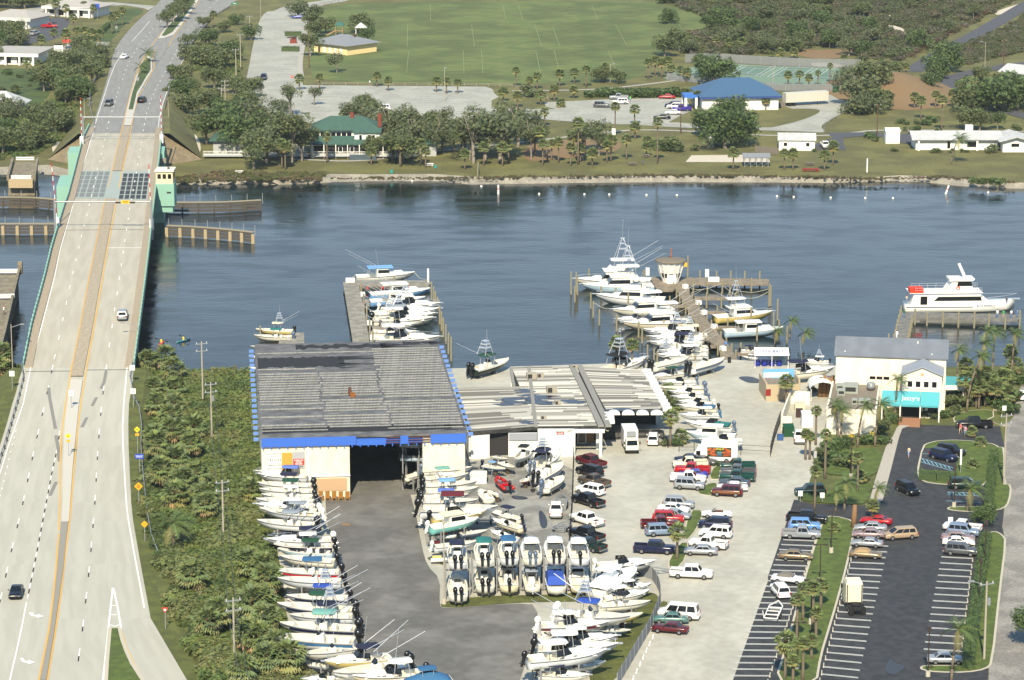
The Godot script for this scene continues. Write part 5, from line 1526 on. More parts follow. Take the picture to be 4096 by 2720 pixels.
func build_vehicles()->void:
	M("tyre",Color(.045,.045,.045),.9)
	M("rim",Color(.55,.55,.56),.35,.6)
	M("chrome",Color(.6,.6,.6),.25,.8)
	M("bed_black",Color(.05,.05,.05),.8)
	M("seat_tan",Color(.35,.22,.15),.8)
	M("lamp_clear",Color(.85,.85,.82),.15)
	M("lamp_red",Color(.55,.03,.03),.25)
	var lot:="vehicles in the marina parking lot"
	park("crew","maroon",11.03,137.66,13.02,140.30,"maroon pickup, first of the row along the black yard fence",lot)
	park("suv","black",10.90,143.76,12.67,145.51,"black sport utility behind the maroon pickup by the yard fence",lot)
	park("pickup","brown",11.23,149.66,13.44,151.86,"faded grey-brown pickup between two utilities by the yard fence",lot)
	park("suv","white",10.54,155.16,12.78,156.82,"white sport utility, only white one in the yard fence row",lot)
	park("crew","black",9.92,160.48,12.11,163.06,"black pickup below the white sport utility by the yard fence",lot)
	park("crew","white",9.50,170.99,11.63,173.46,"white crew pickup with tools in its bed by the yard fence",lot)
	park("crew","black",9.33,178.94,11.47,181.16,"black pickup at the lower end of the yard fence row",lot)
	park("pickup","dark_green",9.53,184.61,11.74,186.61,"dark green pickup with a white bed cover, half hidden by racked boats",lot)
	car("suv","white","white sport utility parked facing the black fence under the roof arches",g3(23.47,124.21,.1),1.5,lot)
	park("sedan","navy",27.77,137.53,29.70,137.53,"dark blue sedan under the food truck's nose",lot)
	park("coupe","grey",31.57,138.52,29.70,137.53,"grey coupe parked against the food truck",lot)
	park("pickup","cream",26.88,140.83,30.74,140.50,"pale tan pickup behind the red pickup",lot)
	park("pickup","red",26.81,143.76,30.67,144.41,"red pickup with a black bed cover near the food truck",lot)
	park("coupe","blue",27.61,146.34,30.03,146.34,"bright blue coupe between the red and the white pickup",lot)
	park("pickup","white",29.95,149.53,25.59,148.71,"white pickup facing the little grass island beside the blue coupe",lot)
	park("suv","silver",28.99,153.42,26.43,152.80,"silver sport utility with a roof rack left of the grass island",lot)
	park("pickup","green",34.67,141.81,37.98,141.81,"green pickup farthest back right of the grass island",lot)
	park("pickup","grey",33.92,145.06,38.02,145.70,"grey and white work pickup with a tool box",lot)
	park("pickup","green",33.79,148.07,37.44,148.71,"shiny dark green pickup beside the grass island",lot)
	park("sedan","slate",32.92,150.79,36.86,151.73,"slate grey sedan between the green pickup and a white sedan",lot)
	park("sedan","white",32.70,153.92,36.15,154.35,"white sedan behind the wood-sided wagon",lot)
	var wag:=park("suv","maroon",32.04,156.70,34.72,157.19,"maroon wagon with wood side panels at the island's end",lot)
	for z in [-1,1]:
		piece("wood_panel",wag,M("wood_side",Color(.45,.3,.14),.5),V3(0,.72,z*.955),V3(4.2,.3,.03))
	park("suv","silver",26.93,164.07,23.97,163.48,"silver sport utility at the head of the middle row",lot)
	park("sedan","white",26.28,166.80,22.70,165.62,"white sedan second in the middle row",lot)
	park("sedan","silver",25.93,170.07,23.03,169.02,"silver sedan before the red sport utility in the middle row",lot)
	park("suv","red",25.26,171.74,21.84,171.45,"red sport utility in the middle row by the grass strip",lot)
	park("pickup","maroon",23.97,174.60,20.50,174.72,"dark red pickup with a blue box in its bed",lot)
	park("suv","bluesilver",23.78,178.16,21.02,178.60,"pale blue sport utility behind the short palm",lot)
	park("crew","navy",22.29,187.58,19.09,187.15,"dark blue pickup nosing toward the short palm",lot)
	park("roadster","white",29.83,168.67,32.28,168.90,"white open sports car with tan seats",lot)
	park("minivan","navy",28.78,174.32,31.86,174.89,"dark blue minivan right of the grass strip",lot)
	park("suv","white",28.73,178.94,31.27,179.77,"white crossover with black windows behind the dark minivan",lot)
	park("pickup","white",26.72,184.17,30.26,185.53,"white extended-cab pickup right of the short palm",lot)
	park("sedan","silver",26.10,188.01,28.71,188.28,"silver sedan in front of the white extended-cab pickup",lot)
	park("crew","white",27.29,199.68,23.34,199.07,"white crew pickup towing the navy-hulled boat",lot)
	park("van","white",20.83,217.35,24.02,218.18,"white passenger van with dark windows by the grey fence",lot)
	park("sedan","teal",19.77,219.44,22.90,219.71,"old teal sedan squeezed between the van and a red sedan",lot)
	park("sedan","maroon",19.54,223.23,22.30,224.00,"deep red sedan nearest the camera by the grey fence",lot)
	car("crew","white","white pickup with an empty boat trailer inside the boatyard",g3(6.70,166.50,.1),1.55,"boatyard vehicles")
	var rl:="vehicles in the restaurant car park"
	park("crew","black",76.79,114.99,80.14,115.07,"black pickup with a white box in its bed near the steps",rl)
	park("suv","navy",70.66,136.59,68.74,134.58,"dark blue sport utility in the oval island bay, nearer one",rl)
	park("suv","black",72.53,133.17,70.42,131.81,"black sport utility in the oval island bay, farther one",rl)
	park("suv","black",61.69,156.45,60.47,153.73,"black sport utility driving toward the car park",rl)
	park("minivan","dark_green",72.63,152.86,69.70,152.74,"dark green minivan beside the blue access marks",rl)
	park("suv","dark_green",44.29,156.82,48.85,156.45,"dark green sport utility parked under the palms by the lawn",rl)
	car("pickup","white","white pickup tucked in the alley beside the green bin",g3(48.02,122.80,.1),1.5,rl)
	car("sedan","white","white car on the street cut by the right edge",g3(90.17,93.71,.15),1.45,rl)
	park("crew","black",46.06,172.03,42.60,170.99,"black pickup at the head of the left asphalt strip",rl)
	park("suv","sky",45.40,175.74,42.10,175.45,"sky blue old utility next to the black pickup",rl)
	park("pickup","silver",44.64,180.11,41.03,179.72,"silver pickup third in the left asphalt strip",rl)
	park("sedan","gold",42.48,190.83,39.54,190.41,"bronze sedan alone in the left asphalt strip",rl)
	var cv:=park("coupe","white",40.05,202.01,37.50,201.10,"white convertible with a grey top in the left strip",rl)
	car("suv","white","white sport utility hitched to the bare boat trailer",g3(37.32,206.57,.12),1.75,rl)
	park("coupe","red",53.27,172.14,56.08,172.95,"bright red coupe at the head of the middle strip",rl)
	park("sedan","silver",52.28,176.19,54.68,176.47,"silver sedan below the bright red coupe",rl)
	park("sedan","mauve",51.45,179.50,54.14,179.83,"grey-brown sedan behind the silver coupe",rl)
	park("coupe","silver",50.58,183.90,53.34,184.50,"silver two-door coupe with spoked wheels",rl)
	var mu:=park("coupe","gold",52.52,190.03,49.80,189.50,"bronze convertible with a tan cloth top",rl)
	for c in [[cv,Color(.42,.4,.37),"cloth_grey"],[mu,Color(.6,.5,.36),"cloth_tan"]]:
		var s:=S.new()
		hexa(s,-1.62,.7,.83,.98,-.95,.12,.66,1.345)
		obj("cloth_top",s.done(),M(c[2],c[1],.9),c[0])
	park("minivan","tan",56.38,180.55,59.15,179.88,"tan minivan backing out across the aisle",rl)
	park("pickup","white",65.09,175.74,68.91,177.26,"white pickup at the head of the right-hand strip",rl)
	park("suv","bluesilver",68.25,178.94,65.49,177.99,"blue-grey sport utility second in the right-hand strip",rl)
	park("sedan","mauve",67.59,181.71,64.09,181.05,"mauve sedan third in the right-hand strip",rl)
	park("coupe","white",67.34,183.90,63.89,183.52,"white car with a dark top in the right-hand strip",rl)
	park("suv","grey",66.53,188.70,63.76,187.96,"grey sport utility last in the right-hand strip",rl)
	park("sedan","silver",58.08,236.26,54.55,236.09,"long silver sedan behind the palm at the bottom right",rl)
	var rd:="cars on the road over the bridge"
	car("minivan","silver","silver minivan driving away over the bridge",V3(-73.6,5.90,54.5)+Vector3.UP*.06,1.66,rd)
	car("coupe","black","black coupe coming down the road at the bottom left",V3(-69.0,.10,206.9)+Vector3.UP*.05,-1.5,rd)
	car("sedan","white","white sedan on the left lanes beyond the bridge",V3(-125.8,1.54,-355.9)+Vector3.UP*.05,-1.75,rd)
	car("suv","grey","grey sport utility coming toward the far gantry",V3(-113.9,4.82,-228.6)+Vector3.UP*.05,-1.65,rd)
	car("suv","black","black sport utility with a spare wheel leaving the bridge",V3(-105.5,4.53,-236.9)+Vector3.UP*.05,1.45,rd)
	car("minivan","silver","silver minivan on the pale pull-off left of the road",V3(-119.9,4.44,-239.7)+Vector3.UP*-2.0,-1.75,rd)
	car("sedan","silver","silver car at the very top of the road",V3(-116.0,.10,-540.9)+Vector3.UP*.05,1.3,rd)
	var pk:="cars around the waterfront park"
	car("suv","black","black utility by the shops at the top left",g3(-170.26,-471.91,.08),.05,pk)
	car("pickup","red","red pickup by the shops at the top left",g3(-164.83,-451.28,.08),.05,pk)
	car("suv","silver","pale utility under trees by the shops",g3(-166.65,-430.17,.08),1.2,pk)
	car("coupe","blue","bright blue coupe in the park lot beside the field",g3(-78.26,-479.64,.08),3.2,pk)
	car("suv","navy","dark car driving down the park lot's left lane",g3(-77.50,-317.06,.08),-1.6,pk)
	car("suv","white","white utility under the oak in the park lot",g3(-37.62,-252.11,.08),3.1,pk)
	car("suv","grey","dark grey utility leaving the hall car park",g3(26.25,-257.48,.09),-.15,pk)
	car("pickup","silver","silver pickup by the hedge, behind a white utility",g3(31.81,-274.01,.09),3.2,pk)
	car("suv","white","white utility by the hedge in the hall car park",g3(31.78,-264.24,.09),3.3,pk)
	car("sedan","red","red sedan at the hedge's end near the hall",g3(46.18,-275.36,.09),3.1,pk)
	car("minivan","navy","dark blue minivan by the hall's corner",g3(47.15,-257.70,.09),3.0,pk)
	car("minivan","white","white wagon between a dark minivan and a purple pickup",g3(47.59,-255.32,.09),3.05,pk)
	car("pickup","purple","purple-blue pickup by the hall's corner",g3(49.22,-250.61,.09),3.1,pk)
	car("sedan","white","white sedan parked below the purple-blue pickup",g3(46.40,-243.64,.09),3.1,pk)
	car("sedan","black","black sedan nearest the path in the hall car park",g3(42.69,-234.92,.09),3.1,pk)
	car("pickup","white","white pickup half hidden by palms beside the cottage",g3(83.87,-183.69,.12),-1.5,pk)
	special_trucks()

func wheel_on(t:Node3D,x:float,z:float,r:float,w:=.3)->void:
	var s:=S.new()
	s.tube(V3(0,0,-w/2),V3(0,0,w/2),r,r,14)
	var tyre:=obj("wheel",s.done(),mats["tyre"],t,V3(x,r,z))
	s=S.new()
	s.tube(V3(0,0,-w/2-.01),V3(0,0,w/2+.01),r*.55,r*.55,10)
	obj("rim",s.done(),mats["rim"],tyre)

func special_trucks()->void:
	var white:StandardMaterial3D=M("paint_white")
	var t:=thing("box_truck","white delivery box truck facing out beside the carport","truck",g3(19.52,128.18,.1),-1.5)
	piece("cargo_box",t,white,V3(-1.2,2.15,0),V3(4.6,2.7,2.35))
	var s:=S.new()
	hexa(s,1.2,3.1,1.05,.5,1.2,3.05,1.05,1.35)
	hexa(s,1.2,3.05,1.05,1.35,1.2,2.6,.95,2.35)
	obj("cab",s.done(),M("paint_cream_truck",Color(.8,.79,.72),.3),t)
	s=S.new()
	s.quad(V3(3.02,1.42,-.9),V3(3.02,1.42,.9),V3(2.68,2.2,.82),V3(2.68,2.2,-.82))
	obj("windshield",s.done(),mats["dark_glass"],t,V3(.02,0,0))
	for z in [-1,1]:
		piece("side_window",t,mats["dark_glass"],V3(2.0,1.8,z*1.02),V3(1.0,.6,.06))
		piece("headlight",t,mats["lamp_clear"],V3(3.1,.85,z*.75),V3(.08,.2,.36))
		piece("mirror",t,mats["bed_black"],V3(2.8,1.8,z*1.3),V3(.1,.5,.2))
	piece("bumper",t,mats["bed_black"],V3(3.12,.5,0),V3(.16,.3,2.1))
	piece("cooling_unit",t,mats["galvanised"],V3(1.25,3.0,0),V3(.5,.7,1.5))
	for x in [-2.2,2.3]:
		for z in [-1.0,1.0]:
			wheel_on(t,x,z,.42)
	var a:=P([30.36,136.73,34.50,137.26])
	var d:=(a[0]-a[1]).normalized()
	t=thing("food_truck","white food truck with a printed chicken picture on its side","food truck",V3((a[0].x+a[1].x)/2+.6,.1,(a[0].y+a[1].y)/2-1.0),atan2(-d.y,d.x))
	piece("cargo_box",t,white,V3(-.7,1.9,0),V3(5.9,2.9,2.2))
	s=S.new()
	hexa(s,2.2,3.7,1.05,.45,2.2,3.6,1.05,1.2)
	hexa(s,2.2,3.6,1.05,1.2,2.2,2.8,.98,2.6)
	obj("cab",s.done(),white,t)
	for z in [-1,1]:
		piece("side_window",t,mats["dark_glass"],V3(2.7,1.65,z*1.04),V3(.7,.7,.06))
	for x in [-1.9,2.4]:
		for z in [-.95,.95]:
			wheel_on(t,x,z,.42)
	var im:=Image.create(128,64,false,Image.FORMAT_RGB8)
	for y in 64:
		for x in 128:
			im.set_pixel(x,y,Color(.1,.2,.09))
	for k in 46:
		var cx:=rng.randi_range(4,44) if k % 2==0 else rng.randi_range(84,122)
		var cy:=rng.randi_range(8,56)
		var c:=Color(.7,.33,.1).lerp(Color(.45,.16,.06),rng.randf())
		for y in range(-7,8):
			for x in range(-9,10):
				if x*x/81.0+y*y/49.0<1.0 and cx+x>=0 and cx+x<128 and cy+y>=0 and cy+y<64:
					im.set_pixel(cx+x,cy+y,c.lightened(.25*maxf(.0,-y/7.0)))
	for y in range(28,58):
		for x in range(52,78):
			im.set_pixel(x,y,Color(.3,.5,.5).lerp(Color(.2,.3,.4),(y-28)/30.0))
	var pm:=M("truck_print",Color.WHITE,.5)
	pm.albedo_texture=ImageTexture.create_from_image(im)
	var qm:=QuadMesh.new()
	qm.size=Vector2(3.9,1.6)
	var face:float=1.0 if t.transform.basis.z.z>0 else -1.0
	var poster:=obj("printed_side",qm,pm,t,V3(-.7,1.9,face*1.115),.0 if face>0 else PI)
	obj("lettering",words("Wing It!",.34,"Droid Sans",true),M("print_yellow",Color(.85,.8,.25),.6),poster,V3(.1,.55,.01))
	t=thing("tractor_unit","cream sleeper-cab lorry tractor parked across the bays","lorry",g3(46.89,211.91,.12),1.62)
	piece("chassis",t,mats["bed_black"],V3(-.4,.85,0),V3(7.4,.3,1.0))
	var cream:=M("paint_cream_lorry",Color(.84,.8,.7),.35)
	piece("sleeper_cab",t,cream,V3(.4,2.2,0),V3(2.6,2.5,2.3))
	s=S.new()
	hexa(s,-.9,1.7,1.15,3.45,-.8,1.0,1.0,3.95)
	obj("roof_fairing",s.done(),cream,t)
	s=S.new()
	hexa(s,1.6,3.6,.95,.8,1.6,3.4,.85,1.8)
	obj("bonnet",s.done(),cream,t)
	piece("windshield",t,mats["dark_glass"],V3(1.74,2.6,0),V3(.06,.8,2.0))
	for z in [-1,1]:
		piece("fuel_tank",t,mats["chrome"],V3(.6,.75,z*.95),V3(1.6,.55,.5))
		piece("mirror",t,mats["bed_black"],V3(1.7,2.5,z*1.35),V3(.15,.7,.2))
		piece("mud_flap",t,mats["bed_black"],V3(-3.9,.6,z*.85),V3(.06,.9,.6))
		piece("exhaust",t,mats["chrome"],V3(-1.1,2.2,z*1.0),V3(.16,2.6,.16))
		for x in [-3.1,-1.9,2.7]:
			wheel_on(t,x,z*.88,.5,.55 if x<0 else .3)
	piece("fifth_wheel",t,mats["bed_black"],V3(-2.5,1.15,0),V3(1.2,.15,.9))

const HULLS := {"white": Color(0.86, 0.86, 0.84), "cream": Color(0.82, 0.78, 0.66), "yellow": Color(0.78, 0.7, 0.42), "navy": Color(0.07, 0.09, 0.2), "grey": Color(0.5, 0.53, 0.56), "sky": Color(0.42, 0.6, 0.78), "aqua": Color(0.45, 0.7, 0.67), "pale_blue": Color(0.68, 0.77, 0.82), "dark_green": Color(0.05, 0.13, 0.1), "red": Color(0.65, 0.07, 0.07), "slate": Color(0.3, 0.36, 0.44), "black": Color(0.05, 0.05, 0.06), "blue": Color(0.13, 0.27, 0.6), "teal": Color(0.08, 0.4, 0.38), "green": Color(0.05, 0.25, 0.16), "peri": Color(0.32, 0.42, 0.7), "maroon": Color(0.35, 0.05, 0.09), "seafoam": Color(0.4, 0.6, 0.55), "steel": Color(0.16, 0.35, 0.5)}
const BOATS := {"cc": [7.8, 2.5, 1.25, 0.8], "walk": [8.2, 2.7, 1.35, 0.5], "express": [10.0, 3.3, 1.6, 0.46], "sport": [14.0, 4.4, 2.2, 0.34], "lobster": [11.5, 3.5, 1.7, 0.52], "skiff": [5.2, 1.9, 0.8, 0.86], "pilot": [8.6, 2.9, 1.5, 0.62]}

func hull_meshes(kind:String)->Array:
	var key:="hull_"+kind
	if shared.has(key):
		return shared[key]
	var g:Array=BOATS[kind]
	var L:float=g[0]
	var B:float=g[1]/2
	var H:float=g[2]
	var rings:=[]
	var deck:=S.new()
	var floor_y:float=H*.45
	var n:=16
	var prev:=[]
	var low:=S.new(true)
	var lows:=[]
	for i in n+1:
		var t:=i/float(n)
		var b:=B*(lerpf(.92,1.0,t/.45) if t<.45 else maxf(.02,pow(1.0-pow((t-.45)/.55,2.4),.8)))
		var sy:=H*(.86+.26*t*t)
		var ky:=.0 if t<.6 else H*.85*pow((t-.6)/.4,2.3)
		var cy:=lerpf(ky,sy,.3+.22*t)
		var cb:=b*(.88-.3*pow(t,3.0))
		var x:=t*L
		var wy:=lerpf(cy,sy,.62)
		var wb:=lerpf(cb,b,.72)
		rings.append(PackedVector3Array([V3(x,sy,-b),V3(x,wy,-wb),V3(x-.02,cy,-cb),V3(x-.05*t*L*.3,ky,0),V3(x-.02,cy,cb),V3(x,wy,wb),V3(x,sy,b)]))
		var open:bool=t>.03 and t<g[3]
		var ib:=maxf(b-.2,.01)
		var fy:=floor_y if t<.62 else lerpf(floor_y,sy,.35)
		var row:=[V3(x,sy+.02,-b),V3(x,sy+.02,-ib),V3(x,fy if open else sy+.05,-ib),V3(x,fy if open else sy+.09,0),V3(x,fy if open else sy+.05,ib),V3(x,sy+.02,ib),V3(x,sy+.02,b)]
		if prev:
			for k in 6:
				deck.quad(prev[k],row[k],row[k+1],prev[k+1])
		prev=row
	var s:=S.new(true)
	s.loft(rings,false,true,false)
	var rub:=S.new()
	for i in n:
		rub.bar(rings[i][0]-V3(0,.06,0),rings[i+1][0]-V3(0,.06,0),.07,.08)
		rub.bar(rings[i][6]-V3(0,.06,0),rings[i+1][6]-V3(0,.06,0),.07,.08)
	shared[key]=[s.done(),deck.done(),rub.done()]
	return shared[key]

func once(key:String,make:Callable)->Mesh:
	if not shared.has(key):
		var s:=S.new(key.begins_with("round"))
		make.call(s)
		shared[key]=s.done()
	return shared[key]

func outboard(t:Node3D,x:float,y:float,z:float,colour:String,big:=1.0)->void:
	var cowl:=once("round_cowl",func(s:S):
		s.ball(V3(-.42,.62,0),V3(.36,.42,.27),10,7))
	var leg:=once("outboard_leg",func(s:S):
		hexa(s,-.5,-.22,.12,-.55,-.55,-.2,.16,.35)
		s.tube(V3(-.75,-.5,0),V3(-.1,-.5,0),.05,.11,6)
		hexa(s,-.55,-.3,.03,-.85,-.5,-.25,.05,-.5)
		s.box(V3(-.45,-.28,0),V3(.5,.03,.26)))
	var m:=M("cowl_"+colour,HULLS[colour],.3)
	var o:=obj("outboard",leg,m,t,V3(x,y,z))
	o.scale=Vector3.ONE*big
	o.rotation.z=-.25
	obj("cowl",cowl,m,o)

func boat(kind:String,bx:float,by:float,bz:float,sx:float,sy:float,sz:float,hull:String,top:String,outs:int,outc:String,label:String,group:="",extra:="")->Node3D:
	var g:Array=BOATS[kind]
	var bow:=V3(bx,by,bz)
	var stern:=V3(sx,sy,sz)
	var d:=V3(bx-sx,0,bz-sz)
	var k:float=d.length()/g[0]
	if k<.5 or k>1.7:
		print("boat scale ",k," ",label)
	k=clampf(k,.55,1.6)
	var yaw:=atan2(-d.z,d.x)
	var names_:={"cc":"centre_console_boat","walk":"cabin_boat","express":"express_cruiser","sport":"sportfishing_yacht","lobster":"workboat","skiff":"skiff","pilot":"pilothouse_boat"}
	var t:=thing(names_[kind],label,"yacht" if kind=="sport" else "boat",V3(sx,sy-g[2]*.95*k,sz),yaw,group)
	t.scale=Vector3.ONE*k
	var L:float=g[0]
	var B:float=g[1]/2
	var H:float=g[2]
	var fy:=H*.45
	var ms:=hull_meshes(kind)
	var hm:=M("hull_"+hull,HULLS[hull],.22)
	if hull=="white":
		var v:=rng.randi() % 4
		hm=M("hull_white_%d" % v,[Color(.87,.87,.86),Color(.83,.82,.78),Color(.79,.8,.81),Color(.86,.84,.77)][v],.2+.1*v)
	var gel:=M("gelcoat",Color(.85,.84,.8),.3)
	var deckm:=M("gel_deck",Color(.78,.76,.7),.6)
	var glass:StandardMaterial3D=M("dark_glass")
	var pipe:=M("rail_pipe",Color(.75,.76,.77),.3,.5)
	obj("hull",ms[0],hm,t)
	obj("deck",ms[1],deckm if kind in ["cc","skiff"] else gel,t)
	obj("rub_rail",ms[2],M("rub_dark",Color(.3,.31,.33),.6) if hull=="white" or hull=="cream" else gel,t)
	var topm:StandardMaterial3D=M("canvas_"+top,HULLS.get(top,Color.WHITE),.8) if top and top != "-" else gel
	match kind:
		"cc","skiff":
			var c:=1.0 if kind=="cc" else .66
			var cx:=L*.42
			obj("console",once("console"+kind,func(s:S):
				hexa(s,cx-.45*c,cx+.55*c,.48*c,fy,cx-.35*c,cx+.3*c,.42*c,fy+1.05*c)),gel,t)
			obj("windscreen",once("screen"+kind,func(s:S):
				hexa(s,cx+.1*c,cx+.34*c,.42*c,fy+1.06*c,cx-.05*c,cx+.0,.36*c,fy+1.5*c)),glass,t)
			obj("leaning_post",once("post"+kind,func(s:S):
				s.box(V3(cx-1.1*c,fy+.42*c,0),V3(.5*c,.84*c,.9*c))
				s.box(V3(L*.09,fy+.25,0),V3(.5,.5,B*1.5))),gel,t)
			obj("bow_seat",once("bowseat"+kind,func(s:S):
				s.box(V3(cx+1.1*c,fy+.22*c,0),V3(.6*c,.44*c,.7*c))),gel,t)
			if top != "-":
				obj("top_frame",once("ttop"+kind,func(s:S):
					for z in [-1,1]:
						for x in [[-.9,-.75],[.5,.7]]:
							s.tube(V3(cx+x[0]*c,fy,z*.5*c),V3(cx+x[1]*c,fy+2.05*c,z*.75*c),.035)
						s.tube(V3(cx-1.1*c,fy+2.05*c,z*.75*c),V3(cx+1.0*c,fy+2.05*c,z*.75*c),.035)),pipe,t)
				obj("t_top",once("round_canvas"+kind,func(s:S):
					var rings:=[]
					for e in [[-1.25,.7],[-1.15,.95],[.9,.95],[1.1,.7]]:
						var r:=PackedVector3Array()
						for q in [[-1,0],[-.9,.09],[0,.14],[.9,.09],[1,0],[.9,-.03],[-.9,-.03]]:
							r.append(V3(cx+e[0]*c,fy+(2.12+q[1])*c,q[0]*e[1]*c))
						rings.append(r)
					s.loft(rings)),topm,t)
		"walk","express":
			var e:=1.0 if kind=="walk" else 1.22
			obj("cabin",once("cabin"+kind,func(s:S):
				hexa(s,L*.44,L*.86,B*.72,H*.9,L*.5,L*.76,B*.5,H*1.0+.36*e)),gel,t)
			obj("windshield",once("wind"+kind,func(s:S):
				for z in [-1,1]:
					s.quad(V3(L*.34,H*1.0+.1,z*B*.84),V3(L*.55,H*1.0+.3,z*B*.6),V3(L*.49,H+.85*e,z*B*.5),V3(L*.34,H+.75*e,z*B*.72))
				s.quad(V3(L*.55,H*1.0+.3,-B*.6),V3(L*.55,H*1.0+.3,B*.6),V3(L*.49,H+.85*e,B*.5),V3(L*.49,H+.85*e,-B*.5))),glass,t)
			obj("porthole",once("ports"+kind,func(s:S):
				for z in [-1,1]:
					for x in [.58,.66]:
						s.box(V3(L*x,H*1.02,z*B*lerpf(.66,.6,(x-.58)*10)),V3(.5,.13,.12))),glass,t)
			obj("helm_seat",once("seats"+kind,func(s:S):
				for z in [-1,1]:
					s.box(V3(L*.3,fy+.4,z*B*.45),V3(.55,.8,.55))
				s.box(V3(L*.07,fy+.25,0),V3(.55,.5,B*1.5))),M("seat_cream",Color(.8,.76,.68),.7),t)
			if top != "-":
				obj("top_frame",once("hard"+kind,func(s:S):
					for z in [-1,1]:
						s.tube(V3(L*.22,H*.95,z*B*.85),V3(L*.24,H+1.35*e,z*B*.7),.04)
						s.tube(V3(L*.44,H*1.05,z*B*.7),V3(L*.42,H+1.35*e,z*B*.65),.04)),pipe,t)
				obj("hardtop",once("round_hardtop"+kind,func(s:S):
					var rings:=[]
					for q in [[.17,.6],[.19,.78],[.45,.74],[.5,.52]]:
						var r:=PackedVector3Array()
						for p in [[-1,0],[-.9,.1],[0,.16],[.9,.1],[1,0],[.9,-.03],[-.9,-.03]]:
							r.append(V3(L*q[0],H+1.38*e+p[1],p[0]*q[1]*B))
						rings.append(r)
					s.loft(rings)),topm,t)
			obj("bow_rail",once("rail"+kind,func(s:S):
				for z in [-1,1]:
					s.path(PackedVector3Array([V3(L*.6,H*1.0,z*B*.86),V3(L*.62,H+.5,z*B*.84),V3(L*.85,H*1.05+.5,z*B*.5),V3(L*1.0,H*1.1+.45,0)]),.022,4)
				s.box(V3(L*1.02,H*1.1,0),V3(.7,.08,.4))),pipe,t)
		"sport":
			obj("deckhouse",once("house_sport",func(s:S):
				hexa(s,L*.3,L*.66,B*.8,H*.9,L*.3,L*.58,B*.7,H+1.55)
				hexa(s,L*.6,L*.82,B*.62,H*.95,L*.6,L*.72,B*.4,H+.55)),gel,t)
			obj("saloon_window",once("band_sport",func(s:S):
				hexa(s,L*.34,L*.655,B*.8,H+.4,L*.34,L*.605,B*.74,H+1.12)),glass,t)
			obj("flybridge",once("fly_sport",func(s:S):
				hexa(s,L*.22,L*.6,B*.78,H+1.55,L*.22,L*.62,B*.8,H+1.72)
				hexa(s,L*.34,L*.56,B*.66,H+1.72,L*.34,L*.52,B*.62,H+2.4)
				s.box(V3(L*.3,H+2.0,0),V3(.7,.6,1.4))),gel,t)
			obj("top_frame",once("frame_sport",func(s:S):
				for z in [-1,1]:
					for x in [.26,.48]:
						s.tube(V3(L*x,H+1.7,z*B*.62),V3(L*x,H+3.6,z*B*.58),.05)),pipe,t)
			obj("hardtop",once("round_top_sport",func(s:S):
				var rings:=[]
				for q in [[.2,.55],[.22,.72],[.48,.7],[.52,.5]]:
					var r:=PackedVector3Array()
					for p in [[-1,0],[-.9,.12],[0,.18],[.9,.12],[1,0],[.9,-.04],[-.9,-.04]]:
						r.append(V3(L*q[0],H+3.62+p[1],p[0]*q[1]*B))
					rings.append(r)
				s.loft(rings)),topm,t)
			obj("bow_rail",once("rail_sport",func(s:S):
				for z in [-1,1]:
					s.path(PackedVector3Array([V3(L*.62,H,z*B*.84),V3(L*.64,H+.6,z*B*.82),V3(L*.85,H*1.05+.6,z*B*.5),V3(L*1.0,H*1.1+.55,0)]),.03,4)
				s.box(V3(L*1.02,H*1.1,0),V3(1.0,.1,.5))),pipe,t)
			obj("fighting_chair",once("chair_sport",func(s:S):
				s.box(V3(L*.12,fy+.5,0),V3(.6,.9,.6))),gel,t)
		"lobster","pilot":
			var w0:=.34 if kind=="lobster" else .36
			var w1:=.56 if kind=="lobster" else .68
			obj("trunk_cabin",once("trunk"+kind,func(s:S):
				hexa(s,L*w1,L*.85,B*.68,H*.95,L*w1,L*.78,B*.5,H*1.0+.5)),gel,t)
			obj("wheelhouse",once("wheel"+kind,func(s:S):
				hexa(s,L*w0,L*w1,B*.74,fy,L*w0,L*w1-.3,B*.66,H+1.35)),gel,t)
			obj("house_window",once("housewin"+kind,func(s:S):
				hexa(s,L*w0+.25,L*w1-.05,B*.735,H+.45,L*w0+.25,L*w1-.24,B*.69,H+1.05)),glass,t)
			obj("hardtop",once("htop"+kind,func(s:S):
				s.box(V3(L*(w0+w1)/2-.5,H+1.42,0),V3(L*(w1-w0)+(2.4 if kind=="lobster" else .9),.13,B*1.55))),topm,t)
			obj("top_frame",once("hframe"+kind,func(s:S):
				for z in [-1,1]:
					s.tube(V3(L*w0-(1.4 if kind=="lobster" else .3),H*.9,z*B*.72),V3(L*w0-(1.4 if kind=="lobster" else .3),H+1.4,z*B*.7),.04)),pipe,t)
	var colour:=outc
	for i in outs:
		outboard(t,-.05,H*.78,(i-(outs-1)/2.0)*.72,colour,1.12)
	if extra.contains("rig"):
		for z in [-1,1]:
			var m:=once("outrigger"+("L" if z<0 else "R")+kind,func(s:S):
				var r0:=V3(L*.4,H+(2.4 if kind=="sport" else 1.2),z*B*.7)
				s.tube(r0,r0+V3(-L*.55,L*.3,z*1.1),.045,.03,4))
			obj("outrigger",m,pipe,t)
	if extra.contains("tower"):
		obj("tower",once("tower"+kind,func(s:S):
			var y0:float=H+(3.7 if kind=="sport" else 1.5 if kind != "cc" else 1.6)
			var hh:float=4.0 if kind=="sport" else 1.9
			for z in [-1,1]:
				for x in [.24,.46]:
					s.tube(V3(L*x,y0,z*B*.6),V3(L*.36+(x-.35)*1.5,y0+hh,z*.45),.05,.04,4)
			for k2 in 3:
				s.box(V3(L*.36,y0+hh*(.5+k2*.25),0),V3(1.3-.25*k2,.09,1.2-.2*k2))
			s.tube(V3(L*.36,y0+hh,.3),V3(L*.35,y0+hh*1.9,.3),.03,.02,4)),pipe,t)
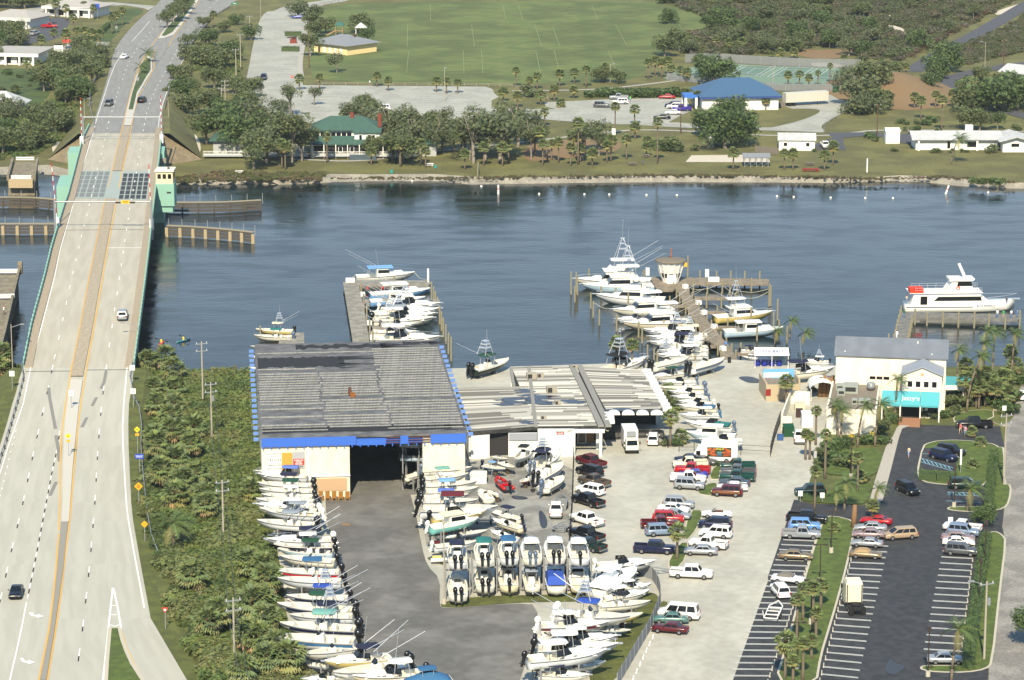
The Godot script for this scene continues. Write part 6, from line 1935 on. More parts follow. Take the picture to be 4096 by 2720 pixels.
	if extra.contains("mast"):
		obj("antenna",once("antenna"+kind,func(s:S):
			s.tube(V3(L*.4,H,.5),V3(L*.33,H+5.0,.5),.035,.02,4)),pipe,t)
	if extra.contains("cover"):
		obj("boat_cover",once("round_cover"+kind,func(s:S):
			var rings:=[]
			for q in [[.02,.86,.05],[.12,.95,.55],[.38,.96,1.35],[.6,.85,.7],[.78,.6,.25]]:
				var r:=PackedVector3Array()
				for p in [[-1,0],[-.8,.5],[-.3,.92],[.3,.92],[.8,.5],[1,0]]:
					r.append(V3(L*q[0],H*.96+p[1]*q[2],p[0]*q[1]*B))
				rings.append(r)
			s.loft(rings,false,true,true)),topm,t)
	if extra.contains("stripe"):
		var sm:=M("stripe_"+extra.get_slice("stripe:",1).get_slice(" ",0),HULLS.get(extra.get_slice("stripe:",1).get_slice(" ",0),Color.BLACK),.3)
		obj("hull_stripe",once("stripe"+kind,func(s:S):
			for z in [-1,1]:
				for i in 12:
					var t0:=i/14.0
					var t1:=(i+1)/14.0
					var q:=[]
					for tt in [t0,t1]:
						var b:=B*(lerpf(.92,1.0,tt/.45) if tt<.45 else maxf(.02,pow(1.0-pow((tt-.45)/.55,2.4),.8)))
						var sy2:float=H*(.86+.26*tt*tt)
						q.append([V3(tt*L,sy2-.12,z*(b+.012)),V3(tt*L,sy2-.32,z*(b*.985+.012))])
					s.quad(q[0][0],q[1][0],q[1][1],q[0][1])),sm,t)
	return t

func pile_at(label:String,group:String,x:float,z:float,top:float,r:=.17,m:="pile_wood")->void:
	var key:="pile%d" % roundi(top*2)
	var o:=obj("mooring_pile",once(key,func(s:S):
		s.tube(V3(0,-3.5,0),V3(0,roundi(top*2)/2.0,0),.2,.17,8)
		s.tube(V3(0,roundi(top*2)/2.0,0),V3(0,roundi(top*2)/2.0+.12,0),.17,.06,8)),mats[m],null,V3(x,0,z))
	tag(o,placed(("short " if top<1.2 else "tall " if top>2.3 else "")+"mooring pile",x,z),"mooring pile",group)

func dock_slab(t:Node3D,n:String,a:Array,y:float,m:Material,thick:=.35)->void:
	var s:=S.new()
	s.slab(P(a),y-thick,y)
	obj(n,s.done(),m,t)

func build_docks()->void:
	var pw:=N("pile_wood",Color(.45,.42,.33),Color(.58,.55,.45),1.2,.9)
	var conc:=N("dock_concrete",Color(.5,.48,.43),Color(.58,.56,.51),4.0,.9,12.0)
	var plank:=N("dock_plank",Color(.46,.41,.34),Color(.58,.53,.45),2.0,.9,8.0)
	var grey_plank:=N("grey_plank",Color(.4,.39,.37),Color(.5,.49,.46),2.0,.9,8.0)
	var white:StandardMaterial3D=mats["white_trim"]
	var left:=thing("dock","plain concrete dock with an outer arm, behind the big shed","dock")
	dock_slab(left,"walkway",[-35.48,-7.40,-32.34,-7.40,-29.60,20.84,-27.39,46.96,-27.50,59.73,-30.15,59.73,-30.62,46.96,-32.97,20.84],.0,conc)
	dock_slab(left,"outer_arm",[-35.03,-9.98,-31.11,-10.20,-17.36,-8.86,-17.01,-6.29,-17.45,-4.07,-31.73,-4.41,-34.78,-6.29],.02,conc)
	for p in [[-27.47,33.99,-21.91,34.77,-21.86,35.93,-27.29,35.54],[-30.15,9.42,-29.16,9.42,-28.80,14.66,-29.79,14.66]]:
		dock_slab(left,"finger_pier",p,-.1,conc)
	piece("locker",left,white,g3(-33.93,-7.40,.45),V3(1.9,.9,.7))
	var rail:=S.new()
	rail.bar(g3(-31.81,-5.96,.5),g3(-17.30,-6.62,.5),.08)
	obj("dock_rail",rail.done(),mats["galvanised"],left)
	for p in [[-30.08,-2.97],[-27.04,-3.30],[-21.53,-4.07],[-29.41,11.01],[-30.23,12.37]]:
		var o:=obj("buoy_fender",once("round_fender",func(s:S):s.ball(Vector3.ZERO,V3(.3,.34,.3),8,6)),M("buoy_red",Color(.7,.1,.06),.5),null,g3(p[0],p[1],-.4))
		tag(o,"round red fender hanging on the concrete dock","fender","red fenders on the concrete dock")
	for p in [[-30.64,6.24],[-28.03,33.30],[-26.80,46.21]]:
		piece("dock_box",left,white,g3(p[0],p[1],.35),V3(.9,.7,1.4),.1)
	var small:=thing("dock","short concrete finger dock left behind the shed","dock")
	dock_slab(small,"walkway",[-42.80,40.54,-40.36,40.54,-39.43,52.86,-44.54,52.86,-44.64,46.21],.0,conc)
	for p in [[-31.14,3.02,2.6],[-29.93,16.22,2.6],[-28.76,28.38,2.6],[-27.59,40.54,2.7],[-26.57,49.92,2.6],[-24.69,-6.85,1.5],[-16.54,4.63,2.6],[-16.03,7.30,2.0],[-15.64,9.42,1.6],[-15.06,15.18,1.6],[-14.32,27.68,2.4],[-13.82,33.30,2.4],[-13.35,39.11,2.3],[-12.72,44.80,2.3],[-12.09,49.92,2.0],[-11.54,53.59,2.0],[-12.06,53.41,2.0],[-11.43,59.28,2.5],[-19.86,46.96,1.6],[-48.76,41.49,1.4]]:
		pile_at("","mooring piles of the concrete dock",p[0],p[1],p[2])
	var tall:=obj("mooring_pile",once("pile_white",func(s:S):s.tube(V3(0,-3,0),V3(0,2.9,0),.24,.22,8)),white,null,g3(-17.59,-7.40))
	tag(tall,"thick white mooring pile at the end of the concrete dock's arm","mooring pile")
	var right:=thing("dock","long tan timber dock with a round office at its end","dock")
	dock_slab(right,"walkway",[33.76,-4.63,36.02,-4.63,37.34,14.66,38.63,28.87,40.35,44.33,41.43,52.50,42.35,67.65,39.34,67.65,39.06,52.50,37.25,46.96,36.73,38.63,35.58,25.89,34.72,10.48],.0,plank)
	dock_slab(right,"platform",[29.16,-13.03,36.50,-13.03,35.97,-5.73,33.35,.85,30.09,1.07],.02,plank)
	dock_slab(right,"cross_arm",[36.36,-12.46,54.01,-10.77,54.29,-9.98,54.00,-7.96,53.57,-5.51,35.97,-5.73],.0,plank)
	for p in [[37.41,6.24,44.94,6.88,44.81,8.58,37.51,8.37],[38.76,20.02,44.83,20.43,44.72,21.85,38.87,21.65],[39.59,33.79,44.65,34.38,44.53,35.93,39.68,35.54],[29.46,14.25,34.95,14.25,35.08,15.91,29.39,15.70],[31.94,25.38,35.40,25.38,35.52,26.89,31.86,26.89],[32.88,39.59,37.12,39.11,37.24,40.54,32.79,41.11],[33.92,50.66,38.88,50.66,38.88,52.13,33.83,52.13],[42.34,57.04,48.36,56.14,48.24,57.58,42.42,58.65]]:
		dock_slab(right,"finger_pier",p,-.1,plank)
	for p in [[36.02,-1.33],[37.78,14.66],[38.30,23.88],[39.50,36.70],[39.87,55.68]]:
		piece("dock_box",right,white,g3(p[0],p[1],.4),V3(1.0,.8,1.0),.4)
	for p in [[41.28,-13.03],[28.77,-14.73]]:
		piece("fuel_pump",right,white,g3(p[0],p[1],.8),V3(.8,1.6,.6))
	piece("dock_box",right,white,g3(42.36,-7.96,.5),V3(2.3,.9,.9))
	var office:=thing("dock_office","round white dock office flaring up to a flat grey roof","office",g3(33.30,-7.96))
	var drum:=S.new()
	for i in 14:
		var a0:=TAU*i/14.0
		var a1:=TAU*(i+1)/14.0
		for k in [[1.75,.0,2.0,1.1],[2.3,2.1,3.0,4.5]]:
			drum.quad(V3(cos(a0)*k[0],k[1],sin(a0)*k[0]),V3(cos(a0)*k[2],k[3],sin(a0)*k[2]),V3(cos(a1)*k[2],k[3],sin(a1)*k[2]),V3(cos(a1)*k[0],k[1],sin(a1)*k[0]))
	obj("wall",drum.done(),white,office)
	for i in 14:
		var s:=S.new()
		var a0:=TAU*(i+.08)/14.0
		var a1:=TAU*(i+.92)/14.0
		s.quad(V3(cos(a0)*2.0,1.1,sin(a0)*2.0),V3(cos(a0)*2.3,2.1,sin(a0)*2.3),V3(cos(a1)*2.3,2.1,sin(a1)*2.3),V3(cos(a1)*2.0,1.1,sin(a1)*2.0))
		obj("window",s.done(),mats["dark_glass"],office)
		s=S.new()
		var e:=TAU*i/14.0
		s.bar(V3(cos(e)*2.02,1.0,sin(e)*2.02),V3(cos(e)*3.06,4.5,sin(e)*3.06),.13)
		obj("rib",s.done(),white,office)
	var rf:=S.new(true)
	rf.tube(V3(0,4.45,0),V3(0,4.75,0),3.3,3.2,20)
	rf.tube(V3(0,4.75,0),V3(0,5.0,0),3.1,.3,20)
	obj("roof",rf.done(),N("office_roof",Color(.36,.33,.28),Color(.5,.46,.4),2.0,.9),office)
	piece("mast",office,M("mast_rust",Color(.55,.3,.14),.7),V3(0,6.0,0),V3(.24,2.2,.24))
	piece("door",office,white,V3(.1,1.0,1.95),V3(1.9,2.0,.5))
	var fl:=obj("flag",box_mesh(V3(1.0,.9,.05),V3(-.5,2.6,0)),M("flag_yellow",Color(.85,.65,.1),.8),null,g3(37.15,-13.03))
	tag(fl,"yellow flag on the tall pile beside the round dock office","flag")
	var rp:=[[12.27,-.78,3.4],[13.38,-2.97,2.8],[12.90,6.77,1.8],[13.55,-.24,2.6],[16.37,-15.88,.8],[19.49,-15.88,1.0],[16.01,13.10,1.8],[16.30,21.34,2.0],[17.28,28.68,2.0],[20.53,33.99,2.0],[23.69,11.01,1.6],[18.43,1.94,.8],[21.50,.85,.6],[24.61,39.78,2.2],[25.08,44.52,2.0],[29.80,33.79,.8],[28.04,-15.31,1.0],[37.19,-13.03,4.3],[39.72,-11.89,1.6],[43.21,-11.33,1.7],[46.22,-11.56,1.7],[49.16,-11.33,1.5],[52.32,-11.33,1.7],[37.72,-1.88,1.4],[40.67,-1.88,1.2],[43.76,-1.88,1.4],[46.81,-1.88,1.5],[49.98,-4.07,1.7],[45.07,1.94,1.0],[39.56,12.58,1.8],[42.58,12.58,1.8],[41.17,20.84,1.0],[42.56,30.85,.6],[47.47,26.89,2.0],[47.40,42.44,1.6],[45.72,8.37,1.0],[52.39,11.01,3.6],[52.77,10.48,3.2],[52.99,23.88,2.8],[52.42,33.79,1.2],[51.74,29.37,1.6],[53.02,44.33,2.2],[50.74,44.80,1.2],[32.13,11.53,.8],[26.50,63.27,2.0],[27.02,65.03,1.8],[25.52,57.94,1.6],[31.04,57.94,1.8],[31.80,58.83,.8],[34.24,62.39,.6],[43.22,56.14,1.4],[44.86,56.14,1.2],[29.38,52.50,1.4]]
	for p in rp:
		pile_at("","mooring piles of the timber dock",p[0],p[1],p[2])
	for side in [[[33.64,-2.42,34.63,12.06,35.50,27.38,36.64,40.07,37.18,48.07,38.97,53.87,39.42,65.03],13],[[36.13,-2.42,37.47,16.22,38.74,30.36,40.46,45.74,41.54,53.87,42.45,65.03],13]]:
		var q:=PackedVector3Array()
		for i in range(0,side[0].size(),2):
			q.append(V3(side[0][i],0,side[0][i+1]))
		for k in side[1]:
			var a:=along(q,k*length_of(q)/side[1])
			pile_at("","short piles edging the timber walkway",a.x,a.z,1.0)
	for l in [[36.92,.80,3.01,39.47,.20,1.80,43.39,1.20,.01],[37.20,.60,5.85,39.22,.50,2.13,40.47,.90,3.49],[43.69,1.20,2.20,45.66,.60,9.05,49.25,.30,11.35,52.39,1.20,8.14],[46.31,1.00,6.12,49.49,.40,5.44,52.62,1.20,5.45],[32.06,.80,22.97,34.66,1.20,19.18,37.28,1.40,15.43],[33.22,.80,25.51,35.59,1.10,21.80,37.74,1.40,18.56],[16.58,1.20,18.66,18.10,.20,19.20,20.20,.60,21.55],[-20.69,.60,-14.67,-19.53,-.30,-12.78,-17.72,.80,-5.79],[-33.15,.40,-12.22,-33.90,.10,-11.07,-34.49,.20,-9.46]]:
		var p:=V(l)
		var s:=S.new()
		s.path(soft_line(PackedVector3Array([Vector3.ZERO,p[1]-p[0],p[p.size()-1]-p[0]]) if p.size()==3 else PackedVector3Array([Vector3.ZERO,p[1]-p[0],p[2]-p[0],p[3]-p[0]])),.05,4)
		tag(obj("mooring_rope",s.done(),M("rope",Color(.68,.66,.58),.9),null,p[0]),"slack pale mooring rope between dock and piles","rope","mooring ropes")
	var tour:=thing("pier","grey plank pier where the tour boat lies, on the right","pier")
	dock_slab(tour,"walkway",[78.20,20.84,79.60,25.89,75.78,46.96,73.00,52.50,70.11,52.50,73.07,46.96],.0,grey_plank)
	dock_slab(tour,"pier_head",[78.12,21.45,101.53,24.38,100.64,29.67,79.57,26.09],.01,grey_plank,.3)
	var u:=P([80.08,23.07,101.33,24.88,79.71,25.89,100.60,29.27])
	for k in 60:
		var s:=S.new()
		var q:=u[0].lerp(u[1],k/59.0)
		var w:=u[2].lerp(u[3],k/59.0)
		s.bar(V3(q.x,.03,q.y),V3(w.x,.03,w.y),.3,.04)
		obj("plank",s.done(),grey_plank,tour)
	var tp:=[[79.85,28.08,2.0],[82.12,29.07,1.5],[85.11,30.06,2.0],[88.12,30.56,1.8],[91.17,31.05,2.0],[94.13,30.46,1.4],[97.10,32.03,1.2],[99.96,32.03,2.4],[78.05,20.84,.9],[77.31,24.88,.8],[76.46,29.37,.8],[75.64,33.79,.8],[74.88,38.15,.8],[74.10,42.44,.8],[73.32,46.68,.8],[78.88,30.85,.9],[78.17,34.77,.9],[77.50,38.63,.9],[76.79,42.44,.9],[76.13,46.21,.9],[72.40,46.21,1.0]]
	for p in tp:
		pile_at("","piles of the tour boat pier",p[0],p[1],p[2])
	tour_boat()
	var stand:=thing("bait_stand","white canopy stall lettered LIVE BAIT at the foot of the timber dock","stall",g3(44.64,70.41),-.03)
	var cv:=S.new()
	cv.quad(V3(0,3.6,-1.6),V3(6.3,3.6,-1.6),V3(6.4,2.5,.3),V3(-.1,2.5,.3))
	cv.quad(V3(6.3,3.6,-1.6),V3(0,3.6,-1.6),V3(-.1,2.5,-3.4),V3(6.4,2.5,-3.4))
	obj("canopy_cover",cv.done(),M("canvas_white"),stand)
	var lt:=obj("lettering",words("LIVE BAIT",.95,"Droid Sans",true),M("print_blue",Color(.12,.17,.42),.7),stand,V3(3.2,3.08,-.68))
	lt.rotation.x=-1.04
	for x in [.1,3.2,6.2]:
		piece("canopy_post",stand,white,V3(x,1.3,.1),V3(.1,2.6,.1))
	for k in 4:
		var s:=once("barrel",func(q:S):
			q.tube(V3(0,0,0),V3(0,1.1,0),.55,.55,12))
		tag(obj("bait_barrel",s,M("barrel_blue",Color(.08,.13,.5),.5),null,g3(45.33,68.51)+V3(k*1.35,.06,0)),"blue barrel under the LIVE BAIT canopy","barrel","blue barrels under the canopy")

func tour_boat()->void:
	var a:=V3(79.31,-1.20,15.35)
	var b:=V3(101.83,-1.20,14.32)
	var L:=Vector2(b.x-a.x,b.z-a.z).length()
	var t:=thing("tour_boat","white two-deck tour boat with orange floats at its stern, along the grey pier","tour boat",a,atan2(-(b.z-a.z),b.x-a.x))
	var white:=M("gelcoat",Color(.85,.84,.8),.3)
	var rings:=[]
	for i in 13:
		var u:=i/12.0
		var w:=2.8*(1.0 if u<.6 else maxf(.03,1.0-pow((u-.6)/.4,2.0)))
		var top:=1.5+.9*u*u
		rings.append(PackedVector3Array([V3(u*L,top,-w),V3(u*L,.4,-w*.9),V3(u*L-u*u*2.0,-.6,-w*.4),V3(u*L-u*u*2.0,-.6,w*.4),V3(u*L,.4,w*.9),V3(u*L,top,w)]))
	var s:=S.new(true)
	s.loft(rings)
	obj("hull",s.done(),white,t)
	s=S.new()
	hexa(s,L*.04,L*.7,2.35,1.5,L*.07,L*.67,2.3,3.9)
	hexa(s,L*.66,L*.78,1.6,1.7,L*.66,L*.7,1.4,3.2)
	obj("deckhouse",s.done(),white,t)
	s=S.new()
	hexa(s,L*.25,L*.683,2.37,2.5,L*.29,L*.672,2.345,3.35)
	obj("saloon_window",s.done(),mats["dark_glass"],t)
	piece("blue_band",t,M("hull_blue",HULLS["blue"],.22),V3(L*.36,3.98,0),V3(L*.66,.12,4.9))
	piece("upper_deck",t,white,V3(L*.36,4.1,0),V3(L*.66,.16,5.0))
	s=S.new()
	hexa(s,L*.36,L*.63,1.9,4.18,L*.42,L*.57,1.6,6.4)
	hexa(s,L*.39,L*.6,2.0,6.45,L*.39,L*.62,1.9,6.85)
	obj("wheelhouse",s.done(),white,t)
	s=S.new()
	hexa(s,L*.46,L*.6,1.78,5.4,L*.47,L*.585,1.7,6.3)
	obj("wheelhouse_window",s.done(),mats["dark_glass"],t)
	s=S.new()
	s.bar(V3(L*.545,6.8,0),V3(L*.485,9.7,0),.28,.55)
	obj("mast",s.done(),white,t)
	s=S.new()
	for z in [-2.4,2.4]:
		for part in [[.08,.38],[.6,.68]]:
			for h in [4.7,5.15]:
				s.tube(V3(L*part[0],h,z),V3(L*part[1],h,z),.035,-1.0,4)
			for k in 5:
				var x:=lerpf(L*part[0],L*part[1],k/4.0)
				s.tube(V3(x,4.15,z),V3(x,5.15,z),.035,-1.0,4)
	s.path(PackedVector3Array([V3(L*.72,3.0,2.3),V3(L*.9,3.2,1.2),V3(L*1.02,3.4,0),V3(L*.9,3.2,-1.2),V3(L*.72,3.0,-2.3)]),.04,4)
	s.box(V3(L*.99,2.35,0),V3(2.6,.16,.8))
	obj("railing",s.done(),mats["rail_pipe"] if mats.has("rail_pipe") else M("rail_pipe",Color(.75,.76,.77),.3,.5),t)
	var orange:=M("float_orange",Color(.82,.22,.06),.6)
	for k in 9:
		var f:=piece("life_float",t,orange,V3(L*.05+(k % 3)*.95,4.4+(k/3)*.3,1.5-(k/3)*.2),V3(.85,.26,2.2))
	var ring:=TorusMesh.new()
	ring.inner_radius=.24
	ring.outer_radius=.42
	ring.rings=16
	ring.ring_segments=6
	var lr:=obj("life_ring",ring,orange,t,V3(L*.47,5.0,1.9))
	lr.rotation.x=PI/2
	obj("lettering",words("BLUE HERON II",.5,"Droid Serif",true),M("print_blue",Color(.12,.17,.42),.7),t,V3(L*.72,1.55,2.62),.1)
	piece("aft_door",t,mats["dark_glass"],V3(L*.16,2.6,2.35),V3(1.4,1.7,.06))
	piece("rub_strake",t,M("rub_dark",Color(.3,.31,.33),.6),V3(L*.3,1.35,2.82),V3(L*.6,.12,.06))

func rack_under(t0:Node3D,label:String,group:String,levels:Array,kind:String)->void:
	var k:=t0.scale.x
	var L:float=BOATS[kind][0]*k
	var hw:float=BOATS[kind][1]/2*k+.25
	var y:=t0.position.y
	var t:=thing("boat_rack",label,"boat rack",V3(t0.position.x,0,t0.position.z),t0.rotation.y,group)
	var steel:=N("rack_steel",Color(.42,.42,.42),Color(.55,.55,.54),2.0,.6)
	for x in [L*.12,L*.6]:
		for z in [-hw,hw]:
			piece("post",t,steel,V3(x,(y+.9)/2,z),V3(.18,y+.9,.18))
		for lv in levels:
			piece("beam",t,steel,V3(x,lv-.14,0),V3(.2,.24,hw*2))
		for z in [-.45,.45]:
			piece("bunk",t,M("bunk_wood",Color(.3,.25,.2),.9),V3(x,y+.02,z*k),V3(.9,.16,.16))

func keel_blocks(b:Node3D,kind:String,where:String)->void:
	var k:=b.scale.x
	var L:float=BOATS[kind][0]*k
	if b.position.y<.2:
		return
	var t:=thing("boat_stand","low blocks and stands under the "+where,"boat stand",V3(b.position.x,0,b.position.z),b.rotation.y,"stands under boats ashore")
	for x in [L*.12,L*.55]:
		piece("keel_block",t,M("bunk_wood",Color(.3,.25,.2),.9),V3(x,b.position.y/2+.04,0),V3(.5,b.position.y,.5))
		for z in [-1,1]:
			var s:=S.new()
			s.bar(V3(x,.05,z*1.3),V3(x,b.position.y+.5,z*.8),.08)
			obj("jack_stand",s.done(),mats["galvanised"],t)

func boat_of(b:Array,g:String)->Node3D:
	return boat(b[0],b[1],b[2],b[3],b[4],b[5],b[6],b[7],b[8],b[9],b[10],b[11],g,b[12])

func build_boats()->void:
	var g:="boats stored on the left-hand racks"
	var r:="boats stored on the rack right of the driveway"
	var lr:="steel rack holding a boat along the %s of the shed driveway"
	var list:=[
		["walk",-39.77,4.20,157.01,-32.40,4.20,156.38,"white","black",1,"black","white boat with a black bimini nearest the shed wall signs",""],
		["walk",-39.30,4.20,158.59,-31.69,4.20,159.34,"white","peri",1,"white","white boat with a long blue bimini under the shed signs",""],
		["cc",-39.02,4.20,163.86,-30.69,4.20,164.29,"white","navy",2,"black","white console boat with a navy top, third from the shed",""],
		["cc",-38.41,4.20,167.21,-30.32,4.20,167.45,"white","green",1,"black","white console boat with a dark green top near the pallets",""],
		["cc",-37.83,4.20,170.22,-30.10,4.20,170.81,"white","",1,"black","white console boat with a plain white top near the pallets",""],
		["cc",-38.44,4.20,172.71,-29.77,4.20,173.30,"white","-",1,"black","open white boat without a top, sixth from the shed",""],
		["walk",-38.20,4.20,175.53,-29.37,4.20,175.82,"white","-",2,"black","white cuddy boat with a raked windshield, near rust post",""],
		["cc",-37.51,4.20,177.96,-28.96,4.20,178.31,"cream","",1,"white","cream console boat with a white outboard by the rust post",""],
		["cc",-36.46,4.20,179.00,-28.35,4.20,180.31,"white","grey",1,"white","white boat with a grey top above the orange-vested console boat",""],
		["cc",-37.32,4.20,184.11,-28.82,4.20,185.39,"white","grey",2,"black","white console boat with an orange life jacket aboard","rig mast"],
		["walk",-35.04,4.20,193.61,-26.00,4.20,192.91,"white","navy",1,"white","white cabin boat with a navy square top and pale outboard","rig"],
		["cc",-33.97,4.00,195.46,-25.73,4.00,194.93,"navy","",1,"black","navy-sided console boat with a white top","rig"],
		["cc",-33.32,3.50,195.94,-25.47,3.50,196.78,"pale_blue","green",1,"black","pale console boat with a boxy dark green enclosure",""],
		["cc",-32.62,4.20,201.88,-24.84,4.20,203.43,"white","-",1,"black","broad open white boat showing its whole flank, mid row",""],
		["cc",-32.94,4.20,208.50,-23.94,4.20,208.50,"white","steel",1,"black","white boat with a teal-blue square top, mid row","stripe:red"],
		["cc",-32.13,4.20,212.23,-23.41,4.20,212.62,"white","-",2,"black","white console boat without a top, below the teal-blue top",""],
		["cc",-30.37,4.20,219.96,-22.11,4.20,220.20,"white","blue",1,"black","white boat with a bright blue top and a black bag aboard","tower rig stripe:navy"],
		["cc",-31.33,4.20,223.49,-21.18,4.20,225.34,"white","green",1,"black","long white boat with a forest green T-top","rig stripe:navy"],
		["cc",-29.32,4.20,228.23,-21.05,4.20,227.91,"white","navy",2,"black","white boat with a navy rounded T-top near the row's lower end","tower rig"],
		["cc",-30.34,4.20,231.70,-20.35,4.20,233.04,"white","seafoam",2,"black","white boat with a pale sea-green top","rig stripe:navy"],
		["cc",-30.79,4.20,236.78,-20.24,4.20,238.00,"white","-",1,"black","longest white boat with a teal stripe, last in the straight row","mast stripe:steel"],
		["walk",-35.30,1.90,183.05,-30.71,1.90,183.82,"grey","-",0,"","small grey-decked boat on a lower berth, upper half of the row",""],
		["walk",-35.75,1.90,186.35,-30.65,1.90,186.90,"white","-",0,"","white bow with a rail on a lower berth, upper half of the row",""],
		["cc",-33.88,1.90,190.15,-27.47,1.90,192.29,"white","-",0,"","white hull on a lower berth under the navy-sided boat",""],
		["cc",-32.27,1.90,200.02,-26.92,1.90,201.04,"navy","-",0,"","dark hull on a lower berth under the broad open boat",""],
		["cc",-32.33,1.90,208.18,-26.11,1.90,209.16,"grey","-",0,"","dark grey hull low on the rack by the grass patch",""],
		["cc",-30.74,1.90,214.41,-24.54,1.90,215.36,"red","-",0,"","red-bowed hull on a lower berth under the blue-topped boat",""],
		["cc",-29.88,1.90,221.10,-24.15,1.90,222.03,"white","-",0,"","white hull on a lower berth between green and navy tops",""],
	]
	for b in list:
		var o:=boat_of(b,g)
		if o.position.y>2.0:
			rack_under(o,lr % "left","steel racks left of the driveway",[.7,o.position.y],b[0])
	list=[
		["cc",-7.13,4.00,148.57,-14.56,4.00,149.68,"white","grey",0,"","white boat with grey and folded green canvas by the shed door",""],
		["cc",-8.04,4.00,150.98,-13.90,4.00,151.62,"white","teal",0,"","white boat with a bright teal top by the shed door",""],
		["cc",-6.29,4.00,154.06,-13.81,4.00,154.83,"white","black",1,"slate","white boat with a black top, third outside the shed door",""],
		["cc",-6.75,4.00,157.68,-13.58,4.00,159.87,"white","seafoam",1,"black","white boat with a sea-green top right of the shed door",""],
		["cc",-5.43,4.00,162.35,-13.30,4.00,163.58,"white","",1,"black","white boat with a white top by the floating-deck box","rig"],
		["cc",-5.14,4.00,165.72,-13.20,4.00,167.23,"white","sky",1,"black","white boat with a light blue top on the right-hand rack",""],
		["cc",-6.58,4.00,169.51,-13.44,4.00,170.11,"white","-",2,"black","white open boat above the purple-blue bimini",""],
		["cc",-5.07,4.00,172.48,-13.30,4.00,172.37,"white","peri",1,"black","white boat with a purple-blue bimini",""],
		["cc",-2.12,4.00,176.40,-13.50,4.00,176.40,"white","maroon",1,"black","white boat with a dark red top on the right-hand rack",""],
		["walk",-3.72,4.00,177.73,-11.84,4.00,181.17,"yellow","-",1,"black","cream and white cuddy boat above the aqua boat",""],
		["pilot",-4.96,4.00,182.02,-12.03,4.00,186.11,"aqua","cream",1,"white","aqua-hulled pilothouse boat on the right-hand rack",""],
		["cc",-3.75,2.60,183.45,-7.54,2.60,185.11,"slate","-",0,"","slate-blue hull below the aqua boat",""],
		["cc",-5.06,2.20,187.89,-11.30,2.20,190.06,"white","-",1,"white","white hull low on the rack beside the water scooters",""],
		["walk",-6.83,1.80,152.16,-13.58,1.80,154.37,"white","-",1,"black","white boat on a lower berth right of the shed door",""],
		["cc",-6.37,1.80,161.18,-14.05,1.80,161.48,"white","-",1,"black","white boat on a lower berth under the light blue top",""],
		["cc",-5.55,1.80,173.54,-13.16,1.80,174.69,"white","-",1,"white","white boat on a lower berth under the cream cuddy",""],
	]
	for b in list:
		var o:=boat_of(b,r)
		if o.position.y>2.0:
			rack_under(o,lr % "right","steel racks right of the driveway",[.7,o.position.y],b[0])
	for q in [[-12.59,5.20,152.67,-17.39,5.20,151.50,"pale_blue","pale blue hull on the upper rack inside the shed door"],[-12.67,2.60,150.26,-16.72,2.60,154.21,"white","white boat on the lower rack just inside the shed door"],[-12.22,7.60,153.10,-17.52,7.60,152.11,"grey","grey hull on the topmost rack inside the shed door"]]:
		var o:=boat("cc",q[0],q[1],q[2],q[3],q[4],q[5],q[6],"-",1,"black",q[7],"boats racked inside the shed")
		rack_under(o,"tall rack holding a boat just inside the shed door","racks inside the shed",[o.position.y],"cc")
	var tops:=[["navy","navy top over a white boat, upper left bay of the front rack"],["teal","white boat with a teal top, second upper bay of the front rack"],["steel","white boat with a slate blue top, third upper bay of the front rack"],["","white boat with pale grey outboards, fourth upper bay of the front rack"],["","white boat with a radar dome and green seat cover, fifth upper bay"],["","white cabin boat with one outboard, last upper bay of the front rack"]]
	var lows:=[["-","white boat with twin black outboards, lower left bay nearest the lamp post"],["-","white boat with twin outboards, second lower bay of the front rack"],["black","cream boat with one outboard, third lower bay of the front rack"],["grey","small white boat with a raised outboard, fourth lower bay"],["blue","white boat under a bright blue cover, fifth lower bay"],["-","open cream-seated boat without an engine, last lower bay"]]
	var us:=[-7.49,5.30,207.81,-3.75,5.30,206.64,-.35,5.30,205.87,2.87,5.30,205.77,6.16,5.30,205.36,9.47,5.30,205.87]
	var ls:=[-7.39,1.90,211.75,-3.70,1.90,207.83,-.39,1.90,207.58,2.86,1.90,208.08,6.19,1.90,208.08,9.48,1.90,207.58]
	for i in 6:
		for lv in 2:
			var p:Array=(us if lv==0 else ls).slice(i*3,i*3+3)
			var spec:Array=(tops if lv==0 else lows)[i]
			var back:=V3(-sin(.05),0,-cos(.05))*(7.4 if lv==1 and i==3 else 8.9)
			var outs:int=2 if (lv==0 and i != 5) or (lv==1 and i<2) else (0 if lv==1 and i>3 else 1)
			var kind:="walk" if (lv==0 and i>=3) or (lv==1 and i>3) else "cc"
			var o:=boat(kind,p[0]+back.x,p[1],p[2]+back.z,p[0],p[1],p[2],"cream" if lv==1 and i in [2,5] else "white","-" if spec[0]=="blue" else spec[0],outs,"slate" if lv==0 and i==3 else "white" if i==3 else "black",spec[1],"boats on the six-bay front rack","")
			if spec[0]=="blue":
				var s:=S.new()
				hexa(s,.3,4.2,1.2,1.3,.9,4.0,1.0,2.3)
				obj("boat_cover",s.done(),M("canvas_blue",HULLS["blue"],.8),o)
			if lv==0:
				rack_under(o,["left-hand","second","third","fourth","fifth","last"][i]+" bay of the grey steel front rack","bays of the front rack",[.6,o.position.y],kind)
	g="boats standing at the lower left corner of the yard"
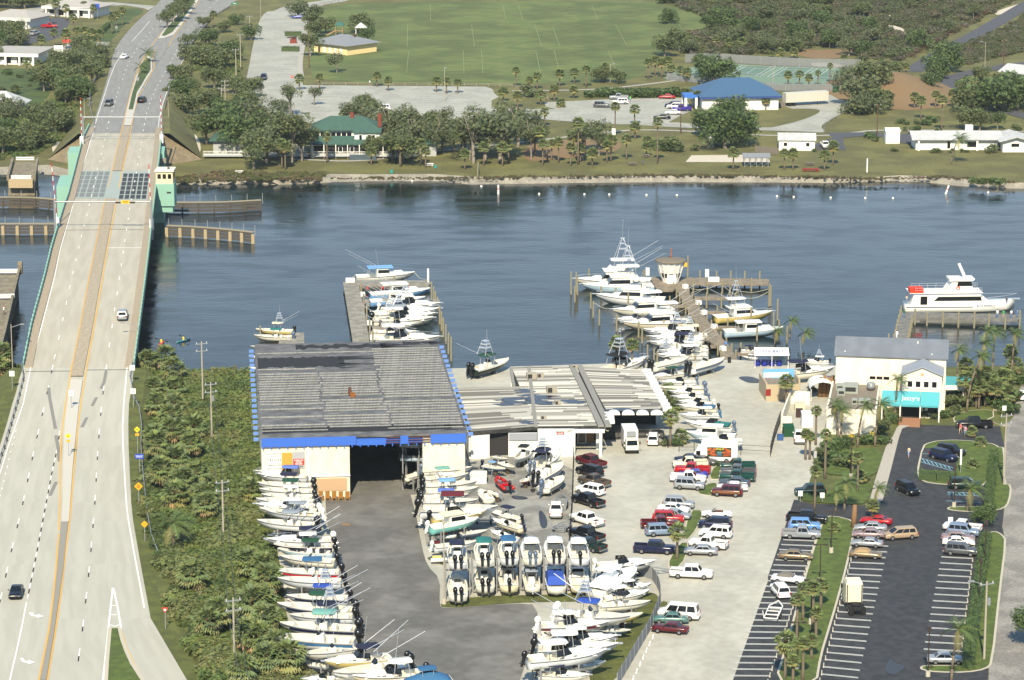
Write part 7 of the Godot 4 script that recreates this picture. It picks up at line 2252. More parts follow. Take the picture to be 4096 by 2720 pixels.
	list=[
		["cc",-26.70,3.40,241.52,-20.30,3.40,238.23,"white","-",0,"","open white boat at a slant below the teal-striped one","mast"],
		["walk",-23.72,3.20,243.88,-15.59,3.20,241.06,"yellow","navy",0,"","cream-bottomed boat with a large navy top and bow rail","mast rig"],
		["cc",-27.66,1.60,239.18,-23.61,1.60,240.53,"grey","-",0,"","grey hull low behind the cream-bottomed boat",""],
		["cc",-22.36,3.20,248.42,-13.41,3.20,243.88,"white","-",2,"black","white boat with black-bagged engines near the bottom edge","rig"],
		["walk",-19.96,2.90,248.78,-11.15,2.90,246.33,"cream","",1,"black","cream boat with a white hardtop frame at the bottom edge","mast"],
		["walk",-25.68,2.60,248.58,-21.79,2.60,247.85,"white","-",0,"","white bow with a curved rail cut by the bottom edge",""],
		["cc",-14.97,2.60,249.87,-7.63,2.60,247.85,"white","steel",0,"","boat under a broad blue tarp at the bottom edge","cover"],
	]
	for b in list:
		var o:=boat_of(b,g)
		rack_under(o,"steel rack under slanted boats in the yard's lower left corner","steel racks in the lower left corner",[o.position.y],b[0])
	g="boats standing on the grass by the grey fence"
	list=[
		["express",20.26,2.70,199.24,11.94,2.70,200.38,"white","-",2,"white","white cruiser with a navy lower hull on the towed trailer","stripe:navy"],
		["express",17.33,3.00,203.14,11.45,3.00,212.61,"white","canvas",0,"","tall white boat wrapped in a white cover with windows","cover"],
		["walk",19.28,2.40,208.76,14.41,2.40,210.73,"white","",0,"","white boat with a rounded hardtop below the covered boat",""],
		["walk",18.81,2.60,212.58,12.32,2.60,215.71,"white","",2,"white","white boat with hardtop and grey engine bags by the fence","mast"],
		["cc",18.68,3.00,218.61,11.61,3.00,219.79,"white","black",0,"","white boat with an oval black T-top by the fence","rig"],
		["cc",15.63,3.60,227.09,6.35,3.60,224.57,"white","blue",2,"white","white boat with a pointed bright blue top and tower","tower rig"],
		["cc",17.52,2.40,221.93,11.28,2.40,224.01,"yellow","-",0,"","yellow-hulled boat beside the fence",""],
		["walk",12.76,3.60,229.45,3.73,3.60,229.90,"white","",1,"white","white cabin boat with an open hardtop and blue hatch cover","rig stripe:maroon"],
		["cc",14.84,1.40,225.78,11.54,1.40,225.33,"slate","-",0,"","blue-grey hull low on the grass",""],
		["skiff",5.86,2.40,228.99,3.18,2.40,232.89,"slate","-",1,"black","small tender with a black engine, stern to the driveway",""],
		["walk",13.66,3.40,234.41,5.55,3.40,235.50,"white","",0,"","white cabin boat between the tender and the grass",""],
		["walk",13.68,2.80,236.04,3.29,2.80,236.77,"white","",1,"black","white boat with a flat hardtop, second from the rack end","mast"],
		["express",11.94,4.00,242.00,1.92,4.00,244.65,"white","",1,"black","large cream-white cruiser highest on the lower right rack","mast"],
		["cc",12.01,1.90,240.13,5.95,1.90,241.81,"white","-",0,"","white hull low beneath the large cruiser",""],
		["walk",9.79,2.00,245.61,3.50,2.00,244.50,"white","navy",1,"black","white boat at the bottom edge behind the rack legs","mast"],
	]
	for b in list:
		var o:=boat_of(b,g)
		if o.position.y>1.4:
			rack_under(o,"steel rack under boats by the grey fence","steel racks by the grey fence",[o.position.y],b[0])
		else:
			keel_blocks(o,b[0],"boats by the grey fence")
	g="boats ashore in the row right of the workshop"
	list=[
		["cc",32.51,2.60,70.56,25.58,2.00,76.23,"white","-",2,"black","large white boat with its bow high over the seawall, left one","tower"],
		["cc",39.07,2.60,71.00,32.29,2.00,77.93,"white","-",2,"black","large white boat with its bow high over the seawall, right one","stripe:slate"],
		["walk",25.07,1.90,85.04,30.53,1.90,81.30,"white","green",0,"","white boat with dark green canvas at the seawall end","mast"],
		["walk",26.25,1.90,88.73,32.67,1.90,87.92,"white","-",1,"slate","white cuddy boat second from the seawall end",""],
		["cc",25.84,1.90,93.18,33.74,1.90,92.37,"cream","-",2,"slate","cream open boat with two grey engines",""],
		["walk",27.63,1.90,95.57,33.68,1.90,96.36,"white","-",2,"slate","white boat with a windscreen below the cream open boat",""],
		["walk",28.00,1.90,99.51,34.03,1.90,99.90,"white","-",1,"slate","white boat with a blue helm seat in the workshop row",""],
		["walk",28.77,1.90,102.62,34.70,1.90,104.01,"white","-",1,"white","white boat with a white engine in the workshop row",""],
		["walk",28.70,1.90,105.70,35.23,1.90,107.22,"white","-",1,"black","white boat with a blue cockpit cover",""],
		["express",28.47,2.10,113.12,35.15,2.10,112.52,"white","",2,"steel","white cruiser with a hardtop and blue-bagged engines",""],
		["walk",29.25,1.90,117.28,36.93,1.90,119.82,"white","-",1,"slate","white boat with a green cockpit cover",""],
		["pilot",29.02,2.00,124.51,37.02,2.00,125.93,"pale_blue","",0,"","pale blue and white hardtop boat second from the fence",""],
		["walk",30.81,2.00,129.09,37.95,2.00,129.09,"white","-",0,"","white cuddy boat nearest the food truck",""],
	]
	for b in list:
		var o:=boat_of(b,g)
		o.position.y=maxf(o.position.y,.45)
		keel_blocks(o,b[0],"boats right of the workshop")
		var cc:String="steel" if b[11].contains("blue cockpit") else "teal" if b[11].contains("green cockpit") else ""
		if cc:
			obj("cockpit_cover",box_mesh(V3(2.6,.25,2.0),V3(1.7,1.5,0)),M("canvas_"+cc,HULLS[cc],.8),o)
	g="boats on trailers in the middle of the yard"
	list=[
		["express",7.53,3.20,138.62,3.35,2.60,148.00,"white","navy",2,"slate","tall white cruiser with a tower beside the white workshop wall","tower"],
		["cc",8.06,2.40,143.80,3.92,2.00,152.05,"white","-",2,"black","white boat with twin engines, middle of the three by the fence",""],
		["skiff",8.04,1.70,150.34,4.81,1.60,156.90,"white","-",1,"slate","small white boat nearest the camera by the black fence",""],
		["cc",.78,1.90,141.97,2.64,2.00,135.49,"pale_blue","black",0,"","pale grey boat with a square black top, bow to the camera",""],
		["skiff",1.28,1.40,153.07,3.08,1.40,149.90,"red","-",0,"","small red and cream launch on a trailer",""],
		["skiff",-1.05,1.70,146.35,-4.52,1.70,143.87,"steel","sky",1,"navy","small blue boat with a pale blue bimini on a trailer",""],
		["skiff",-.63,1.70,140.43,-3.00,1.70,138.57,"white","black",0,"","white boat with a black bimini before the workshop door",""],
		["skiff",.33,1.50,145.10,-1.85,1.50,141.36,"white","-",0,"","white skiff between the blue boat and the tall cruiser",""],
		["skiff",-4.90,1.50,157.66,-3.51,1.50,163.16,"white","-",0,"","blunt white skiff beside the red inflatable",""],
		["skiff",-3.72,1.30,157.58,-2.03,1.30,160.03,"cream","-",1,"grey","cream inflatable tender with a small engine",""],
		["cc",-3.45,2.20,171.42,1.28,2.20,176.17,"white","navy",1,"black","white bowrider with a navy top, behind the front rack",""],
		["walk",-2.85,2.00,175.66,1.59,2.00,180.03,"cream","-",1,"navy","cream runabout slanting behind the front rack",""],
		["walk",-3.13,2.00,181.60,.62,2.00,185.59,"white","-",0,"","white runabout with a navy cockpit cover behind the front rack",""],
		["cc",-.62,2.00,71.06,-7.20,1.80,78.78,"dark_green","green",2,"black","dark green boat with a green top hauled out on the ramp","tower rig"],
		["walk",24.70,1.00,67.25,16.71,1.20,75.85,"white","black",0,"","white cabin boat with a black canopy beside two palms","tower"],
		["walk",58.21,2.20,79.61,48.24,2.20,82.55,"white","navy",0,"","white cabin boat on blocks behind the bait shop","mast"],
		["walk",53.69,.60,66.69,58.67,.60,67.13,"white","",1,"black","white boat with a high top moored by the marquee","tower"],
		["skiff",45.52,.40,65.85,48.96,.40,68.03,"white","-",0,"","white work skiff moored behind the bait barrels",""],
		["skiff",42.98,.30,61.90,45.68,.30,63.66,"white","",0,"","white skiff with a small top, left of the bait canopy",""],
	]
	for b in list:
		var o:=boat_of(b,g)
		if b[2]>1.2 or b[5]>1.2:
			o.position.y=maxf(o.position.y,.35)
			keel_blocks(o,b[0],"boats on the yard's open ground")
	g="boats moored at the concrete dock"
	list=[
		["lobster",-20.64,.70,-15.33,-33.03,.30,-13.05,"white","sky",0,"","white workboat with a pale blue roof outside the dock's arm","rig mast"],
		["lobster",-16.97,.60,1.20,-29.27,.30,4.65,"sky","",0,"","light blue workboat with a white wheelhouse, inside the arm","rig"],
		["lobster",-17.74,.50,9.64,-28.94,.30,11.56,"sky","",0,"","light blue open workboat with a long white roof","mast"],
		["express",-14.50,.50,15.42,-25.48,.30,15.22,"white","",0,"","white boat with a pulpit pointing past the piles","tower rig"],
		["express",-14.59,.50,20.88,-28.17,.30,23.43,"white","-",0,"","white boat with an orange-vested figure, third from the land","rig mast"],
		["walk",-15.68,.50,29.15,-27.25,.30,29.44,"white","",2,"black","white grey-bottomed boat in the fourth berth","rig"],
		["walk",-18.74,.30,34.16,-25.54,.30,34.16,"white","-",1,"black","small white boat tied by the finger pier",""],
		["express",-13.98,.50,46.24,-27.13,.30,45.65,"white","",0,"","white cabin boat with a bow rail nearest the shed roof","mast rig"],
		["express",-15.35,.50,25.15,-26.72,.30,26.75,"white","grey",0,"","white boat with a grey top in the middle berth","tower rig"],
		["walk",-17.89,.50,19.55,-26.41,.30,19.15,"cream","",1,"white","cream boat under a white top in the second berth","rig"],
		["walk",-18.51,.40,41.36,-27.19,.30,39.96,"white","-",0,"","white boat behind the railed cabin boat","mast"],
		["cc",-49.75,.60,39.57,-42.56,.40,39.92,"yellow","cream",1,"black","pale yellow boat with a tower at the short finger dock","tower rig"],
		["cc",-49.70,.60,45.09,-42.38,.40,45.34,"white","teal",2,"slate","white boat with a teal top at the short finger dock",""],
		["skiff",-49.67,.20,53.09,-46.51,.20,53.91,"white","-",0,"","white bow peeping out behind the shed's left corner",""],
		["skiff",-49.31,.20,61.47,-46.03,.20,62.36,"white","-",0,"","white bow beside the shed's left blue eaves, middle one",""],
		["skiff",-48.59,.20,70.64,-45.31,.20,71.24,"white","-",0,"","white bow beside the shed's left blue eaves, lowest one",""],
	]
	for b in list:
		boat_of(b,g)
	g="yachts and boats moored at the timber dock"
	list=[
		["sport",13.19,1.00,-7.40,28.78,.50,-8.91,"white","",0,"","white sportfishing yacht with the tallest tower, farthest out","tower rig mast"],
		["sport",14.71,.90,-1.98,29.39,.50,-3.34,"pale_blue","",0,"","pale blue-hulled sportfishing yacht with a tower","tower rig mast"],
		["sport",17.21,.80,7.65,31.20,.40,10.02,"white","-",0,"","white flybridge yacht with wide dark windows","mast"],
		["sport",20.18,.80,21.96,32.29,.40,18.78,"white","canvas",0,"","white cruiser with long white canvas tops",""],
		["express",20.43,.60,30.59,27.69,.40,28.70,"white","",0,"","white rounded cabin cruiser with arched windows",""],
		["sport",21.90,.70,34.19,35.09,.40,30.48,"cream","",0,"","cream flybridge yacht with a tan front window cover","rig"],
		["express",25.58,.60,40.05,35.56,.40,40.40,"white","grey",0,"","white express boat with a grey cover beside the cream yacht","rig tower"],
		["express",26.36,.60,46.21,36.65,.40,46.56,"white","",0,"","white express boat with a hardtop, near the dock's middle","mast"],
		["walk",29.33,.60,55.28,37.02,.40,53.77,"white","",1,"black","white boat with a small hardtop wedged between two larger ones","mast"],
		["express",28.06,.60,43.19,37.68,.40,43.45,"white","cream",0,"","white boat with a cream top squeezed below the grey-covered one","tower"],
		["walk",47.90,.40,56.50,43.17,.30,56.70,"white","navy",1,"black","white boat with a navy top behind the bait canopy",""],
		["sport",51.93,.70,23.73,40.21,.40,26.90,"yellow","-",0,"","pale yellow flybridge yacht on the dock's right side","tower rig mast"],
		["lobster",52.81,.80,38.34,41.17,.40,39.92,"pale_blue","",0,"","pale blue-grey pilothouse boat on the dock's right side","mast rig"],
		["express",26.26,.60,50.69,36.16,.40,51.02,"white","navy",0,"","white express boat with dark side glass, below the middle",""],
		["express",27.86,.60,57.99,36.84,.40,56.50,"white","",0,"","white hardtop boat crowded at the landward end, upper one","tower rig"],
		["express",27.09,.60,61.40,36.61,.40,60.10,"white","",0,"","white hardtop boat crowded at the landward end, lower one","rig"],
	]
	for b in list:
		boat_of(b,g)
	small_craft()

func inflatable(label:String,bow:Vector3,stern:Vector3,colour:String)->void:
	var d:=bow-stern
	var t:=thing("inflatable_boat",label,"boat",stern,atan2(-d.z,d.x))
	var L:=Vector2(d.x,d.z).length()
	var s:=S.new(true)
	for z in [-1,1]:
		s.path(PackedVector3Array([V3(0,.5,z*.75),V3(L*.65,.55,z*.75),V3(L*.9,.7,z*.42),V3(L,.8,0)]),.27,9)
	obj("tube",s.done(),M("hull_"+colour,HULLS[colour],.4),t)
	piece("floor",t,M("rub_dark"),V3(L*.4,.35,0),V3(L*.8,.1,1.2))
	piece("seat",t,M("hull_"+colour),V3(L*.35,.65,0),V3(.5,.4,.9))
	outboard(t,-.05,.8,0,"black")

func scooter(label:String,a:Vector3,yaw:float,colour:String,seat:String)->void:
	var t:=thing("water_scooter",label,"water scooter",a,yaw,"water scooters by the racks")
	var s:=S.new(true)
	var rings:=[]
	for q in [[-1.4,.45,.4],[-1.2,.55,.5],[.4,.55,.55],[1.1,.3,.5],[1.5,.05,.45]]:
		rings.append(PackedVector3Array([V3(q[0],q[2],-q[1]),V3(q[0],.1,-q[1]*.7),V3(q[0],.1,q[1]*.7),V3(q[0],q[2],q[1]),V3(q[0],q[2]+.15,0)]))
	s.loft(rings)
	obj("hull",s.done(),M("hull_"+colour,HULLS[colour],.3),t)
	piece("seat",t,M("hull_"+seat,HULLS[seat],.4),V3(-.5,.8,0),V3(1.3,.35,.4))
	piece("handlebar",t,M("rub_dark"),V3(.3,1.0,0),V3(.15,.2,.8))

func kayak(label:String,at:Vector3,yaw:float,colour:Color,key:String)->void:
	var t:=thing("kayak",label,"kayak",at,yaw,"kayaks on the water")
	var s:=S.new(true)
	var rings:=[]
	for i in 9:
		var u:=i/8.0*2.0-1.0
		var w:=.38*maxf(.03,1.0-u*u)
		rings.append(PackedVector3Array([V3(u*1.9,.22+.1*u*u,0),V3(u*1.9,.12,-w),V3(u*1.9,-.1,0),V3(u*1.9,.12,w)]))
	s.loft(rings)
	obj("hull",s.done(),M(key,colour,.4),t)
	s=S.new()
	s.bar(V3(.3,.9,-1.0),V3(.2,.5,1.0),.05)
	s.box(V3(.3,.92,-1.1),V3(.05,.2,.4))
	s.box(V3(.2,.48,1.1),V3(.05,.2,.4))
	tag(obj("paddle",s.done(),M("paddle_black",Color(.08,.08,.08),.6),null,at,yaw),"dark double paddle held across "+("the orange kayak" if key=="kayak_orange" else "the teal kayak"),"paddle")

func small_craft()->void:
	inflatable("red inflatable boat on a trailer in the yard",V3(-2.33,.50,149.73),V3(-.44,.50,155.37),"red")
	scooter("red and white water scooter below the aqua boat",V3(-9.63,1.60,184.42),.1,"white","red")
	scooter("teal and purple water scooter beside the lamp post",V3(-10.45,1.00,186.81),.2,"aqua","maroon")
	scooter("yellow-seated water scooter at the grass corner",V3(-10.33,.30,191.75),.1,"white","yellow")
	kayak("orange kayak near the bridge ramp",V3(-67.56,-1.15,45.21),1.4,Color(.8,.2,.05),"kayak_orange")
	kayak("teal and white kayak right of the orange one",V3(-63.57,-1.15,42.87),.9,Color(.2,.45,.5),"kayak_teal")
	for tr in [[.0,.0,1.35,8.0,"white empty boat trailer behind the white sport utility","white_trim",35.86,214.76],[.0,.0,1.5,7.5,"grey empty boat trailer before the white yard pickup","galvanised",7.61,160.96],[.0,.0,.0,7.0,"long boat trailer coupled to the white crew pickup","galvanised",19.02,196.52],[.0,.0,1.2,5.0,"small grey trailer by the black yard fence","galvanised",7.80,174.32],[.0,.0,1.5,5.0,"grey trailer behind the aqua boat","galvanised",-4.12,170.30]]:
		var t:=thing("boat_trailer",tr[4],"trailer",g3(tr[6],tr[7],.1),tr[2])
		var m:Material=mats[tr[5]]
		var s:=S.new()
		for z in [-1,1]:
			s.bar(V3(-tr[3]/2,.6,z*.9),V3(tr[3]*.2,.6,z*.9),.14)
			s.bar(V3(tr[3]*.2,.6,z*.9),V3(tr[3]/2,.55,0),.14)
			s.bar(V3(-tr[3]/2,.6,z*.9),V3(-tr[3]/2,1.6,z*1.1),.08)
		for k in 4:
			s.bar(V3(-tr[3]/2+k*tr[3]*.2,.6,-.9),V3(-tr[3]/2+k*tr[3]*.2,.6,.9),.12)
		obj("frame",s.done(),m,t)
		for x in [-tr[3]*.28,-tr[3]*.16]:
			for z in [-1.05,1.05]:
				wheel_on(t,x,z,.33,.22)

func leaf_mat(key:String)->StandardMaterial3D:
	if mats.has(key):
		return mats[key]
	var m:=M(key,Color.WHITE,.7)
	m.vertex_color_use_as_albedo=true
	m.backlight_enabled=true
	m.backlight=Color(.12,.16,.04)
	return m

func tint(c:Color,spread:=.3)->Color:
	var k:=1.0+rng.randf_range(-spread,spread)
	return Color(c.r*k*rng.randf_range(.9,1.12),c.g*k,c.b*k*rng.randf_range(.8,1.2))
func crown_mesh(lobes:int,clumps:int,size:float,cols:Array,squash:=.75,open:=.4)->ArrayMesh:
	var s:=S.new()
	var c:=[]
	for i in lobes:
		var a:=rng.randf()*TAU
		var r:=rng.randf_range(.25,.72) if i>0 else .0
		c.append([V3(cos(a)*r,rng.randf_range(-.5,.55)*squash,sin(a)*r),rng.randf_range(.26,.5)])
	for i in clumps:
		var l:Array=c[i % lobes]
		var d:=V3(rng.randfn(),rng.randfn()*.9+.25,rng.randfn()).normalized()
		var p:Vector3=l[0]+d*l[1]*rng.randf_range(1.0-open,1.08)
		var u:=V3(rng.randfn(),rng.randfn()*.6,rng.randfn()).normalized()
		var v:=u.cross((d+V3(rng.randfn(),rng.randfn(),rng.randfn())*.6).normalized()).normalized()
		var z:=size*rng.randf_range(.6,1.3)
		s.col(tint(cols[rng.randi() % cols.size()]))
		s.tri(p-u*z,p+v*z*.7,p+u*z)
		s.tri(p-u*z*.7-v*z*.2,p+u*z*.6-v*z*.3,p-v*z*.9)
	return s.done()

func fan_palm_mesh(leaves:int,dead:int)->ArrayMesh:
	var s:=S.new()
	for i in leaves:
		var f:=i/float(leaves)
		var el:=lerpf(-.75,1.35,f)+rng.randf_range(-.2,.2)
		var az:=i*2.4+rng.randf_range(-.3,.3)
		var d:=V3(cos(az)*cos(el),sin(el),sin(az)*cos(el))
		var side:=d.cross(Vector3.UP).normalized()
		var up:=side.cross(d)
		var c:=Color(.13,.165,.055) if rng.randf()<.6 else Color(.1,.135,.05)
		if i<dead:
			c=Color(.26,.18,.08)
		elif f<.25:
			c=Color(.17,.175,.06)
		s.col(tint(c,.25))
		var base:=d*rng.randf_range(.75,1.05)
		s.tri(d*.1-side*.03,base,d*.1+side*.03)
		for k in 8:
			var a:=lerpf(-1.25,1.25,k/7.0)
			var tip:=base+(d*cos(a)+side*sin(a))*rng.randf_range(.8,1.0)+Vector3.DOWN*rng.randf_range(.15,.4)-up*absf(a)*.15
			var w:=(side*cos(a)-d*sin(a))*.13
			var m:=base.lerp(tip,.55)+up*.06
			s.tri(base,m+w,tip)
			s.tri(base,tip,m-w)
	return s.done()

func feather_palm_mesh(wind:Vector3)->ArrayMesh:
	var s:=S.new()
	for i in 17:
		var el:=lerpf(-.35,1.2,i/16.0)
		var az:=i*2.4
		var d:=(V3(cos(az)*cos(el),sin(el),sin(az)*cos(el))+wind*.55).normalized()
		var p:=Vector3.ZERO
		s.col(tint(Color(.075,.11,.03) if i>2 else Color(.14,.14,.045),.25))
		for k in 8:
			var q:=p+d*.36
			d=(d+Vector3.DOWN*.2+wind*.05).normalized()
			var side:=d.cross(Vector3.UP).normalized()
			var w:float=[.25,.55,.65,.65,.6,.5,.35,.15][k]
			for z in [-1,1]:
				for h in 2:
					var r:=p.lerp(q,h*.5)
					s.tri(r,r+side*z*w+d*.22+Vector3.DOWN*w*.45,r+d*.15)
			p=q
	return s.done()

func trunk_mesh(bend:float,limbs:int,r:=.17)->ArrayMesh:
	var s:=S.new(true)
	var p:=V3(-bend,-.1,0)
	for k in 5:
		var t:=(k+1)/5.0
		var q:=V3(-bend*(1.0-t)*(1.0-t),t,0)
		s.tube(p,q,lerpf(r,r*.7,k/5.0),lerpf(r,r*.7,t),7)
		p=q
	for k in limbs:
		var a:=k*2.4
		s.tube(V3(0,.62,0),V3(cos(a)*.42,1.05+.3*(k % 3),sin(a)*.42),r*.5,r*.15,5)
	return s.done()

var marks:=[["white cottage",75.89,-179.17],["garden shed",102.95,-191.03],["ranch house",122.59,-175.59],["picnic shelter",62.85,-152.23],["kiosk",53.57,-186.06],["notice board",27.86,-201.72],["hall's blue roof",66.45,-255.97],["box trailer",86.85,-260.30],["tennis courts",90.85,-325.76],["mulch bed",15.93,-180.97],["grey hall car park",28.21,-247.43],["park pavilion",-58.41,-378.74],["park lot's lamp",-19.97,-270.21],["green-roofed inn",-45.36,-163.30],["inn's right end",-30.06,-163.30],["round stone pad",-74.72,-407.50],["field's near corner",9.85,-289.54],["tall hedge",38.92,-278.07],["beach fence",-8.71,-141.78],["red table",76.36,-145.89],["white office",-162.92,-487.13],["red pickup by the shops",-164.54,-450.64],["plaza board",-148.77,-366.32],["pull-off",-124.94,-278.07],["far gantry",-109.29,-214.85],["old bridge stub",-128.39,-168.52],["curved sandy slope",-88.12,-186.43],["T-topped pole",-83.81,-293.04],["near notice sign",-66.07,99.56],["amber beacon sign",-57.57,161.26],["bicycle sign",-61.57,130.44],["yield sign",-46.58,221.37],["nearest utility pole",-35.62,239.42],["transformer pole",-49.91,124.56],["framed utility pole",-54.11,98.01],["shed wall signs",-38.21,156.39],["low end of the boat rack",-29.71,225.80],["food truck",32.56,136.86],["roof arches",23.65,120.32],["two seawall palms",20.56,70.67],["green waste bin",46.50,120.18],["kitchen wall",56.48,119.61],["restaurant steps",68.29,110.15],["oval island bay",68.91,137.53],["service yard",49.47,107.16],["bait shop",47.96,94.89],["dark green utility",46.63,156.70],["lorry tractor",47.11,209.99],["bare white trailer",35.86,214.76],["bronze sedan",41.07,190.78],["black pickup of the left strip",44.30,172.03],["tour boat pier",75.56,40.54],["asphalt lane",149.45,-400.16],["hillside house",154.18,-306.10],["mound of mulch",117.12,-278.07],["round dock office",33.30,-7.96],["tallest-towered yacht",20.61,-11.33],["cream yacht",27.80,30.85],["middle of the timber dock",36.78,23.88],["pale yellow yacht",45.44,23.88],["pilothouse boat",49.92,37.67],["end of the timber cross arm",54.10,-9.08],["dock's landward end",40.65,60.62],["crowded hardtop boats",31.85,57.94],["concrete dock's arm",-24.12,-6.85],["blue workboats",-23.67,5.17],["railed cabin boat",-21.14,44.33],["tour boat's stern",78.78,23.88],["tour boat's bow",99.28,26.89],["tour boat's middle",88.51,26.89]]
var used:={}

func placed(what:String,x:float,z:float)->String:
	var order:=marks.duplicate()
	order.sort_custom(func(a,b):return Vector2(x-a[1],z-a[2]).length()<Vector2(x-b[1],z-b[2]).length())
	for m in order.slice(0,7):
		var dx:float=x-m[1]
		var dz:float=z-m[2]
		var side:String=("left of" if dx<0 else "right of") if absf(dx)>absf(dz)*.5 else ("beyond" if dz<0 else "in front of")
		var l:="%s %s the %s" % [what,side,m[0]]
		if not used.has(l):
			used[l]=1
			return l
	return what+" near the "+order[0][0]

func palm(x:float,z:float,h:float,kind:int,label:String,group:String,lean:=Vector2.ZERO,size:=1.0)->void:
	if group:
		label=placed(("short " if h<3.4 else "tall " if h>5.2 else "mid-height ")+["cabbage palm","coconut palm"][kind],x,z)
	var t:=thing(["cabbage_palm","coconut_palm"][kind],label,"palm tree",V3(x,0,z),rng.randf()*TAU if kind==0 and lean==Vector2.ZERO else .0,group)
	var tr:=S.new(true)
	var p:=V3(0,-.2,0)
	for k in 4:
		var u:=(k+1)/4.0
		var q:=V3(lean.x*u*u,h*u,lean.y*u*u)
		tr.tube(p,q,(.23 if kind==0 else .2)-.02*k,(.21 if kind==0 else .18)-.02*k,7)
		p=q
	obj("trunk",tr.done(),mats["palm_bark"],t)
	if kind==0:
		var o:=obj("boot_collar",once("round_boots",func(s:S):s.tube(V3(0,-1.0,0),V3(0,.15,0),.24,.34,8)),mats["palm_boots"],t,p)
	var c:=obj("crown",shared["fan%d" % (rng.randi() % 4)] if kind==0 else shared["feather%d" % (rng.randi() % 2)],leaf_mat("palm_leaf"),t,p,rng.randf()*TAU if kind==0 else rng.randf_range(-.3,.3))
	c.scale=Vector3.ONE*size*rng.randf_range(.88,1.12)

func tree(x:float,z:float,hc:float,r:float,v:int,label:String,group:String,n:="oak_tree")->void:
	if group:
		label=placed(("small " if r<3.5 else "broad " if r>5.0 else "")+["olive","grey-green","bright green","deep green","bare-branched grey","dark olive"][v]+" tree",x,z)
	var t:=thing(n,label,"tree",V3(x,0,z),rng.randf()*TAU,group)
	var tk:=obj("trunk",shared["limbs"],mats["oak_bark"],t)
	r *= 1.2
	hc *= .88
	tk.scale=V3(r*.75,hc*.9,r*.75)
	var c:=obj("crown",shared["crown%d" % v],leaf_mat("broad_leaf"),t,V3(0,hc,0))
	c.scale=V3(r,r*.85,r)

func shrub(x:float,z:float,r:float,v:int,label:String,group:String,y:=.0)->void:
	if not label.contains("hedge"):
		label=placed(("low " if r<1.6 else "large " if r>2.3 else "round ")+"shrub",x,z)
	var o:=obj("shrub",shared["bush%d" % v],leaf_mat("broad_leaf"),null,V3(x,y+r*.35,z),rng.randf()*TAU)
	o.scale=V3(r,r*.85,r)
	tag(o,label,"shrub",group)

var holes:=[]

func mass(n:String,label:String,poly:PackedVector2Array,count:int,r0:float,r1:float,kinds:Array,cols:Array,y:=.0)->void:
	var box:=Rect2(poly[0],Vector2.ZERO)
	for p in poly:
		box=box.expand(p)
	var mm:=MultiMesh.new()
	mm.transform_format=MultiMesh.TRANSFORM_3D
	mm.use_colors=true
	mm.mesh=shared["bush%d" % kinds[0]]
	mm.instance_count=count
	var fn:=FastNoiseLite.new()
	fn.frequency=.06
	fn.seed=count
	for i in count:
		var p:=Vector2.ZERO
		for tries in 60:
			p=box.position+Vector2(rng.randf(),rng.randf())*box.size
			if Geometry2D.is_point_in_polygon(p,poly) and not holes.any(func(q):return Geometry2D.is_point_in_polygon(p,q)):
				break
		var k:=fn.get_noise_2d(p.x,p.y)
		var r:=lerpf(r0,r1,clampf(.5+k+rng.randf_range(-.35,.35),0,1))
		mm.set_instance_transform(i,Transform3D(Basis(Vector3.UP,rng.randf()*TAU).scaled(V3(r,r*rng.randf_range(.7,1.1),r)),V3(p.x,y+r*.3,p.y)))
		mm.set_instance_color(i,tint(cols[clampi(int((.5+k*.9+rng.randf_range(-.3,.3))*cols.size()),0,cols.size()-1)],.2))
	var o:=MultiMeshInstance3D.new()
	o.multimesh=mm
	o.material_override=leaf_mat("broad_leaf")
	o.name=numbered(n)
	add_child(o,true)
	o.set_meta("kind","stuff")
	tag(o,label,"undergrowth")

func hedge(label:String,pts:Array,w:float,h:float)->void:
	var q:=V(pts)
	var s:=S.new()
	s.col(Color(.04,.07,.018))
	for i in q.size()-1:
		s.bar(q[i]+Vector3.UP*h*.42,q[i+1]+Vector3.UP*h*.42,w*.8,h*.84)
	var total:=length_of(q)
	for i in int(total*90.0):
		var a:=along(q,rng.randf()*total)
		var d:=V3(rng.randf_range(-.5,.5)*w,h*rng.randf_range(.2,1.0),rng.randf_range(-.5,.5)*w)
		if absf(d.x)<w*.35 and d.y<h*.8:
			d.y=h*rng.randf_range(.82,1.04)
		s.col(tint(Color(.05,.085,.02)))
		var u:=V3(rng.randfn(),rng.randfn(),rng.randfn()).normalized()*.16
		var v:=V3(rng.randfn(),rng.randfn(),rng.randfn()).normalized()*.14
		s.tri(a+d-u,a+d+v,a+d+u)
	tag(obj("hedge",s.done(),leaf_mat("broad_leaf")),label,"hedge")

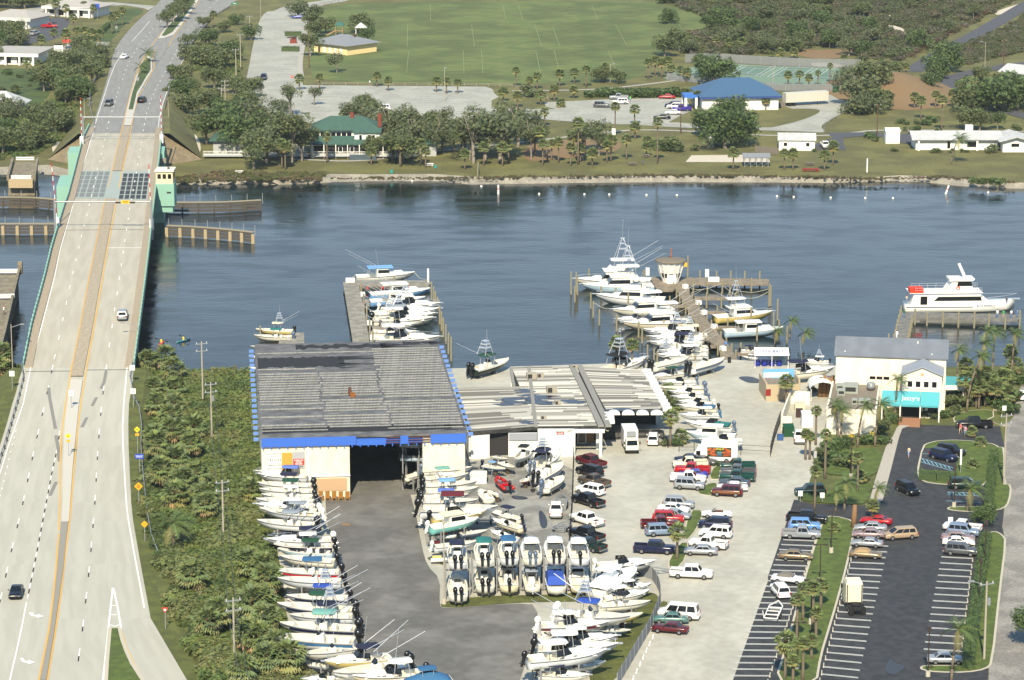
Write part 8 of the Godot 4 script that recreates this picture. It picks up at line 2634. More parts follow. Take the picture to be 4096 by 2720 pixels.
func build_plants()->void:
	for p in [[138.58,-494.04,140.56,-490.57,136.38,-460.35,140.15,-447.44,137.10,-424.03,134.29,-428.63,133.63,-453.86],[95.97,-387.20,101.05,-387.20,98.31,-370.42,94.42,-374.57],[110.55,-394.36,115.67,-394.36,113.03,-377.35,109.53,-381.55]]:
		holes.append(P(p))
	N("palm_bark",Color(.36,.31,.25),Color(.48,.43,.36),1.0,.95)
	M("palm_boots",Color(.33,.24,.16),.95)
	N("oak_bark",Color(.4,.37,.33),Color(.55,.52,.47),1.5,.95)
	for i in 4:
		shared["fan%d" % i]=fan_palm_mesh(40+i*3,i)
	for i in 2:
		shared["feather%d" % i]=feather_palm_mesh(V3(.9,0,-.1-i*.2))
	shared["limbs"]=trunk_mesh(.1,7,.09)
	var olive:=[Color(.08,.1,.035),Color(.105,.125,.042),Color(.065,.085,.028)]
	var bright:=[Color(.055,.09,.022),Color(.075,.115,.028),Color(.042,.072,.018)]
	var greyish:=[Color(.08,.1,.04),Color(.065,.085,.03),Color(.1,.115,.052)]
	for i in 6:
		shared["crown%d" % i]=crown_mesh([11,13,14,12,9,15][i],[2300,2500,2800,2600,1100,2600][i],.066,[olive,greyish,bright,bright,greyish,olive][i])
	for i in 3:
		shared["bush%d" % i]=crown_mesh(6,[330,380,300][i],.14,[[Color(.9,.9,.9),Color.WHITE],bright,olive][i],.6,.3)
	var lush:=[Color(.06,.092,.022),Color(.085,.12,.028),Color(.115,.15,.035),Color(.14,.155,.05)]
	mass("undergrowth","dense sea-grape thicket between the bridge ramp and the boatyard",P([-68.23,77.87,-69.35,60.62,-65.07,72.80,-53.68,77.45,-46.99,76.19,-43.81,105.66,-40.27,139.51,-38.48,167.38,-35.74,181.05,-33.84,197.03,-31.86,216.65,-28.86,231.54,-26.52,242.94,-26.10,249.00,-38.13,242.94,-42.42,228.47,-46.45,212.87,-47.57,200.09,-50.68,191.83,-53.47,178.83,-56.09,163.84,-58.34,147.30,-61.79,120.32,-64.78,101.10]),2700,.7,2.6,[0],lush)
	mass("undergrowth","green bank of bushes at the left edge by the old bridge end",P([-97.49,58.83,-94.90,59.73,-89.39,76.19,-89.75,81.19,-89.18,91.73,-88.47,111.62]),170,.6,1.4,[0],lush)
	var dry:=[Color(.12,.115,.075),Color(.085,.088,.042),Color(.055,.068,.022),Color(.075,.088,.03),Color(.1,.085,.055),Color(.06,.075,.025)]
	mass("scrub","wide dry scrub with bare twigs beyond the field and courts, top right",P([57.60,-564.13,59.03,-533.58,66.37,-502.78,74.12,-473.58,72.75,-447.44,64.86,-437.95,55.49,-419.47,58.30,-377.35,85.08,-378.74,95.22,-398.70,117.67,-395.80,114.17,-362.24,126.22,-362.24,132.27,-373.18,150.44,-422.51,169.97,-473.58,195.64,-544.85,205.51,-588.12,56.58,-588.12]),4600,.9,3.3,[0],dry)
	mass("scrub","dry brown scrub along the right edge below the asphalt lane",P([149.13,-392.92,166.82,-428.63,191.99,-494.04,174.22,-390.05,158.27,-367.68,147.65,-351.54]),900,.8,2.4,[0],dry)
	mass("brush","brown brush and driftwood along the far shore by the bridge",P([-84.86,-138.53,-75.34,-145.07,-65.21,-143.42,-47.26,-143.42,-46.84,-132.09,-58.87,-132.89,-65.91,-132.09,-83.53,-128.92]),330,.4,1.3,[0],[Color(.15,.1,.06),Color(.12,.1,.05),Color(.09,.1,.03)])
	mass("undergrowth","rough green slope left of the bridge's far end",P([-149.43,-255.97,-138.11,-264.68,-133.05,-278.07,-125.64,-266.88,-120.35,-224.77,-122.73,-195.69,-126.38,-170.28,-133.78,-163.30,-142.20,-195.69]),800,.8,2.2,[0],lush)
	mass("undergrowth","green roadside bushes right of the far approach",P([-106.41,-362.24,-105.84,-401.62,-92.11,-384.37,-85.65,-320.77,-88.89,-301.31,-95.81,-341.06,-101.51,-335.91]),420,.8,2.0,[0],lush)
	mass("wrack","line of dark seaweed and twigs along the far beach",P([-45.49,-136.91,-12.63,-137.23,.00,-138.53,33.06,-141.46,64.96,-140.48,92.01,-136.58,108.89,-139.82,126.64,-130.82,126.16,-127.97,108.34,-135.94,91.62,-133.37,64.72,-137.55,32.93,-138.53,.00,-135.29,-12.56,-133.05,-45.32,-134.01]),900,.2,.6,[0],[Color(.13,.09,.05),Color(.1,.09,.04)])
	var set_of:="cabbage palms in the thicket beside the ramp"
	for p in [[-66.46,76.19,4.0],[-63.19,75.35,4.6],[-63.30,93.71,3.0],[-59.42,93.31,2.8],[-60.88,83.66,4.0],[-60.88,108.66,4.0],[-58.03,107.16,3.4],[-57.63,116.01,3.5],[-52.89,124.56,4.0],[-58.58,132.83,5.0],[-56.18,127.35,4.4],[-52.11,136.19,4.4],[-57.60,138.19,5.0],[-53.50,146.66,4.8],[-55.04,154.23,5.0],[-49.07,156.08,5.0],[-39.99,163.36,4.0],[-51.38,165.74,4.0],[-46.63,166.91,4.4],[-50.94,159.14,4.4],[-44.46,207.07,4.4],[-39.27,224.00,4.6],[-40.26,227.14,4.2],[-37.01,201.60,4.6],[-34.91,220.82,5.0],[-46.11,172.03,4.4],[-34.27,233.27,4.6],[-34.04,247.00,4.6],[-35.00,203.61,4.6],[-33.95,209.02,4.4],[-33.84,219.44,4.6],[-32.67,226.69,4.6],[-30.25,237.53,4.4],[-28.51,242.12,4.4],[-31.24,242.53,4.4],[-32.88,234.56,4.4],[-93.32,72.80,4.5],[-93.42,80.36,4.0]]:
		palm(p[0],p[1],p[2]*.8,0,"",set_of,Vector2.ZERO,1.35)
	palm(-49.40,186.50,4.6,1,"coconut palm drooping over the guard rail by the ramp","",Vector2(.2,0),1.35)
	set_of="palms on the waterfront park lawns"
	for p in [[1.16,-301.31,5.0],[5.27,-291.87,3.4],[7.68,-296.56,4.0],[8.46,-263.58,3.0],[14.66,-302.50,4.0],[19.40,-309.72,3.4],[22.72,-300.12,5.6],[28.84,-310.94,5.0],[1.59,-258.13,3.6],[12.56,-271.33,3.6],[18.46,-276.94,2.6],[14.27,-258.13,1.4],[9.13,-221.77,4.2],[34.50,-224.77,4.4],[33.62,-199.45,3.4],[15.13,-154.76,5.0],[22.06,-182.78,4.0],[20.74,-154.76,3.4],[24.68,-159.86,4.6],[29.95,-165.04,5.4],[35.44,-170.28,2.6],[42.51,-318.29,5.4],[49.79,-318.29,3.4],[52.23,-313.37,3.6],[54.28,-310.94,3.4],[46.87,-320.77,5.0],[45.07,-325.76,5.0],[49.29,-328.28,4.6],[54.11,-255.97,4.0],[57.77,-253.82,3.0],[73.78,-252.75,3.0],[56.71,-148.38,4.6],[36.37,-184.60,2.0],[92.70,-367.68,2.4],[84.91,-303.69,3.4],[90.21,-293.04,4.0],[88.41,-303.69,3.6],[113.72,-287.22,5.4],[120.02,-310.94,5.0],[121.72,-308.51,5.4],[116.49,-234.92,5.4],[117.43,-255.97,3.6],[123.91,-258.13,3.8],[128.82,-258.13,4.2],[105.69,-269.10,3.4],[69.80,-148.38,4.4],[72.02,-148.38,4.4],[80.05,-148.05,4.0],[83.16,-156.45,5.0],[-64.74,-294.21,3.6],[-58.63,-294.21,4.0],[-41.45,-301.31,3.4],[-37.57,-291.87,3.4],[-22.86,-289.54,3.6],[-19.76,-286.07,4.0],[-16.41,-286.76,3.4],[-2.60,-270.21,3.0],[-48.12,-159.86,7.0],[-59.12,-150.55,6.5],[-58.16,-148.88,6.0],[-22.24,-152.23,4.4],[-12.13,-148.88,4.2],[-28.83,-153.07,6.0],[-47.57,-228.80,2.4],[-7.31,-154.76,5.0],[-.87,-159.86,5.0],[88.07,-367.68,2.2],[84.75,-362.24,2.0],[107.33,-351.54,2.4],[72.67,-387.20,3.0],[77.25,-390.05,3.0],[82.68,-398.70,3.2],[68.89,-395.80,3.0],[62.12,-392.92,3.0],[86.36,-407.50,3.4]]:
		palm(p[0],p[1],p[2],0,"",set_of,Vector2.ZERO,.95)
	palm(28.24,-202.29,8.6,0,"tall palm with a dark round head beside the white notice board","")
	palm(37.72,-158.15,11.0,0,"tallest solitary palm near the beach lawn, with a straight trunk","")
	palm(9.33,-161.58,7.8,0,"slender palm leaning left over the brown ground","",Vector2(-2.2,-1.0))
	palm(17.13,-156.45,11.0,0,"tall palm above the clump by the mulch bed","")
	palm(119.11,-211.92,9.0,0,"tall bare-trunked palm by the path above the ranch house","")
	palm(98.26,-308.51,5.6,0,"thin tall palm at the right end of the tennis courts","",Vector2.ZERO,.6)
	palm(94.08,-303.69,4.0,0,"thin small palm in front of the tennis courts","",Vector2.ZERO,.6)
	palm(114.02,-158.15,6.6,1,"wind-bent coconut palm on the lawn before the ranch house","",Vector2(1.8,0),1.3)
	palm(-115.46,-314.60,4.4,1,"nearer coconut palm on the far road's median","",Vector2.ZERO,1.2)
	palm(-117.94,-346.27,4.6,1,"farther coconut palm on the far road's median","",Vector2(.6,0),1.4)
	set_of="palms around the shops at the upper left"
	for p in [[-161.88,-471.91],[-167.39,-483.71],[-152.53,-476.94],[-141.64,-457.09],[-139.71,-458.72],[-140.05,-433.27],[-149.12,-410.47],[-146.42,-411.06],[-141.29,-391.48],[-138.55,-391.48],[-150.05,-391.48],[-155.64,-374.57],[-155.15,-398.70],[-167.39,-401.62],[-153.08,-328.28],[-148.53,-323.26],[-173.16,-494.04],[-157.33,-487.13],[-106.48,-452.24],[-153.76,-434.83],[-170.33,-401.62]]:
		palm(p[0],p[1],rng.randf_range(4.0,6.0),0,"",set_of)
	set_of="palms round the restaurant and its lots"
	for p in [[65.75,108.51,7.2,.2],[78.60,92.36,8.6,.2],[54.81,123.29,5.6,.2],[57.21,126.79,7.2,1.0],[60.17,126.09,7.2,.8],[54.64,120.68,5.4,-.6],[53.94,117.81,5.4,.4],[85.78,77.03,8.6,.3],[81.19,94.89,10.4,1.6],[89.72,83.66,9.6,.4],[87.99,73.65,7.6,.2],[50.98,163.96,4.4,.2],[49.59,164.55,3.0,.2],[55.53,163.48,3.4,.6],[53.47,45.08,3.4,.3],[50.70,46.96,1.8,.1],[55.92,47.89,1.6,.3]]:
		palm(p[0],p[1],p[2],1,"",set_of,Vector2(p[3],0),.9)
	palm(78.78,103.54,10.0,1,"tall coconut palm leaning right over the restaurant garden","",Vector2(2.2,-.3),1.0)
	palm(55.98,242.53,7.2,1,"yellowing coconut palm at the end of the right-hand bays","",Vector2(.7,0),1.25)
	palm(69.73,164.55,3.6,1,"low coconut palm before the blue access marks","",Vector2(.3,0),1.15)
	for p in [[49.83,146.15,7.4],[47.85,134.52,4.4],[48.55,134.52,4.0],[50.44,125.40,6.0],[47.86,99.17,4.6],[54.14,153.73,5.8],[46.41,163.96,6.4],[37.60,228.56,6.6],[39.46,217.67,4.6],[40.28,222.73,6.4],[42.45,212.15,3.4],[40.23,227.36,4.4],[34.91,241.38,5.2],[39.07,233.27,2.6],[37.09,242.12,5.2],[35.80,242.53,3.0],[48.18,175.45,.7],[54.76,168.55,2.2],[90.58,82.02,3.6],[90.75,76.19,4.6],[77.14,120.32,1.2],[77.67,126.30,.9],[74.32,139.51,.6],[26.24,126.30,5.2],[28.14,124.56,1.4],[19.16,70.92,5.0],[22.08,70.75,4.6],[28.07,94.89,1.0],[28.84,101.86,1.0],[27.71,90.93,.8],[55.26,149.21,1.4],[54.75,141.49,2.4],[64.21,107.16,3.0]]:
		palm(p[0],p[1],p[2],0,"","cabbage palms round the near lots",Vector2.ZERO,.64 if p[1]>100.0 and p[0]>35.0 else .95)
	palm(23.91,189.72,4.4,0,"short palm on the grass strip between the parked cars","")
	set_of="fan palms massed right of the restaurant"
	for i in 17:
		var u:=P([80.03,88.53,90.02,87.72,78.55,101.10,86.91,101.86])
		var a:=u[0].lerp(u[1],rng.randf()).lerp(u[2].lerp(u[3],rng.randf()),rng.randf())
		palm(a.x,a.y,rng.randf_range(2.2,5.6),0,"",set_of)
	for k in 2:
		var d:=thing("dead_palm_trunk",["stub of a dead palm with hanging brown thatch at the lawn's tip","brown thatched dead palms behind the bait shop"][k],"dead palm",[g3(51.33,173.46),g3(54.54,92.12)][k])
		for j in [1,4][k]:
			var s:=S.new(true)
			s.tube(V3(j*.7,0,0),V3(j*.7+.1,3.6+.3*(j % 2),0),.5,.3,8)
			obj("thatch",s.done(),N("thatch",Color(.42,.3,.19),Color(.55,.42,.28),.6,.95),d)
	set_of="oaks around the old inn"
	for p in [[-63.43,-159.01,7.0,6.0,1],[-56.82,-157.30,12.0,4.6,5],[-54.87,-161.58,7.0,4.2,5],[-28.86,-153.91,6.0,5.0,0],[-66.64,-180.97,8.0,6.0,1],[-65.98,-230.83,5.0,3.6,4],[-63.43,-240.09,8.0,3.6,4],[-42.04,-234.92,4.6,4.2,0],[-44.71,-226.78,4.6,4.2,1],[-32.39,-186.43,8.0,6.2,1],[-28.44,-190.11,8.0,4.4,1],[-23.41,-188.26,6.0,5.0,0],[-20.48,-211.92,5.0,3.4,1],[-10.17,-159.01,10.0,6.4,4],[-6.83,-163.30,10.0,6.4,1],[-2.86,-161.58,9.0,6.2,4],[-25.57,-182.78,6.0,4.6,1],[-15.60,-177.38,6.0,4.8,0],[-36.45,-166.78,4.0,3.6,0],[-70.96,-173.81,8.0,6.4,2],[-77.91,-186.43,8.0,5.6,2],[-82.66,-190.11,6.0,4.6,5],[-70.86,-199.45,8.0,6.0,1],[-66.61,-149.72,6.4,5.2,0],[1.75,-186.43,8.0,6.4,1],[-1.72,-173.81,8.0,6.0,4]]:
		tree(p[0],p[1],p[2],p[3],p[4],"",set_of)
	for i in 34:
		var u:=P([-39.86,-190.11,.00,-195.69,-38.14,-154.76,.00,-152.23] if i<22 else [.00,-182.78,27.39,-177.38,.00,-152.23,26.51,-151.39])
		var a:=u[0].lerp(u[1],rng.randf()).lerp(u[2].lerp(u[3],rng.randf()),rng.randf())
		if i % 3:
			palm(a.x,a.y,rng.randf_range(3.0,6.5),0,"","palms under the oaks by the beach")
		else:
			tree(a.x,a.y,rng.randf_range(5.0,8.0),rng.randf_range(3.0,4.6),[1,4,5][i % 3] if i % 2 else 4,"",set_of)
	set_of="trees round the playing field and car parks"
	for p in [[-66.60,-371.80,6.0,3.6,0],[-70.69,-450.64,4.0,3.6,0],[-67.82,-424.03,4.0,3.8,0],[-65.47,-434.83,4.0,3.6,5],[-71.22,-476.94,4.0,3.0,1],[-55.71,-332.08,5.0,3.4,4],[-78.30,-482.01,4.0,4.4,1],[-57.98,-261.39,4.6,2.6,4],[-53.83,-437.95,4.0,4.6,0],[-49.12,-403.08,4.6,3.0,2],[63.02,-308.51,5.0,6.6,2],[59.77,-320.77,5.0,4.4,0],[27.90,-310.94,3.0,3.4,5],[32.52,-308.51,2.6,3.0,0],[50.17,-373.18,4.6,4.4,5],[75.67,-450.64,4.0,6.0,3],[97.65,-408.98,5.0,5.0,3],[55.96,-387.20,4.4,5.0,0]]:
		tree(p[0],p[1],p[2],p[3],p[4],"",set_of,"field_tree")
	set_of="trees on the slope right of the trailer"
	for p in [[101.98,-259.22,7.0,6.4,1],[107.26,-276.94,8.0,6.4,0],[106.23,-254.89,3.6,5.2,0],[101.45,-246.37,2.6,5.6,1],[138.58,-337.19,6.0,6.0,3],[133.16,-320.77,4.6,4.6,3],[126.98,-290.70,4.2,3.4,2],[136.84,-248.49,6.0,7.6,2],[145.18,-259.22,6.0,7.0,3],[133.07,-248.49,4.4,5.6,5],[127.06,-214.85,4.4,4.2,5],[130.23,-213.87,4.0,3.4,5],[135.37,-215.83,3.6,2.4,2],[145.99,-315.83,2.6,3.2,5],[147.14,-253.82,6.0,5.6,2],[115.73,-306.10,5.0,4.6,0],[104.49,-301.31,5.0,4.0,1]]:
		tree(p[0],p[1],p[2],p[3],p[4],"",set_of,"slope_tree")
	var wild:=P([58.84,-529.87,100.07,-556.34,85.32,-381.55,59.46,-378.74,55.17,-413.45,72.58,-450.64])
	wild.append_array(P([85.55,-384.37,118.00,-398.70,129.40,-373.18,148.50,-419.47,188.13,-537.31,151.93,-564.13,100.73,-564.13]))
	for i in 60:
		var a:=wild[rng.randi() % wild.size()].lerp(wild[rng.randi() % wild.size()],rng.randf_range(.15,.6))
		if not holes.any(func(q):return Geometry2D.is_point_in_polygon(a,q)) and (i % 6>0 or a.x<200.0):
			tree(a.x,a.y,rng.randf_range(2.4,4.6),rng.randf_range(2.4,4.4),[4,1,0,5,1,3][i % 6],"","trees in the dry scrub","scrub_tree")
	for p in [[56.60,-182.78,6.6,7.0,3],[61.66,-188.26,6.0,6.0,2],[53.51,-202.29,5.0,5.2,3],[60.09,-207.08,8.0,5.0,2]]:
		tree(p[0],p[1],p[2],p[3],p[4],"","bright green figs before the hall","fig_tree")
	tree(18.46,-165.04,8.0,3.6,4,"bare-branched pale tree on the mulch bed","","bare_tree")
	tree(71.17,172.60,2.0,2.0,2,"small round green tree at the top of the right-hand hedge","","round_tree")
	tree(68.47,228.47,4.0,2.6,2,"yellow-green tree overhanging the street at the right edge","","street_tree")
	tree(91.75,82.02,1.0,2.2,2,"bush by the rocks at the street's shore end","","shore_tree")
	set_of="trees left of the far approach"
	for i in 46:
		var u:PackedVector2Array=[P([-142.25,-287.22,-145.39,-362.24,-135.92,-378.74,-128.48,-294.21,-122.32,-243.22,-129.19,-239.05]),P([-182.36,-428.63,-171.41,-419.47,-154.83,-356.86,-160.49,-346.27,-169.07,-351.54]),P([-145.18,-230.83,-134.17,-243.22,-123.77,-214.85,-127.51,-177.38,-133.78,-163.30]),P([-201.43,-539.19,-186.62,-535.44,-174.92,-508.10,-188.97,-504.55,-195.45,-504.55])][[0,0,2,1,3][i % 5]]
		var b:=Rect2(u[0],Vector2.ZERO)
		for q in u:
			b=b.expand(q)
		var a:=b.position
		for tries in 50:
			a=b.position+Vector2(rng.randf(),rng.randf())*b.size
			if Geometry2D.is_point_in_polygon(a,u):
				break
		tree(a.x,a.y,rng.randf_range(3.0,6.0),rng.randf_range(3.0,5.4),[0,5,1,0,2,5][i % 6],"",set_of,"roadside_tree")
	set_of="trees right of the far approach"
	for p in [[-101.86,-301.31,5.0,4.2],[-97.29,-271.33,4.4,4.4],[-94.11,-239.05,4.4,4.4],[-100.65,-266.88,3.0,3.0],[-103.71,-398.70,4.0,4.0],[-103.08,-354.19,4.0,4.6],[-98.41,-346.27,4.0,5.0],[-93.03,-341.06,4.0,5.0],[-91.87,-362.24,4.0,4.4],[-90.75,-296.56,4.6,4.2],[-84.26,-287.22,3.6,3.0],[-100.80,-437.95,2.6,3.0],[-86.66,-245.32,4.6,5.0],[-79.21,-278.07,4.0,4.4],[-75.54,-243.22,5.0,4.4],[-109.39,-447.44,3.4,2.4],[-89.80,-416.45,3.6,3.2],[-99.02,-460.35,2.4,2.6],[-109.64,-395.80,3.4,2.6],[-79.13,-224.77,5.0,5.0]]:
		tree(p[0],p[1],p[2],p[3],[0,5,2][rng.randi() % 3],"",set_of,"roadside_tree")
	for p in [[-122.29,-447.44],[-122.16,-465.27],[-121.51,-473.58],[-121.38,-490.57],[-121.68,-504.55]]:
		tree(p[0],p[1],5.4,3.4,0,"","oaks on the planted median","median_oak")
	for i in 22:
		var u:=P([25.59,-276.94,52.61,-279.21])
		var a:=u[0].lerp(u[1],i/21.0)
		shrub(a.x,a.y-3.0+rng.randf()*2.0,rng.randf_range(2.6,3.6),1,"leafy bush in the tall hedge behind the hall car park","bushes of the tall hedge by the hall")
	for p in [[4.87,-279.21,4.0],[23.35,-278.07,2.6],[43.25,-177.38,4.4],[40.75,-179.17,3.0],[48.84,-179.17,2.0],[38.58,-188.26,2.0],[109.58,-226.78,1.8],[111.00,-224.77,1.2],[114.21,-224.77,1.6],[116.82,-223.76,2.2],[119.04,-228.80,2.4],[112.30,-213.87,1.8],[109.13,-213.87,1.2],[118.19,-212.89,1.0],[97.42,-201.34,2.0],[98.27,-198.51,1.8],[98.56,-194.75,1.6],[101.35,-178.27,1.2],[102.10,-177.38,1.2],[128.02,-190.11,3.2],[126.91,-175.59,2.6],[111.66,-175.59,1.4],[113.38,-175.59,1.4],[116.55,-175.59,1.3],[119.77,-175.95,1.2],[120.92,-175.95,1.0],[117.35,-284.92,1.4],[140.32,-212.89,2.2],[115.02,-127.65,2.0],[117.15,-126.55,2.2],[120.47,-124.51,2.6],[80.19,-177.38,1.0],[-80.42,-506.32,3.0],[-159.58,-328.28,2.4],[-154.08,-320.77,1.8],[-149.01,-313.37,1.8],[-150.39,-284.92,3.2],[-146.74,-264.68,2.6],[-154.11,-289.54,2.0],[-148.10,-301.31,1.2]]:
		shrub(p[0],p[1],p[2],1+rng.randi() % 2,"","lone shrubs across the water")
	for p in [[61.67,118.89,2.0],[63.21,115.28,2.0],[64.68,110.89,1.8],[65.88,108.66,1.6],[61.71,124.56,1.5],[59.72,124.56,1.8],[58.46,124.56,1.6],[55.86,125.26,1.8],[54.01,127.35,2.0],[52.11,130.10,2.0],[50.40,132.83,1.8],[50.08,139.51,2.0],[52.53,136.19,2.2],[53.58,139.51,2.0],[71.11,107.16,1.2],[72.69,107.91,1.2],[74.28,107.16,1.6],[75.99,105.66,2.0],[75.74,99.56,2.2],[77.49,98.01,2.0],[79.16,95.67,2.4],[79.72,99.56,2.2],[82.04,98.01,2.2],[83.94,98.01,2.4],[85.53,101.10,2.2],[86.16,104.15,2.2],[88.06,94.89,2.4],[84.14,86.91,2.4],[86.21,88.53,2.6],[25.18,125.96,1.3],[27.52,125.96,1.6],[28.14,97.23,1.4],[28.69,101.10,1.4],[27.47,91.73,1.2],[21.37,70.41,1.0],[33.32,138.52,1.0],[53.67,89.33,1.4],[56.17,147.30,.9],[54.07,237.32,.5]]:
		shrub(p[0],p[1],p[2],1+rng.randi() % 2,"","garden shrubs round the near lots",.1)
	for p in [[59.61,122.45,1.5],[58.62,123.15,1.3],[56.53,122.45,1.2]]:
		var o:=obj("croton_shrub",crown_mesh(5,170,.2,[Color(.5,.38,.05),Color(.12,.16,.03),Color(.4,.33,.06)],.6,.3),leaf_mat("broad_leaf"),null,g3(p[0],p[1],p[2]*.4))
		o.scale=Vector3.ONE*p[2]
		tag(o,"yellow-leaved shrub against the restaurant's kitchen wall","shrub","yellow-leaved shrubs")
	hedge("clipped dark hedge at the lower end of the oval island",[64.91,.16,146.28,67.54,.16,147.24,70.37,.16,147.88],2.2,1.3)
	hedge("long clipped hedge running down the right side of the island",[78.78,.16,133.42,76.05,.16,147.88,73.21,.16,162.72],1.6,1.3)
	hedge("long clipped hedge beside the right-hand parking bays",[70.18,.16,179.92,67.77,.16,192.35,64.21,.16,210.00,61.41,.16,224.03],1.9,1.3)
	hedge("last piece of clipped hedge at the bottom right",[61.13,.16,225.38,59.84,.16,232.00,58.86,.16,237.57],1.8,1.3)
	hedge("clipped hedge along the palm lawn beside the access bay",[44.60,.16,158.48,47.23,.16,159.09,49.72,.16,159.40],1.2,1.0)
	hedge("dark hedge beside the lawn at the upper left",[-151.23,.10,-409.67,-144.05,.10,-414.15,-144.22,.10,-454.64],1.8,1.6)
	for k in 2:
		hedge(["square hedge above the round stone pad in the park lot","square hedge below the round stone pad in the park lot"][k],[[-79.09,.10,-427.82,-73.49,.10,-427.20],[-77.08,.10,-386.42,-71.23,.10,-385.85]][k],2.0,1.6)

func pole(label:String,at:Vector3,h:float,style:String,m:Material,arm:=.0)->void:
	var t:=thing("utility_pole" if style.contains("x") else "lamp_post",label,"utility pole" if style.contains("x") else "lamp post",at)
	var s:=S.new()
	s.tube(V3(0,-.3,0),V3(0,h,0),.17 if style.contains("x") else .1,.11 if style.contains("x") else .07,7)
	obj("shaft",s.done(),m,t)
	var g:StandardMaterial3D=mats["galvanised"]
	if style.contains("x"):
		for k in style.count("x"):
			piece("crossarm",t,m if style.contains("w") else g,V3(0,h-.4-k*1.3,0),V3(2.2,.14,.14),.4)
			for x in [-.9,0,.9]:
				piece("insulator",t,M("insulator",Color(.75,.75,.74),.4),V3(x*.92,h-.2-k*1.3,-x*.39),V3(.1,.28,.1))
	if style.contains("t"):
		s=S.new()
		s.tube(V3(.35,h-3.2,0),V3(.35,h-2.3,0),.24,.24,8)
		obj("transformer",s.done(),g,t)
	if style.contains("l"):
		s=S.new()
		s.tube(V3(0,h-.6,0),V3(arm,h,0),.05,.05,5)
		obj("lamp_arm",s.done(),g,t)
		piece("lamp_head",t,g,V3(arm*1.15,h+.02,0),V3(.8,.16,.35))
	if style.contains("d"):
		piece("lamp_arm",t,m,V3(0,h,0),V3(1.3,.08,.1))
		for x in [-.75,.75]:
			piece("lamp_head",t,m,V3(x,h,0),V3(.6,.16,.4))
	if style.contains("b"):
		piece("lamp_head",t,m,V3(0,h+.15,0),V3(.45,.5,.45))
	if style.contains("d") or style.contains("b"):
		s=S.new()
		s.tube(Vector3.ZERO,V3(0,.75,0),.32,.3,10)
		obj("footing",s.done(),mats["kerb"],t)

func sign_on(label:String,at:Vector3,h:float,shape:String,size:Vector2,c:String,text:="",ink:="sign_ink",ts:=.2)->void:
	var t:=thing("road_sign" if shape != "board" else "sign_board",label,"sign",at)
	piece("post",t,mats["galvanised"],V3(0,h/2,-.05),V3(.09,h,.07))
	var s:=S.new()
	var z:=.03
	if shape=="diamond":
		s.slab(P([-size.x/2,0,0,-size.x/2,size.x/2,0,0,size.x/2]),-z,z)
	elif shape=="yield":
		s.slab(P([-size.x/2,-size.y/2,size.x/2,-size.y/2,0,size.y/2]),-z,z)
	else:
		s.box(Vector3.ZERO,V3(size.x,.06,size.y))
	var o:=obj("face",s.done(),mats[c],t,V3(0,h-size.y/2+.1,0))
	o.rotation.x=PI/2
	if text:
		var l:=obj("lettering",words(text,ts,"Droid Sans",true),mats[ink],o,V3(0,z+.015,0))
		l.rotation.x=-PI/2

func fence_line(label:String,pts:Array,h:float,m:Material,step:float,panel:Material=null,rails:=2)->void:
	var q:=V(pts)
	var t:=thing("fence",label,"fence",q[0])
	var total:=length_of(q)
	var n:=maxi(1,int(total/step))
	var pm:=box_mesh(V3(.1,h,.1),V3(0,h/2,0))
	for k in n+1:
		var a:=along(q,k*total/n)-q[0]
		obj("post",pm,m,t,a)
		if k<n:
			var b:=along(q,(k+1)*total/n)-q[0]
			var s:=S.new()
			if panel:
				s.bar(a+Vector3.UP*h*.5,b+Vector3.UP*h*.5,.03,h*.94)
				obj("panel",s.done(),panel,t)
			else:
				for r in rails:
					s.bar(a+Vector3.UP*h*(1.0-r*.45),b+Vector3.UP*h*(1.0-r*.45),.05)
				obj("rail",s.done(),m,t)

func nth(k:int)->String:
	var low:=["first","second","third","fourth","fifth","sixth","seventh","eighth","ninth","tenth","eleventh","twelfth","thirteenth","fourteenth","fifteenth","sixteenth","seventeenth","eighteenth","nineteenth","twentieth"]
	return low[k] if k<20 else "twenty-"+low[k-20]

